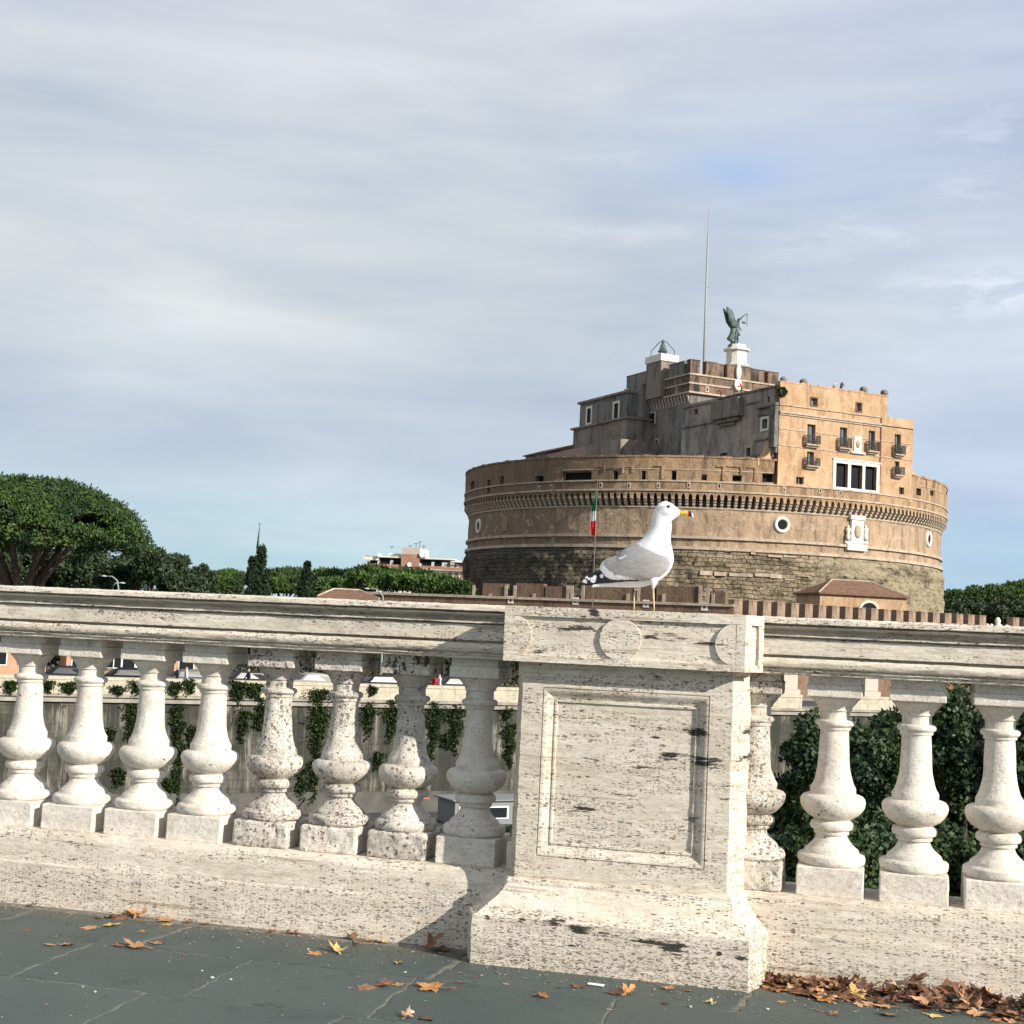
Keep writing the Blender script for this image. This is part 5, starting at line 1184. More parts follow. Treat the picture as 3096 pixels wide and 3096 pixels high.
FAC = plaster('ochre_plaster', (.43, .28, .16), (.53, .36, .22), (.25, .14, .08), .75, .3, bumpd=.05, pale=(.56, .42, .29))
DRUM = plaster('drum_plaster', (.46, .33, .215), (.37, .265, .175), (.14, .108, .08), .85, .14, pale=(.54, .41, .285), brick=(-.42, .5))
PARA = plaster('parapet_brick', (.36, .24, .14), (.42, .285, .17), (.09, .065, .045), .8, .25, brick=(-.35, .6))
GREY = plaster('brown_grey_plaster', (.30, .245, .2), (.23, .19, .155), (.085, .075, .065), .8, .25)
GREY2 = plaster('dark_plaster', (.20, .195, .175), (.24, .215, .185), (.065, .062, .055), .9, .3)
GREY3 = plaster('pale_grey_plaster', (.42, .35, .29), (.32, .27, .23), (.12, .10, .085), .75, .3)
KEEP = plaster('keep_brick', (.26, .175, .12), (.13, .10, .08), (.035, .03, .026), 1.0, .3)
MERL = plaster('merlon_brick', (.37, .265, .19), (.26, .18, .13), (.06, .045, .035), .9, .5)
STONE = mottled('string_stone', (.52, .43, .33), (.34, .27, .2), 1.2, .85, .4, c3=(.2, .16, .12))
PALE = mottled('pale_marble', (.74, .70, .62), (.62, .57, .49), 1.3, .7, .3)
DARKR = mat('window_dark', (.012, .012, .014), .6, .1)
BRICKR = plaster('bastion_brick', (.20, .13, .09), (.26, .165, .11), (.09, .06, .045), .9, .6)
def rubble():
    m = mat('rubble_masonry', (.2, .15, .1), .95, .1); t = NT(m.node_tree); b = m.node_tree.nodes['Principled BSDF']; tc = t.n('ShaderNodeTexCoord').outputs['Object']
    sp_ = t.n('ShaderNodeSeparateXYZ'); t.l(tc, sp_.inputs[0]); u = t.math('MULTIPLY', t.math('ARCTAN2', sp_.outputs['X'], t.math('MULTIPLY', sp_.outputs['Y'], -1)), 31)
    cb = t.n('ShaderNodeCombineXYZ'); t.l(u, cb.inputs[0]); t.l(sp_.outputs['Z'], cb.inputs[1]); uv = cb.outputs[0]
    wv = t.n('ShaderNodeTexNoise'); wv.inputs['Scale'].default_value = .9; wv.inputs['Detail'].default_value = 4; t.l(uv, wv.inputs['Vector'])
    ad = t.n('ShaderNodeVectorMath', operation='MULTIPLY_ADD'); t.l(wv.outputs['Color'], ad.inputs[0]); ad.inputs[1].default_value = (1.5, .6, .0); t.l(uv, ad.inputs[2])
    br = t.n('ShaderNodeTexBrick', offset=.43, squash=.7, squash_frequency=3); br.inputs['Scale'].default_value = 1; br.inputs['Brick Width'].default_value = 1.05; br.inputs['Row Height'].default_value = .48; br.inputs['Mortar Size'].default_value = .045; br.inputs['Mortar Smooth'].default_value = .6
    br.inputs['Color1'].default_value = (.40, .32, .215, 1); br.inputs['Color2'].default_value = (.24, .19, .125, 1); br.inputs['Mortar'].default_value = (.06, .05, .035, 1); t.l(ad.outputs[0], br.inputs['Vector'])
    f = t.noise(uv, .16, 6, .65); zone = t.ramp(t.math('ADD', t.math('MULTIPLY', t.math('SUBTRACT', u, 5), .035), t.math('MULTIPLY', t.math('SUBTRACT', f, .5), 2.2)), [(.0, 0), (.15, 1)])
    sm = t.mix(t.ramp(t.noise(uv, 1.3, 6, .7), [(.35, 0), (.65, 1)]), (.30, .25, .165), (.42, .35, .235))
    c = t.mix(zone, br.outputs['Color'], sm)
    c = t.mix(t.ramp(t.noise(t.map(uv, (1, 1.8, 1)), 1.5, 6, .75), [(.58, 0), (.66, .85)]), c, (.46, .39, .28))
    c = t.mix(t.ramp(t.noise(t.map(uv, (.35, 1, 1)), .55, 6, .72), [(.50, 0), (.63, .85)]), c, (.085, .07, .05))
    holes = t.ramp(t.noise(t.map(uv, (.55, 1.5, 1)), 1.9, 6, .68), [(.60, 0), (.66, 1)])
    mo = t.math('MULTIPLY', br.outputs['Fac'], t.math('SUBTRACT', 1, t.math('MULTIPLY', zone, .8)))
    dk = t.math('MAXIMUM', t.math('MULTIPLY', mo, .38), t.math('MULTIPLY', holes, .85)); c = t.mix(dk, c, (.03, .026, .02)); lf = t.ramp(t.math('ADD', t.math('MULTIPLY', t.math('SUBTRACT', -14, u), .05), t.math('MULTIPLY', t.math('SUBTRACT', t.noise(uv, .2, 6, .7), .5), 2.4)), [(0, 0), (.2, .72)]); c = t.mix(lf, c, (.065, .058, .047)); t.l(c, b.inputs['Base Color'])  # left side of the rubble darkened, painting in the drum's shaded side
    bp = t.n('ShaderNodeBump'); bp.inputs['Strength'].default_value = 1; bp.inputs['Distance'].default_value = .4
    h = t.math('SUBTRACT', t.math('MULTIPLY', t.noise(uv, 2.6, 6, .72), .9), dk); t.l(h, bp.inputs['Height']); t.l(bp.outputs[0], b.inputs['Normal']); return m
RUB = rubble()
RM, RP = 30.75, 31.42
def ringmap(rad):
    def f(th, z, d): return ((rad - d) * math.sin(th), -(rad - d) * math.cos(th), z)
    return f
def face_grid(mb, fm, u0, u1, z0, z1, ops, du, dz=99, skirt=.6, wob=0, mi=0, skirts=True):
    "wall surface with real recesses: fm(u, z, depth); ops = (u0,u1,z0,z1,depth)"
    ub = sorted(set([u0, u1] + [x for o in ops for x in o[:2] if u0 < x < u1])); zb = sorted(set([z0, z1] + [x for o in ops for x in o[2:4] if z0 < x < z1]))
    def refine(b, d):
        out = []
        for a, c in zip(b, b[1:]):
            n = max(1, int(math.ceil((c - a) / d - 1e-6))); out += [a + (c - a) * i / n for i in range(n)]
        return out + [b[-1]]
    ub = refine(ub, du); zb = refine(zb, dz); nu, nz = len(ub), len(zb)
    def w(u, z): return wob * (noise.noise(Vector((u * 40 if du < .3 else u, z * 1.1, 5))) + .5 * noise.noise(Vector((u * 110 if du < .3 else u * 3, z * 3, 5)))) if wob else 0
    vs = [fm(u, z, w(u, z)) for z in zb for u in ub]; fs = []
    def inside(u, z):
        for o in ops:
            if o[0] - 1e-9 < u < o[1] + 1e-9 and o[2] - 1e-9 < z < o[3] + 1e-9: return o
    for j in range(nz - 1):
        for i in range(nu - 1):
            if not inside((ub[i] + ub[i + 1]) / 2, (zb[j] + zb[j + 1]) / 2): fs.append((j * nu + i, j * nu + i + 1, (j + 1) * nu + i + 1, (j + 1) * nu + i))
    mb.add(vs, fs, mi)
    for a, b, c, d, dep in ops:
        mb.add([fm(a, c, 0), fm(b, c, 0), fm(b, d, 0), fm(a, d, 0), fm(a, c, dep), fm(b, c, dep), fm(b, d, dep), fm(a, d, dep)], [(0, 1, 5, 4), (1, 2, 6, 5), (2, 3, 7, 6), (3, 0, 4, 7), (4, 5, 6, 7)], mi)
    if skirts:
        for A_, B_ in zip(ub, ub[1:]):
            for z in (z0, z1): mb.add([fm(A_, z, 0), fm(B_, z, 0), fm(B_, z, skirt), fm(A_, z, skirt)], [(0, 1, 2, 3)], mi)
        for u in (u0, u1): mb.add([fm(u, z0, 0), fm(u, z1, 0), fm(u, z1, skirt), fm(u, z0, skirt)], [(0, 1, 2, 3)], mi)
def opening(name, fm, o, kind, parent=cas, framew=.16, framem=None, bar=True, sc=1.0):
    "window part: frame with dark pane sub-part, optional balcony"
    a, b, c, d, dep = o; W_ = (b - a) * sc; fw_ = framew / sc; mb = MB(fm)
    if framem:
        mb.box(a - fw_, a, c - framew, d + framew, -.07, .05); mb.box(b, b + fw_, c - framew, d + framew, -.07, .05); mb.box(a, b, d, d + framew, -.07, .05); mb.box(a, b, c - framew, c, -.1, .05)
    else:
        fw2 = .07 / sc; mb.box(a + .001, a + fw2, c + .001, d - .001, dep * .55, dep * .55 + .08); mb.box(b - fw2, b - .001, c + .001, d - .001, dep * .55, dep * .55 + .08); mb.box(a + fw2, b - fw2, d - .08, d - .001, dep * .55, dep * .55 + .08)
        if bar: mb.box((a + b) / 2 - .03 / sc, (a + b) / 2 + .03 / sc, c + .01, d - .08, dep * .55, dep * .55 + .07)
    fr = mb.build(name, framem or WINF, parent)
    p = MB(fm); p.add([(a, c, dep * .8), (b, c, dep * .8), (b, d, dep * .8), (a, d, dep * .8)], [(0, 1, 2, 3)]); p.build('pane', DARKR if kind != 'glass' else GLSB, fr); return fr
WINF = mat('window_wood', (.25, .22, .18), .7); GLSB = mat('window_glass', (.12, .14, .15), .2, .6)
# map arguments for MB boxes: x=u, y=z, z=depth
def fbox(mb, a, b, c, d, e, f): mb.box(a, b, c, d, e, f)
c1 = lambda x, y: (1350 + x / 2.147, 900 + y / 2.147); c2 = lambda x, y: (2050 + x / 2.147, 900 + y / 2.147); d3 = lambda x, y: (1350 + x / 2.147, 1350 + y / 2.147); d4 = lambda x, y: (2100 + x / 1.94, 1350 + y / 1.94); d8 = lambda x, y: (1900 + x / 3.864, 900 + y / 3.864)
def rect(cv, x0, x1, y0, y1, fn, dep):
    xm, ym = (x0 + x1) / 2, (y0 + y1) / 2; a = fn(*cv(x0, ym))[0]; b = fn(*cv(x1, ym))[0]; z1 = fn(*cv(xm, y0))[1]; z0 = fn(*cv(xm, y1))[1]; return (a, b, z0, z1, dep)
ringp = lambda x, y: cyl(x, y, RP); ringm = lambda x, y: cyl(x, y, RM)
NF, ES = 30.0, -9.45
facp = lambda x, y: (lambda r: (r[0], r[2]))(plane(x, y, nn, NF)); sidp = lambda x, y: (lambda r: (r[1], r[2]))(plane(x, y, ee, ES))
facm = lambda e_, z, d: EN(e_, NF - d, z); sidm = lambda n_, z, d: EN(ES + d, n_, z)
A0, A1 = R(7.4), R(43.8)        # the palace front interrupts the parapet here
# --- drum
mb = MB(); fm = ringmap(RM)
def rough(th, z, d):
    k = max(0, min(1, (11.1 - z) / 1.0)); a = (noise.noise(Vector((math.sin(th) * 12, math.cos(th) * 12, z * .5))) * .45 + noise.noise(Vector((math.sin(th) * 40, math.cos(th) * 40, z * 1.6))) * .28 + noise.noise(Vector((math.sin(th) * 90, math.cos(th) * 90, z * 4))) * .1)
    return (RM + .15 - d + a * k + .25 * k) * math.sin(th), -(RM + .15 - d + a * k + .25 * k) * math.cos(th), z
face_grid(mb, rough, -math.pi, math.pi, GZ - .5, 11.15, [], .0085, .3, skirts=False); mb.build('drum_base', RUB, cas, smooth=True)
dops = [rect(d4, 497, 529, 441, 477, ringm, .8), rect(d4, 1364, 1379, 530, 558, ringm, .8), rect(d3, 205, 217, 502, 533, ringm, .8)]
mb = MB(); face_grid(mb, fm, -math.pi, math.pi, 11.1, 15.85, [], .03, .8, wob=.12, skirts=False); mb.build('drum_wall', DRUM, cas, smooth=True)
def hoop(z0, z1, rad, t0=-math.pi, t1=math.pi, n=220, d=.6):
    mb = MB(ringmap(rad)); a = np.linspace(t0, t1, n + 1)
    for x, y in zip(a, a[1:]): mb.add([(x, z0, 0), (y, z0, 0), (y, z1, 0), (x, z1, 0), (x, z0, d), (y, z0, d), (y, z1, d), (x, z1, d)], [(0, 1, 2, 3), (3, 2, 6, 7), (0, 1, 5, 4)])
    mb.add([(t1, z0, 0), (t1, z1, 0), (t1, z1, d), (t1, z0, d)], [(0, 1, 2, 3)]); return mb
for z0, z1, rad in ((11.15, 11.5, RM + .38), (12.38, 12.68, RM + .3), (15.78, 15.92, RM + .12)): hoop(z0, z1, rad).build('string_course', STONE, cas)
for z0, z1, rad in ((17.60, 17.80, RP + .13), (18.68, 18.84, RP + .12)): hoop(z0, z1, rad).build('string_course', STONE, cas)
mb = MB(); face_grid(mb, ringmap(RM - .55), -math.pi, math.pi, 15.6, 17.7, [], .04, 3, skirts=False); mb.build('machicolation_back', GREY2, cas)  # back wall in dark material, painting in the shade behind the arches
hoop(15.70, 15.85, RM + .05, d=.8).build('ledge', DRUM, cas)
hoop(20.02, 20.12, RP + .05, R(-38), R(7.2), 60, .2).build('thin_string', STONE, cas)
hoop(20.5, 20.58, RP + .05, R(46), R(80), 50, .2).build('thin_string', STONE, cas)
# --- machicolation: arches and corbels
NC = 250; DTh = 2 * math.pi / NC; TH0 = -R(7.39)
mb = MB(ringmap(RP))
for k in range(NC):
    a = TH0 + (k - NC / 2) * DTh; pr = DTh * .25; x0, x1 = a + pr, a + DTh - pr; zt, zs = 17.66, 17.02
    arc = [(x0 + (x1 - x0) * (1 - math.cos(t_)) / 2, zs + .36 * math.sin(t_)) for t_ in np.linspace(0, math.pi, 7)]
    prof = [(a, zs - .05), (x0, zs - .05)] + arc + [(x1, zs - .05), (a + DTh, zs - .05)]
    for (p, q), (r_, s_) in zip(prof, prof[1:]):
        if r_ - p > 1e-7: mb.add([(p, q, 0), (r_, s_, 0), (r_, zt, 0), (p, zt, 0)], [(0, 1, 2, 3)])
        mb.add([(p, q, 0), (r_, s_, 0), (r_, s_, 1.2), (p, q, 1.2)], [(0, 1, 2, 3)])
mb.build('corbel_arches', PARA, cas)
def corbel_mb(th):
    g = MB(ringmap(RP)); w = DTh * .21
    pr = [(.0, 17.0), (.0, 16.72), (.16, 16.62), (.2, 16.45), (.36, 16.36), (.40, 16.14), (.56, 16.02), (.60, 15.86), (1.2, 15.84), (1.2, 17.0)]
    n = len(pr); g.add([(th - w, z, d) for d, z in pr] + [(th + w, z, d) for d, z in pr], [tuple(range(n))[::-1], tuple(range(n, 2 * n))] + [(i, (i + 1) % n, n + (i + 1) % n, n + i) for i in range(n)]); return g
proto = None; rest = MB()
for k in range(NC):
    a = TH0 + (k - NC / 2) * DTh; dk = abs(((a - TH0 + math.pi) % (2 * math.pi)) - math.pi)
    if dk < DTh * 49.7:
        if proto is None: proto = corbel_mb(0).build('corbel', STONE, cas); proto.rotation_euler = (0, 0, a)
        else: c_ = proto.copy(); COL.objects.link(c_); c_.parent = cas; c_.rotation_euler = (0, 0, a)
    else:
        g = corbel_mb(a); rest.add(g.v, g.f)
o = rest.build('corbel_ring', STONE, cas); o['kind'] = 'stuff'
# --- parapet with openings
PO = [rect(c1, *r_, ringp, .9) for r_ in ((575, 630, 1155, 1195), (752, 942, 1128, 1186), (1082, 1113, 1122, 1183), (1265, 1293, 1122, 1183), (1460, 1493, 1122, 1183), (1657, 1690, 1148, 1185), (1857, 1917, 1152, 1190), (157, 180, 1192, 1243), (265, 284, 1182, 1270), (351, 370, 1160, 1212))]
PO += [rect(c2, *r_, ringp, .9) for r_ in ((547, 632, 1140, 1198),)]
PR = [rect(c2, *r_, ringp, .9) for r_ in ((1547, 1578, 1238, 1283), (1637, 1658, 1252, 1286), (1737, 1749, 1262, 1288))]
mb = MB(); face_grid(mb, ringmap(RP), -math.pi, A0, 17.75, 21.5, PO, .03, .9, skirt=1.2, wob=.06); face_grid(mb, ringmap(RP), A1, math.pi, 17.75, 21.5, PR, .03, .9, skirt=1.2, wob=.06)
face_grid(mb, ringmap(RP), A0, A1, 17.75, 18.76, [], .03, .9, skirt=2, wob=.04)
mb.build('parapet', PARA, cas, smooth=False)
mb = MB(); n = 120; trad = lambda t_: 29.4 / math.cos(t_ - AN) if abs(t_ - AN) < R(20) else RP - .4
vs = [(0, 0, 20.3)] + [(trad(t_) * math.sin(t_), -trad(t_) * math.cos(t_), 20.3) for t_ in np.linspace(-math.pi, math.pi, n + 1)[:-1]]
mb.add(vs, [(0, 1 + i, 1 + (i + 1) % n) for i in range(n)]); mb.build('terrace', GREY, cas)
mb = MB()   # worn coping, uneven
for t_ in np.arange(-math.pi, math.pi, .02):
    if A0 - .01 < t_ < A1: continue
    g = MB(ringmap(RP)); h = .16 + .14 * noise.noise(Vector((t_ * 25, 0, 0))); g.box(t_, t_ + .0195, 21.45, 21.5 + h, -.08, 1.0); mb.add(g.v, g.f)
mb.build('coping', PARA, cas)
for i, o in enumerate(PO + PR): opening('window', ringmap(RP), o, 'dark', sc=RP, bar=False)
# raised brick recess frames and thin white slots
mb = MB(ringmap(RP))
for cv, x0, x1, y0, y1 in ((c1, 1045, 1150, 1100, 1140), (c1, 1170, 1212, 1095, 1135), (c1, 1350, 1405, 1088, 1180), (c1, 1750, 1805, 1092, 1185), (c1, 1860, 1915, 1092, 1130), (c2, 250, 297, 1092, 1185), (c2, 320, 413, 1092, 1140), (c2, 450, 503, 1098, 1190), (c1, 980, 1030, 1095, 1130), (c2, 1590, 1612, 1170, 1240)):
    a, b, z0, z1, _ = rect(cv, x0, x1, y0, y1, ringp, 0); mb.box(a, b, z1 - .12, z1, -.14, .02); mb.box(b - .16 / RP, b, z0, z1 - .121, -.14, .02)
mb.build('drip_mould', PARA, cas)
SL = []
for cv, x, y in ((c1, 600, 1238), (c1, 680, 1230), (c1, 1002, 1215), (c1, 1184, 1218), (c1, 1375, 1218), (c1, 1572, 1215), (c1, 1770, 1218), (c2, 268, 1222), (c2, 688, 1246), (c2, 922, 1252), (c2, 1055, 1266), (c2, 1255, 1276)):
    th, z = ringp(*cv(x, y)); g = MB(ringmap(RP)); w = .2 / RP; g.box(th - w, th + w, z - .34, z + .34, -.06, .02); fo = g.build('loophole', STONE, cas); g = MB(ringmap(RP)); g.box(th - w * .4, th + w * .4, z - .2, z + .12, -.072, -.061); g.build('slit', DARKR, fo)
# oculi
for o, rw in zip(dops, (1.35, 1.35, 1.3)):
    th = (o[0] + o[1]) / 2; z = (o[2] + o[3]) / 2; g = MB(ringmap(RM)); rr = []
    for r_, d in ((.55, -.02), (.58, -.16), (.9, -.2), (.95, .02)): rr.append([(th + r_ * math.cos(t_) / RM, z + r_ * math.sin(t_), d) for t_ in np.linspace(0, 2 * math.pi, 29)[:-1]])
    g.rings(rr, caps=False); fo = g.build('round_window', PALE, cas, smooth=True); g = MB(ringmap(RM)); g.rings([[(th + r_ * math.cos(t_) / RM, z + r_ * math.sin(t_), d) for t_ in np.linspace(0, 2 * math.pi, 29)[:-1]] for r_, d in ((.57, -.075), (.3, -.07))]); g.build('pane', DARKR, fo)
# marble coat of arms on the drum: slab, base, small side figures
def rbox(mb, r4): a, b, c, d, dep = r4; mb.box(a, b, c, d, -dep, .05)
g = MB(ringmap(RM)); rbox(g, rect(d4, 910, 980, 405, 570, ringm, .35)); rbox(g, rect(d4, 903, 987, 405, 432, ringm, .5)); rbox(g, rect(d4, 883, 998, 572, 612, ringm, .45)); rbox(g, rect(d4, 876, 906, 552, 570, ringm, .3)); rbox(g, rect(d4, 976, 1008, 552, 570, ringm, .3))
fo = g.build('marble_plaque', PALE, cas); bevel(fo, .05, 2)
a, b, c, d, _ = rect(d4, 925, 965, 462, 540, ringm, 0); g = MB(ringmap(RM)); g.rings([[(((a + b) / 2) + (b - a) / 2 * s_ * math.cos(t_), (c + d) / 2 + (d - c) / 2 * s_ * math.sin(t_), -.36 - h) for t_ in np.linspace(0, 2 * math.pi, 21)[:-1]] for s_, h in ((1, 0), (.9, .12), (.5, .2))]); g.build('shield', STONE, fo, smooth=True)
for x0, x1 in ((876, 906), (976, 1008)):
    a, b, c, d, _ = rect(d4, x0, x1, 462, 552, ringm, 0); g = MB(ringmap(RM)); m_ = (a + b) / 2; w = (b - a) / 2; H_ = d - c
    g.rings([[(m_ + w * r_ * math.cos(t_) , c + H_ * h, -.3 - w * RM * r_ * .8 * math.sin(t_)) for t_ in np.linspace(0, 2 * math.pi, 13)[:-1]] for r_, h in ((.7, 0), (.8, .3), (.55, .5), (.9, .68), (.8, .78), (.3, .83), (.42, .9), (.3, .99))]); g.build('relief_figure', PALE, fo, smooth=True)
g = MB(ringmap(RM)); rbox(g, rect(d3, 364, 398, 452, 550, ringm, .08)); g.build('pale_tablet', plaster('old_tablet', (.33, .25, .16), (.28, .2, .13), (.2, .14, .09)), cas)
# ledge stones left in the rubble
g = MB(lambda u, z, d: rough(u, z, d))
for cv, x0, x1, y0, y1 in ((d4, 30, 195, 730, 760), (d4, 200, 335, 735, 765), (d4, 345, 520, 745, 775), (d4, 520, 585, 768, 800), (d4, 590, 670, 758, 775), (d4, 175, 230, 618, 630), (d4, 325, 358, 622, 636), (d4, 425, 605, 638, 655)):
    a, b, c, d, _ = rect(cv, x0, x1, y0, y1, ringm, 0)
    m_ = int(max(1, (b - a) * RM / 1.5))
    for k in range(m_): g.box(a + (b - a) * k / m_ + .0005, a + (b - a) * (k + random.uniform(.8, 1)) / m_, c + random.uniform(0, .25), d - random.uniform(0, .2), -random.uniform(.1, .3), .5)
g.build('ledge_stones', STONE, cas)
# --- palace on top: front with loggia and balconied windows
WB = [rect(c2, *r_, facp, .55) for r_ in ((838, 892, 822, 950), (1050, 1097, 842, 965), (1237, 1278, 864, 985), (1406, 1446, 887, 1008), (836, 882, 1000, 1092), (1406, 1437, 1062, 1150))]
WS = [rect(c2, *r_, facp, .5) for r_ in ((767, 816, 1163, 1210), (1434, 1467, 1231, 1276))]
WT = [rect(c2, *r_, facp, .5) for r_ in ((862, 902, 652, 700), (1158, 1189, 685, 736))]
LG = []
for x0, x1, y0, y1 in ((1022, 1100, 1088, 1238), (1119, 1194, 1098, 1246), (1211, 1286, 1105, 1254)):
    r_ = rect(c2, x0, x1, y0, y1, facp, 3.2); LG.append((r_[0], r_[1], 19.25, 22.0, 3.2))
EL, ER, ZM = -9.45, 9.8, 28.05
mb = MB(); face_grid(mb, facm, EL, ER, 18.3, ZM, WB + WS + LG, 2.5, 2.5, skirt=1.0); mb.build('palace_front', FAC, cas)
mb = MB(); face_grid(mb, facm, EL, 5.95, ZM, 30.45, WT, 2.5, 3, skirt=1.0); mb.build('palace_attic', FAC, cas)
# ragged attic top
mb = MB()
x = EL
while x < 5.9:
    w = min(random.uniform(.4, .9), 5.95 - x); h = .12 + .3 * abs(noise.noise(Vector((x * 1.3, 2, 0)))); mb.add(*[(lambda g: (g.v, g.f))(MB(facm))[k] for k in (0, 1)]) if False else None
    g = MB(facm); g.box(x, x + w - .003, 30.44, 30.45 + h, -.04, .7); mb.add(g.v, g.f); x += w
mb.build('attic_coping', FAC, cas)
def ebox(mb, e0, e1, n0, n1, z0, z1): g = MB(EN); g.box(e0, e1, n0, n1, z0, z1); mb.add(g.v, g.f)
# body behind the front
SO = [rect(c2, *r_, sidp, .5) for r_ in ((547, 582, 788, 850), (103, 128, 722, 758), (311, 324, 688, 708), (356, 369, 697, 717), (403, 419, 668, 703), (582, 596, 643, 678), (445, 472, 975, 1030), (272, 320, 1008, 1026))]
mb = MB(); face_grid(mb, sidm, 9.6, NF - .02, 18.5, 30.2, SO, 4, 4, skirt=.8); mb.build('palace_side', GREY3, cas)
mb = MB(); ebox(mb, -8.6, 5.9, 9.6, 28.95, 18, 30.1); ebox(mb, 5.91, 9.7, 9.6, 28.95, 18, 27.8); mb.build('palace_body', GREY, cas)
for i, o in enumerate(SO[:1]): opening('window', sidm, o, 'glass', framem=PALE, framew=.28)
for o in SO[1:6]: opening('window', sidm, o, 'dark', bar=False)
opening('door', sidm, SO[6], 'dark', framem=STONE, framew=.25); opening('window', sidm, SO[7], 'dark', bar=False)
for o in WT: opening('window', facm, o, 'glass', framem=BRICKR, framew=.12)
for o in WS: opening('window', facm, o, 'dark')
def side_extra():
    # projecting closet box, corner turret and cornice lines on the shaded side
    a = sidp(*c2(250, 745))[0]; b = sidp(*c2(430, 730))[0]; mb = MB(sidm); mb.box(a, b, 27.35, 29.6, -.9, 0); mb.box(a + .4, b - .5, 26.9, 27.35, -.55, 0); mb.box(a + 1.2, b - 1.6, 26.5, 26.9, -.3, 0)
    o = mb.build('closet_bay', GREY, cas); bevel(o, .08, 2)
    mb = MB(sidm); mb.box(26.0, 29.9, 27.75, 28.1, -.55, 0); mb.box(28.9, 29.95, 23.0, 27.7, -.6, 0); mb.box(29.0, 29.9, 22.4, 23.0, -.3, 0); o = mb.build('corner_turret', GREY2, cas); bevel(o, .06, 2)
    mb = MB(sidm)
    for z, n0, n1 in ((29.75, 9.7, 17.2), (27.25, 9.7, 17.0), (29.95, 17.5, 29.5), (28.6, 23.5, 26), (24.1, 25.5, 28.7), (26.95, 26, 28.8)): mb = MB(sidm); mb.box(n0, n1, z, z + .16, -.18, 0); mb.build('cornice', GREY2, cas)
    mb = MB(sidm)
    for k in range(7): mb.box(25.2 + k * .65, 25.55 + k * .65, 21.9, 22.5, -.35, 0)
    mb.build('bracket_row', GREY, cas)
side_extra()
IRON = mat('wrought_iron', (.03, .03, .03), .6)
for i, (o, (bx0, bx1, by0, by1)) in enumerate(zip(WB, ((818, 905, 900, 962), (1034, 1108, 918, 985), (1219, 1288, 940, 1005), (1395, 1456, 965, 1026), (817, 902, 1045, 1100), (1392, 1450, 1105, 1160)))):
    opening('window', facm, o, 'glass', framem=None); a, b, z0, z1, _ = rect(c2, bx0, bx1, by0, by1, facp, 0)
    m = MB(facm); m.box(a, b, z0 - .02, z0 + .13, -.62, 0); m.box(a + .1, b - .1, z0 - .22, z0 - .021, -.35, 0); bo = m.build('balcony', STONE, cas)
    m = MB(facm); n = 13
    for k in range(n): x = a + (b - a) * k / (n - 1); m.box(x - .02, x + .02, z0 + .13, z1, -.6, -.56)
    for y0_ in (z1, z0 + .5): m.box(a - .03, b + .03, y0_, y0_ + .06, -.61, -.55)
    for x in (a, b):
        m.box(x - .03, x + .03, z1, z1 + .05, -.55, 0)
        for k in range(4): m.box(x - .02, x + .02, z0 + .13, z1, -.5 + k * .14, -.47 + k * .14)
    m.build('railing', IRON, bo)
m = MB(facm)
e0, e1 = LG[0][0] - .42, LG[2][1] + .42
m.box(e0, e1, 22.0, 22.38, -.1, .3); m.box(e0 - .06, e1 + .06, 22.38, 22.55, -.2, .1); m.box(e0, LG[0][0], 18.95, 22.0, -.09, .35); m.box(LG[2][1], e1, 18.95, 22.0, -.09, .35)
m.box(LG[0][0], LG[2][1], 18.95, 19.25, -.085, .35)
fo = m.build('loggia', PALE, cas); m = MB(facm)
for p, q in ((LG[0], LG[1]), (LG[1], LG[2])): m.box(p[1], q[0], 19.25, 22.0, -.09, .35)
m.build('pillar', PALE, fo)
g = MB(facm); g.add([(LG[0][0], 19.2, 3.1), (LG[2][1], 19.2, 3.1), (LG[2][1], 22.1, 3.1), (LG[0][0], 22.1, 3.1)], [(0, 1, 2, 3)]); g.build('back_wall', GREY2, fo)
for q in LG: g = MB(facm); g.box(q[0] + .01, q[1] - .01, 19.26, 21.99, .42, .46); g.build('pane', DARKR, fo)
m = MB(facm)
for z, a_, b_, pr in ((26.95, EL, 5.0, .22), (26.75, EL, 5.0, .14), (27.83, EL, 4.9, .12), (25.12, EL, 9.8, .07), (23.25, EL, 9.8, .08), (27.0, 5.1, 9.85, .2)):
    # leave the line off where a window stands
    segs = [(a_, b_)]
    for o in WB + WT:
        if o[2] - .15 < z < o[3] + .15: segs = [s_ for p, q in segs for s_ in ((p, min(q, o[0] - .12)), (max(p, o[1] + .12), q)) if s_[1] > s_[0]]
    for p, q in segs: m.box(p, q, z, z + (.2 if pr > .2 else .12), -pr, .02)
m.build('string_course', STONE, cas)
m = MB(facm); m.box(4.92, 5.04, 20, 28, -.12, .02); m.build('drainpipe', mat('rusty_pipe', (.22, .09, .05), .7), cas)
a, b, c, d, _ = rect(c2, 1141, 1187, 900, 1003, facp, 0); m = MB(facm); m.box(a, b, c, d, -.12, .02); m.box(a - .5, b + .5, c - .2, c - .01, -.3, .02); fo = m.build('coat_of_arms', PALE, cas); m = MB(facm)
m.rings([[((a + b) / 2 + (b - a) * .3 * s_ * math.cos(t_), (c + d) / 2 + (d - c) * .28 * s_ * math.sin(t_), -.12 - h) for t_ in np.linspace(0, 2 * math.pi, 17)[:-1]] for s_, h in ((1, 0), (.85, .1), (.4, .15))]); m.build('shield', STONE, fo, smooth=True)
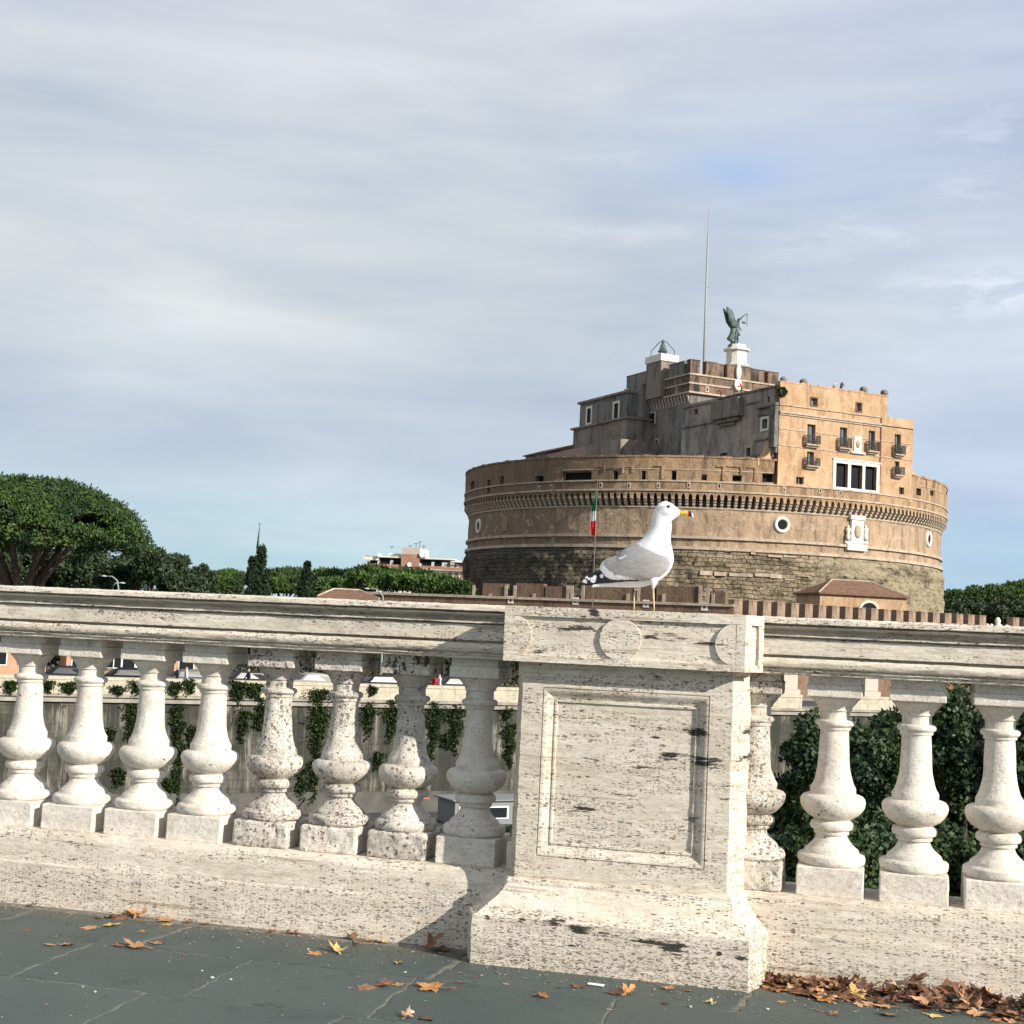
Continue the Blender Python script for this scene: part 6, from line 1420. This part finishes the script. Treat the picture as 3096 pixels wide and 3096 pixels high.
# curved shoulders where the palace meets the ring
for sg, e0 in ((1, ER), (-1, EL)):
    pts = [(e0 - sg * .4, 20.9), (e0 - sg * .4, 24.4)]; L_ = 1.9 if sg > 0 else 2.2
    for k in range(9): t_ = k / 8 * math.pi / 2; pts.append((e0 + sg * L_ * (1 - math.cos(t_)), 24.4 - 2.8 * math.sin(t_)))
    pts.append((e0 + sg * L_, 20.9)); g = MB(lambda x, y, z: EN(x, y, z)); g.prism(pts, NF - 2.4, NF - .75, 'xz'); g.build('shoulder_wall', FAC, cas)
# roof parapet posts, plants
for x, y, r_ in ((815, 545, .42), (1205, 595, .42), (1340, 615, .42), (685, 530, .35)):
    e_, n_, z = plane(*c2(x, y), nn, NF - 1.2); z = min(z, 31.6); g = MB(EN); g.rings([[(e_ + r_ * s_ * math.cos(t_), n_ + r_ * s_ * math.sin(t_), h) for t_ in np.linspace(0, 2 * math.pi, 13)[:-1]] for s_, h in ((.8, (30.0 if x < 1300 else 29.9)), (.8, z - .3), (1.1, z - .2), (1.1, z + .1), (.6, z + .3))]); g.build('chimney_pot', GREY2, cas, smooth=True)
b_ = plane(*c2(675, 612), nn, NF + .1); P = sph(np.random.default_rng(3), 500) * [.45, .45, .42]; o = cards('wall_shrub', P + np.array(EN(b_[0], b_[1], b_[2])), sph(np.random.default_rng(4), 500), .22, IVY, None, 1.5, .6, 3); o.location = tuple(CC); tag(o, 'small round shrub rooted high in the orange palace wall by its left corner', 'shrub')
# --- keep
KE0, KE1, KN0, KN1 = -8.25, 5.2, -6.0, 9.45
mb = MB(); ebox(mb, KE0, KE1, KN0, KN1, 19, 31.95); mb.build('keep_body', GREY2, cas)
mb = MB(); ebox(mb, KE0 - .35, KE1 + .3, KN0 - .3, KN1 + .35, 31.95, 34.3); mb.build('keep_wall', KEEP, cas)
mb = MB()
for z in (32.0, 33.15, 34.3): ebox(mb, KE0 - .52, KE1 + .45, KN0 - .45, KN1 + .5, z - .08, z + .12)
mb.build('string_course', STONE, cas)
cp0 = None
for k in range(21):
    n_ = KN0 + .35 + k * .74
    if cp0 is None:
        g = MB(EN); pr = [(-.34, 31.93), (-.34, 31.6), (-.2, 31.3), (-.05, 30.7), (.1, 30.6), (.1, 31.93)]; m_ = len(pr); g.add([(KE0 + d, -.17, z) for d, z in pr] + [(KE0 + d, .17, z) for d, z in pr], [tuple(range(m_))[::-1], tuple(range(m_, 2 * m_))] + [(i, (i + 1) % m_, m_ + (i + 1) % m_, m_ + i) for i in range(m_)]); cp0 = g.build('tower_corbel', GREY3, cas); o = cp0
    else: o = cp0.copy(); COL.objects.link(o); o.parent = cas
    o.location = EN(0, n_, 0)
def merlon(e0, e1, n0, n1, z0, z1, m_=KEEP, nm='merlon'):
    mb = MB(EN); mb.box(e0, e1, n0, n1, z0, z1); mb.box(e0 - .06, e1 + .06, n0 - .06, n1 + .06, z1, z1 + .12); o = mb.build(nm, m_, cas); bevel(o, .04, 1)
zt = 36.1
for e0, e1 in ((-8.55, -7.15), (-6.2, -4.5), (-4.45, -3.1), (-3.05, -1.5), (-1.0, .55), (.6, 2.0), (2.05, 3.2), (3.25, 4.9)):
    dp = .9; q = KN1 + .3 - (.5 if e0 in (-4.45, .6, 2.05) else 0); merlon(e0, e1, q - dp, q, 34.42, zt - (.15 if e0 > 3 else 0))
for n0, n1 in ((4.6, 8.2), (-6.2, -.4)): merlon(KE0 - .3, KE0 + .6, n0, n1, 34.42, zt, GREY2)  # left-face merlons in a darker material, shade put into the colour
for e0, e1 in ((-8.5, -5), (-4, -1), (0, 3)): merlon(e0, e1, KN0 - .25, KN0 + .6, 34.42, zt)
merlon(KE1 - .6, KE1 + .25, -5, 8.4, 34.42, zt - .3)
for cv, x, y in ((d8, 920, 1070), (d8, 400, 1105), (d8, 565, 1080), (d8, 65, 1165), (d8, 230, 1130)):
    if x > 700: e_, n_, z = plane(*cv(x, y), nn, KN1 + .36); g = MB(lambda u, z_, d: EN(u, KN1 + .355 - d, z_)); u = e_
    else: e_, n_, z = plane(*cv(x, y), ee, KE0 - .36); g = MB(lambda u, z_, d: EN(KE0 - .355 + d, u, z_)); u = n_
    h_ = g.fn; g.box(u - .28, u + .28, z - .38, z + .38, -.05, .02); fo = g.build('loophole', STONE, cas); g = MB(h_); g.box(u - .1, u + .1, z - .2, z + .14, -.065, -.051); g.build('slit', DARKR, fo)
# window panels on the keep's lower left face
for x0, x1, y0, y1 in ((1305, 1360, 740, 825), (1355, 1380, 912, 960)):
    o = [plane(*c1(x, (y0 + y1) / 2), ee, KE0)[1] for x in (x0, x1)]; z = [plane(*c1((x0 + x1) / 2, y), ee, KE0)[2] for y in (y1, y0)]
    fmk = lambda u, z_, d: EN(KE0 + d, u, z_); g = MB(fmk); g.box(o[0], o[1], z[0], z[1], -.08, .02); fo = g.build('window', STONE, cas); g = MB(fmk); g.box(o[0] + .3, o[1] - .3, z[0] + .1, z[1] - .25, -.095, -.081); g.build('pane', DARKR, fo)
# bell tower and bell
mb = MB(); ebox(mb, -9.3, -6.9, .2, 3.9, 32.1, 36.8); mb.build('bell_turret', GREY, cas); mb = MB(); ebox(mb, -9.45, -6.75, .05, 4.05, 36.8, 37.7); mb.build('turret_top', PALE, cas)
bell = empty('bell', 'old bronze bell hanging in an iron cage on the castle turret', 'bell', tuple(CC + np.array(EN(-8.05, 2.1, 37.7))), AN)
BR = mottled('green_bronze', (.035, .06, .055), (.12, .16, .15), 1.5, .5, .4); g = MB(); g.lathe([(.62, .62), (.64, .7), (.5, .85), (.38, 1.2), (.32, 1.5), (.2, 1.66), (.1, 1.7), (.12, 1.8), (.17, 1.95), (.1, 2.2), (.03, 2.3)], 20); g.build('bell_body', BR, bell, smooth=True)
g = MB()
for sx in (-1, 1):
    for sy in (-1, 1): g.tube([(sx * 1.1, sy * 1.1, 0), (sx * 1.1, sy * 1.1, .75), (sx * .75, sy * .75, 1.3), (sx * .35, sy * .35, 1.9), (0, 0, 2.15)], .05, 6)
    g.tube([(sx * .45, 0, 0), (sx * .45, 0, .65)], .05, 6)
g.build('iron_cage', IRON, bell)
# mast
e_, n_, z_ = plane(2146, 628, nn, 1.0); base_e = plane(2128, 1084, nn, 1.0)[0]
ms = empty('radio_mast', 'very tall thin grey mast standing on the castle keep', 'mast', tuple(CC + np.array(EN(base_e, 1.0, 34.3))))
g = MB(); g.tube([(0, 0, 0), (0, 0, z_ - 44.3 + 6), (0, 0, z_ - 34.3 - 4), (0, 0, z_ - 34.3)], [.15, .13, .09, .04], 8); g.build('pole', mat('mast_grey', (.30, .31, .30), .5, .4), ms, smooth=True)
g = MB(); g.tube([(0, 0, 14), (.35, 0, 13.8)], .03, 5); g.tube([(0, 0, 9), (.3, 0, 9)], .03, 5); g.build('bracket', IRON, ms)
# pedestal and angel
pe = 3.55; pn = 2.0
mb = MB()
for r_, z0, z1 in ((1.55, 34.2, 36.2), (1.35, 36.2, 37.8), (1.5, 37.8, 38.05), (1.2, 38.05, 39.75), (1.28, 39.75, 39.9), (1.55, 39.9, 40.15), (1.1, 40.15, 40.7)):
    g = MB(EN); g.rings([[(pe + r_ * c_ * 1.0, pn + r_ * s_ * 1.0, z) for c_, s_ in ((-1, .55), (-.55, 1), (.55, 1), (1, .55), (1, -.55), (.55, -1), (-.55, -1), (-1, -.55))] for z in (z0, z1 - .003)]); mb.add(g.v, g.f)
mb.build('statue_pedestal', PALE, cas)
for nm, x, y, rx_, rz_ in (('marble_oval', 1290, 872, .95, 1.0), ('marble_crest', 1283, 1020, 1.2, .75)):
    e_, n_, z_ = plane(*d8(x, y), nn, KN1 + .6); g = MB(EN); g.rings([[(e_ + rx_ * s_ * math.cos(t_) * (.42 if nm == 'marble_oval' else .5), KN1 + .5 + d, z_ + rz_ * s_ * math.sin(t_)) for t_ in np.linspace(0, 2 * math.pi, 25)[:-1]] for s_, d in ((1, -.1), (1, .1), (.8, .22))]); g.build(nm, PALE, cas, smooth=True)
def angel():
    root = empty('winged_statue', 'green bronze winged figure with raised sword on the marble pedestal above the keep', 'statue', tuple(CC + np.array(EN(pe, pn, 40.7))), AN); k = .0109
    X = lambda x: (x - 1250) * k * 1.05; Z = lambda y: (550 - y) * k
    J = [('pel', 1232, 385, 0, .30), ('sp', 1240, 330, 0, .27), ('ch', 1250, 275, 0, .33), ('nk', 1262, 235, 0, .14), ('hd', 1268, 208, 0, .24), ('hl', 1222, 410, .22, .24), ('hr', 1245, 410, -.22, .24), ('kl', 1215, 470, .22, .17), ('kr', 1275, 460, -.22, .17), ('al', 1212, 540, .22, .11), ('ar', 1268, 535, -.22, .11), ('fl', 1228, 548, .22, .09), ('fr', 1290, 545, -.22, .09),
         ('sl', 1240, 258, .38, .15), ('sr', 1268, 252, -.38, .15), ('el', 1275, 205, .55, .11), ('er', 1300, 300, -.6, .11), ('wl', 1325, 165, .5, .08), ('wr', 1318, 335, -.4, .08), ('hal', 1345, 155, .5, .08), ('har', 1330, 350, -.35, .08)]
    E_ = [('pel', 'sp'), ('sp', 'ch'), ('ch', 'nk'), ('nk', 'hd'), ('pel', 'hl'), ('pel', 'hr'), ('hl', 'kl'), ('kl', 'al'), ('al', 'fl'), ('hr', 'kr'), ('kr', 'ar'), ('ar', 'fr'), ('ch', 'sl'), ('ch', 'sr'), ('sl', 'el'), ('el', 'wl'), ('wl', 'hal'), ('sr', 'er'), ('er', 'wr'), ('wr', 'har')]
    ks = [j[0] for j in J]; me = bpy.data.meshes.new('figure'); me.from_pydata([(X(j[1]), -j[3], Z(j[2])) for j in J], [(ks.index(a), ks.index(b)) for a, b in E_], []); o = bpy.data.objects.new('figure', me); COL.objects.link(o); o.parent = root
    o.modifiers.new('skin', 'SKIN')
    for i, j in enumerate(J): me.skin_vertices[0].data[i].radius = (j[4], j[4]); me.skin_vertices[0].data[i].use_root = i == 0
    s_ = o.modifiers.new('sub', 'SUBSURF'); s_.levels = 2; s_.render_levels = 2; me.materials.append(BR)
    for sy, dx, dy in ((-.3, 0, 0), (.12, 2, 6)):
        g = MB(); top = [(1228, 270), (1190, 235), (1172, 180), (1130, 130), (1052, 104)]; bot = [(1215, 345), (1145, 335), (1095, 275), (1075, 200), (1052, 122)]
        rr = []
        for i, (t_, b_) in enumerate(zip(top, bot)):
            th = [.32, .26, .2, .14, .06][i]; ring = []
            for q in range(12):
                a = 2 * math.pi * q / 12; cx, cz = (t_[0] + b_[0]) / 2 + dx, (t_[1] + b_[1]) / 2 + dy; hx, hz = (t_[0] - b_[0]) / 2, (t_[1] - b_[1]) / 2
                ring.append((X(cx + hx * math.cos(a)), sy * (1 + i * .25) + th * math.sin(a), Z(cz + hz * math.cos(a))))
            rr.append(ring)
        g.rings(rr); g.build('wing', BR, root, smooth=True)
    g = MB(); g.rings([[(X(x) + r_ * math.cos(a), .1 + r_ * .8 * math.sin(a), Z(y)) for a in np.linspace(0, 2 * math.pi, 13)[:-1]] for x, y, r_ in ((1235, 290, .3), (1205, 330, .52), (1200, 380, .42), (1190, 430, .5), (1165, 475, .55), (1160, 495, .42), (1190, 510, .3), (1205, 545, .3))]); g.build('cloak', BR, root, smooth=True)
    g = MB(); g.rings([[(X(x) + r_ * math.cos(a), .05 + r_ * 1.1 * math.sin(a), Z(y)) for a in np.linspace(0, 2 * math.pi, 13)[:-1]] for x, y, r_ in ((1240, 370, .33), (1245, 400, .42), (1250, 425, .46))]); g.build('skirt', BR, root, smooth=True)
    g = MB(); g.rings([[(X(1352) + (x_ - .5) * .02, -.5 + .05 * y_, z_) for x_, y_ in ((0, -1), (1, -1), (1, 1), (0, 1))] for z_ in (Z(152), Z(300))]); g.tube([(X(1352), -.5, Z(145)), (X(1352), -.5, Z(310))], [.05, .02], 6); g.tube([(X(1340), -.5, Z(160)), (X(1364), -.5, Z(158))], .035, 6); g.build('sword', BR, root)
    g = MB(); g.rings([[(X(1310) + r_ * math.cos(a), -.5 + .06 * i, Z(265) + r_ * .5 * math.sin(a)) for a in np.linspace(0, 2 * math.pi, 13)[:-1]] for i, r_ in enumerate((.3, .34, .2))]); g.build('shield', BR, root, smooth=True)
    g = MB()
    for x, y, r_ in ((1170, 570, .38), (1320, 575, .32)): g.rings([[(X(x) + r_ * s_ * math.cos(a), .0 + r_ * s_ * math.sin(a), Z(575) + h) for a in np.linspace(0, 2 * math.pi, 11)[:-1]] for s_, h in ((1, 0), (1.05, .15), (.7, .32), (.3, .42))])
    g.build('trophy', BR, root, smooth=True)
angel()
# --- left blocks
mb = MB(); ebox(mb, -11.0, -4, -14.6, -1.5, 19, 33.1); mb.build('west_block', GREY2, cas)
mb = MB(); ebox(mb, -11.3, -3.8, -14.9, -1.3, 33.1, 33.4); mb.build('cornice', GREY, cas); mb = MB(); ebox(mb, -12.35, -4, -14.75, .75, 29.35, 29.6); mb.build('cornice', GREY, cas)
mb = MB(); ebox(mb, -12.0, -4, -14.4, .5, 19, 29.35); mb.build('west_lower_block', GREY, cas)
mb = MB(); ebox(mb, -9.6, -6, -3.5, 0, 29.6, 34.3); mb.build('stair_turret', GREY2, cas)
mb = MB(); ebox(mb, -14.0, -5, -25.1, -18.5, 19, 26.45); mb.build('low_wing', GREY2, cas)
mb = MB(); ebox(mb, -14.0, -5, -18.45, -6.9, 19, 26.2); mb.build('low_wing', plaster('pink_plaster_wall', (.36, .26, .23), (.32, .23, .2), (.2, .15, .13), .4), cas)
mb = MB(); ebox(mb, -14.0, -5, -6.85, 2.4, 19, 26.3); mb.build('low_wing', GREY, cas)
mb = MB(lambda x, y, z: EN(x, z, y)); mb.prism([(-14.35, 26.40), (-14.35, 26.55), (-11.0, 27.6), (-6, 27.6), (-6, 26.4)], -25.4, -14.46, 'xy'); mb.build('low_roof', plaster('old_tiles', (.2, .12, .08), (.25, .15, .1), (.1, .07, .05)), cas)
for x0, x1, y0, y1 in ((905, 950, 708, 815), (1080, 1128, 675, 785)):
    uv = lambda x, y: (lambda r: (r[1], r[2]))(plane(x, y, ee, -11.0)); o = rect(c1, x0 + 10, x1 - 10, y0 + 12, y1 - 2, uv, .4); fmk = lambda u, z_, d: EN(-11.0 + d - .05, u, z_)
    opening('window', fmk, (o[0], o[1], o[2], o[3], .04), 'dark', framem=PALE, framew=.3)
# visitors on the terraces
VP = 'visitors on the castle terraces'
for x, y, d_, cols, lab in ((348, 575, ES + .5, ((.03, .03, .04), (.03, .03, .04), SK_, (.02, .02, .02)), 'person in black on the palace terrace, left of the marble crest'), (395, 572, ES + .5, ((.03, .03, .05), (.65, .03, .03), SK_, (.02, .02, .02)), 'person in red on the palace terrace in front of the marble crest'),
                            (262, 618, ES + .5, ((.03, .03, .05), (.3, .08, .06), SK_, (.02, .02, .02)), 'person in dark red on the palace terrace, further left')):
    e_, n_, z_ = plane(*c2(x, y), ee, d_); person(lab, CC + np.array(EN(e_ + .4, n_, 30.1)), AN + 2.6, 1.75, 'lean', cols, group=VP)
for x, cols, lab in ((1012, ((.05, .05, .06), (.5, .48, .45), SK_, (.03, .02, .02)), 'person in a pale top looking out over the palace roof edge'), (1058, ((.03, .03, .05), (.05, .06, .1), SK_, (.02, .02, .02)), 'person in dark blue right of the pale one on the palace roof')):
    e_, n_, z_ = plane(*c2(x, 575), nn, NF - 1.3); person(lab, CC + np.array(EN(e_, n_, 30.1)), AN - 1.57, 1.75, 'lean', cols, group=VP)
th, z = ringp(*c1(1672, 1165)); person('person in black looking out of a parapet opening of the castle drum', CC + np.array([(RP - .55) * math.sin(th), -(RP - .55) * math.cos(th), z - 1.45]), th - 1.57, 1.75, 'lean', ((.02, .02, .03), (.03, .03, .04), SK_, (.02, .02, .02)), group=VP)

# ---------------------------------------------------------------- outer bastion walls
BCN = at(1383, 1145, 130) * [1, 1, 0]
LD = np.array([-math.cos(R(24)), math.sin(R(24)), 0]); RD_ = np.array([math.cos(R(33)), math.sin(R(33)), 0])
ba = empty('bastion_wall', 'low red brick bastion wall with square merlons in front of the castle', 'wall', tuple(BCN))
def run(d):
    nrm = np.array([-d[1], d[0], 0]); 
    if nrm[1] < 0: nrm = -nrm
    return lambda u, w, z: tuple(d * u + nrm * w + np.array([0, 0, z]))
fl, fr_ = run(LD), run(RD_)
g = MB(fl); g.box(0, 42, 0, 1.2, GZ - .2, 4.18); g.build('left_wall', BRICKR, ba); g = MB(fl); g.box(-.1, 42, -.16, 1.3, 4.18, 4.42); g.box(0, 42, -.1, 0, 2.2, 2.4); g.build('coping', STONE, ba)
g = MB(fr_); g.box(0, 60, 0, .9, GZ - .2, 3.3); g.build('right_wall', BRICKR, ba)
mer = None
for k in range(30):
    if k in (20, 21): continue
    if mer is None:
        g = MB(fr_); g.box(0, .98, 0, .85, 3.3, 4.78); g.box(-.03, 1.01, -.03, .88, 4.78, 4.88); mer = g.build('merlon', MERL, ba); bevel(mer, .03, 1); o = mer
    else: o = mer.copy(); COL.objects.link(o); o.parent = ba
    o.location = tuple(RD_ * (.15 + 1.74 * k)); 
for x, y in ((418, 995), (838, 1003), (1295, 1020), (1675, 1040)):   # pale loopholes
    px, py = d3(x, y); r = ray_v(px * K, py * K); nr = np.array([-LD[1], LD[0], 0]); nr = nr if nr[1] > 0 else -nr; t_ = ((BCN - EYE) @ nr) / (r @ nr); p = EYE + r * t_ - BCN; u = p @ LD
    g = MB(fl); g.box(u - .3, u + .3, -.06, .02, p[2] - .35, p[2] + .35); fo = g.build('loophole', PALE, ba); g = MB(fl); g.box(u - .1, u + .1, -.075, -.061, p[2] - .15, p[2] + .12); g.build('slit', DARKR, fo)
# inner wall fragments with pilasters
iw = empty('inner_wall', 'brown inner castle wall with pale stone pilasters standing below the drum', 'wall', tuple(BCN + np.array([0, 9.0, 0])))
g = MB(fl); g.box(-1.5, 44, 0, 1, GZ - .2, 4.6)
def iu(x, y):
    px, py = d3(x, y); r = ray_v(px * K, py * K); nr = np.array([-LD[1], LD[0], 0]); nr = nr if nr[1] > 0 else -nr; B = BCN + np.array([0, 9.0, 0]); t_ = ((B - EYE) @ nr) / (r @ nr); p = EYE + r * t_ - B; return p @ LD, p[2]
for x0, x1, y0 in ((235, 385, 885), (450, 630, 885), (1255, 1345, 905), (1365, 1640, 905), (640, 790, 905), (890, 1240, 900), (1700, 1810, 940)):
    a, z = iu(x0, y0); b, _ = iu(x1, y0); g.box(min(a, b), max(a, b), .05, .95, 4.6, z)
g.build('wall_body', plaster('brown_brick', (.17, .115, .078), (.23, .155, .105), (.1, .065, .045), .8, .6), iw)
for x in (180, 390, 447, 790, 818, 890, 1250, 1650, 1700, 285, 570, 1180, 1412, 1733):
    a, z = iu(x, 892 if x not in (285, 570, 1180, 1412, 1733) else 945); g = MB(fl); w = .15; g.box(a - w, a + w, -.1, -.002, 3.4, min(z - .15, 7.0)); g.build('pilaster', STONE, iw)
# left low crenellated wall
b0 = at(747, 1127, 196); b1 = at(884, 1131, 176); dd = (b1 - b0) * [1, 1, 0]; Ln = np.linalg.norm(dd); dd /= Ln; nr = np.array([-dd[1], dd[0], 0]); lw = empty('crenellated_wall', 'far low brick wall with small merlons left of the castle foot', 'wall', (b0[0], b0[1], 0)); fw3 = lambda u, w, z: tuple(dd * u + nr * w + np.array([0, 0, z]))
g = MB(fw3); g.box(0, Ln, 0, .8, GZ - .2, b0[2] - 1.0); g.build('wall_body', BRICKR, lw); k = 0; m0 = None
while k * 1.25 + .8 < Ln:
    if m0 is None: g = MB(fw3); g.box(0, .75, 0, .6, b0[2] - 1.0, b0[2]); m0 = g.build('merlon', GREY, lw); o = m0
    else: o = m0.copy(); COL.objects.link(o); o.parent = lw
    o.location = tuple(dd * k * 1.25); k += 1
TIL = mottled('roof_tiles', (.15, .09, .06), (.25, .145, .095), 2.5, .9, 1, (1, 1, 1), 14, (.09, .05, .035), .08)
def hip_house(label, name, cat, x0, x1, ye, yr, Y, rot, wallm, depth, arch=False, zb=GZ):
    c = at((x0 + x1) / 2, ye, Y); w = (x1 - x0) / 2750 * Y / 2 / math.cos(rot) * .93; ze = c[2]; zr = at((x0 + x1) / 2, yr, Y)[2]; root = empty(name, label, cat, (c[0], c[1], zb), rot); he = ze - zb; hr = zr - zb
    g = MB(); g.box(-w + .3, w - .3, -.0, depth, 0, he); g.build('wall', wallm, root); g = MB()
    vs = [(-w, -.35, he), (w, -.35, he), (w, depth + .3, he), (-w, depth + .3, he), (-w * .42, depth / 2, hr), (w * .42, depth / 2, hr), (-w, -.35, he - .15), (w, -.35, he - .15), (w, depth + .3, he - .15), (-w, depth + .3, he - .15)]
    g.add(vs, [(0, 1, 5, 4), (1, 2, 5), (2, 3, 4, 5), (3, 0, 4), (0, 6, 7, 1), (1, 7, 8, 2), (3, 9, 6, 0), (6, 9, 8, 7)]); g.build('roof', TIL, root)
    g = MB()
    for p, q in (((-w, -.35, he), (-w * .42, depth / 2, hr)), ((w, -.35, he), (w * .42, depth / 2, hr)), ((-w * .42, depth / 2, hr), (w * .42, depth / 2, hr))): g.tube([p, q], .09, 6)
    g.build('ridge_tiles', STONE, root)
    if arch:
        cx = w * .12; rr = .95; zz = he - 1.75; g = MB(); n = 14; o_ = [(cx + rr * 1.25 * math.cos(t_), zz + rr * 1.25 * math.sin(t_)) for t_ in np.linspace(0, math.pi, n)]; i_ = [(cx + rr * math.cos(t_), zz + rr * math.sin(t_)) for t_ in np.linspace(0, math.pi, n)]
        o_ = [(cx + rr * 1.25, zz - 2)] + o_ + [(cx - rr * 1.25, zz - 2)]; i_ = [(cx + rr, zz - 2)] + i_ + [(cx - rr, zz - 2)]
        for a in range(len(o_) - 1): g.add([(o_[a][0], -.12, o_[a][1]), (o_[a + 1][0], -.12, o_[a + 1][1]), (i_[a + 1][0], -.12, i_[a + 1][1]), (i_[a][0], -.12, i_[a][1]), (o_[a][0], 0, o_[a][1]), (o_[a + 1][0], 0, o_[a + 1][1]), (i_[a + 1][0], 0, i_[a + 1][1]), (i_[a][0], 0, i_[a][1])], [(0, 1, 2, 3), (0, 1, 5, 4), (2, 3, 7, 6)])
        fo = g.build('arched_window', PALE, root); g = MB(); g.prism(i_, -.05, -.004, 'xz'); g.build('pane', DARKR, fo)
hip_house('orange guardhouse with hipped tiled roof and arched window against the castle drum', 'guardhouse', 'house', 1531, 1728, 1122, 1094, 150, R(12), FAC, 6, True)
hip_house('low pavilion with shallow brown tiled roof below the distant pines', 'pavilion', 'pavilion', 596, 718, 1127, 1111, 118, R(10), ORAN, 5)
g = MB()
for x, y, r_ in ((1735, 1020, .3), (1760, 1018, .3), (1798, 1000, .4), (1815, 1018, .3), (1850, 1026, .35), (1870, 1032, .3)):
    px, py = d4(x, y); rr_ = ray_v(px * K, py * K); nr_ = np.array([-RD_[1], RD_[0], 0]); p = EYE + rr_ * (((BCN - EYE) @ nr_) / (rr_ @ nr_)); u = (p - BCN) @ RD_; g2 = MB(fr_)
    tall = 1.5 if x == 1798 else .8; g2.rings([[(u + r_ * s_ * math.cos(a), .4 + r_ * s_ * math.sin(a), 3.3 + h) for a in np.linspace(0, 2 * math.pi, 9)[:-1]] for s_, h in ((1, 0), (1, .3), (.6, .3 + tall * .3), (.75, tall * .8), (.3, tall))]); g.add(g2.v, g2.f)
o = g.build('stone_fragments', PALE, smooth=True); o.location = tuple(BCN); tag(o, 'white broken marble fragments in the gap between the last merlons', 'fragments')
# distant modern building
def modern():
    c = at(778, 1110, 330); root = empty('apartment_building', 'far white and brick apartment building with long terraces and a lift tower', 'building', (c[0], c[1], GZ), R(-6)); k = 330 / 2750
    Wt = mottled('white_render', (.74, .69, .59), (.66, .61, .52), .3); BK = mottled('brick_band', (.30, .16, .11), (.36, .2, .14), .6); z = lambda y: (1183 - y) * k + 1.19 - GZ
    X = lambda x: (x - 778) * k
    g = MB(); g.box(X(690), X(880), 0, 14, 0, z(1064)); g.box(X(684), X(712), -1.2, 1, z(1062), z(1053)); g.build('core', Wt, root)
    g = MB(); g.box(X(682), X(857), -1.2, 13, z(1056), z(1053.5)); g.box(X(850), X(880), -1.2, 13, z(1060), z(1058)); g.box(X(820), X(880), -1.2, 12, z(1076), z(1073)); g.build('roof_slab', Wt, root)
    g = MB(); g.box(X(690), X(838), -1.3, -.9, z(1074), z(1069)); g.box(X(838), X(880), -1.25, -.85, z(1075), z(1070)); g.build('brick_balustrade', BK, root)
    g = MB(); g.box(X(757), X(790), -1.6, 3, z(1072), z(1036)); g.build('lift_tower', mottled('tower_render', (.42, .36, .30), (.5, .43, .35), .4), root); g = MB(); g.box(X(756.5), X(790.5), -1.7, -1.4, z(1072), z(1048.5)); g.build('brick_panel', BK, root)
    g = MB(); g.box(X(790.6), X(802), -1.2, 3, z(1054), z(1038)); g.box(X(728), X(748), 1, 4, z(1054), z(1047)); g.build('roof_hut', Wt, root)
    for x0, x1 in ((695, 709), (714, 733), (739, 756), (794, 812), (818, 832)): g = MB(); g.box(X(x0), X(x1), -.1, -.02, z(1068), z(1057)); g.build('window', DARKR, root)
    for x0, x1, y0, y1 in ((856, 860, 1069, 1060), (866, 872, 1069, 1061), (842, 848, 1069, 1061), (846, 851, 1089, 1079), (858, 863, 1089, 1079), (869, 874, 1089, 1079)): g = MB(); g.box(X(x0), X(x1), -.1, -.02, z(y0), z(y1)); g.build('window', mat('shutter', (.25, .12, .1), .7), root)
    for x, y, r_ in ((716, 1053, .45), (797, 1049, .7), (805, 1050, .6), (773, 1069, .5)): g = MB(); g.rings([[(X(x) + r_ * s_ * math.cos(a), -2 + d, z(y - 1) + r_ * s_ * math.sin(a)) for a in np.linspace(0, 2 * math.pi, 13)[:-1]] for s_, d in ((.2, .3), (.8, .1), (1, -.15))]); g.tube([(X(x), -1.7, z(y - 1)), (X(x), -1.6, z(y + 2.5))], .1, 5); g.build('satellite_dish', WHT, root)
    for x, h in ((781, 14), (788, 18), (796, 10), (770, 9), (735, 6)): g = MB(); g.tube([(X(x), 0, z(1040)), (X(x), 0, z(1040) + h * k)], .06, 4); g.tube([(X(x) - .5, 0, z(1040) + h * k * .9), (X(x) + .5, 0, z(1040) + h * k * .9)], .05, 4); g.build('aerial', DRK, root)
modern()
# far wooded ground closing the horizon
g = MB(); 
r = np.random.default_rng(77); n = 26000; X_ = r.uniform(-420, 600, n); Y_ = r.uniform(430, 520, n); H_ = 9 + 2.5 * np.sin(X_ * .05) + 1.5 * np.sin(X_ * .13 + 1); P = np.stack([X_, Y_, GZ + r.uniform(0, 1, n)**.5 * H_], 1)
o = cards('far_woods', P, np.tile([0, -.2, .7], (n, 1)), 3.2, OAK, None, 1.6, .6, 5); tag(o, 'low belt of far dark woods along the horizon', 'woods', kind='stuff')
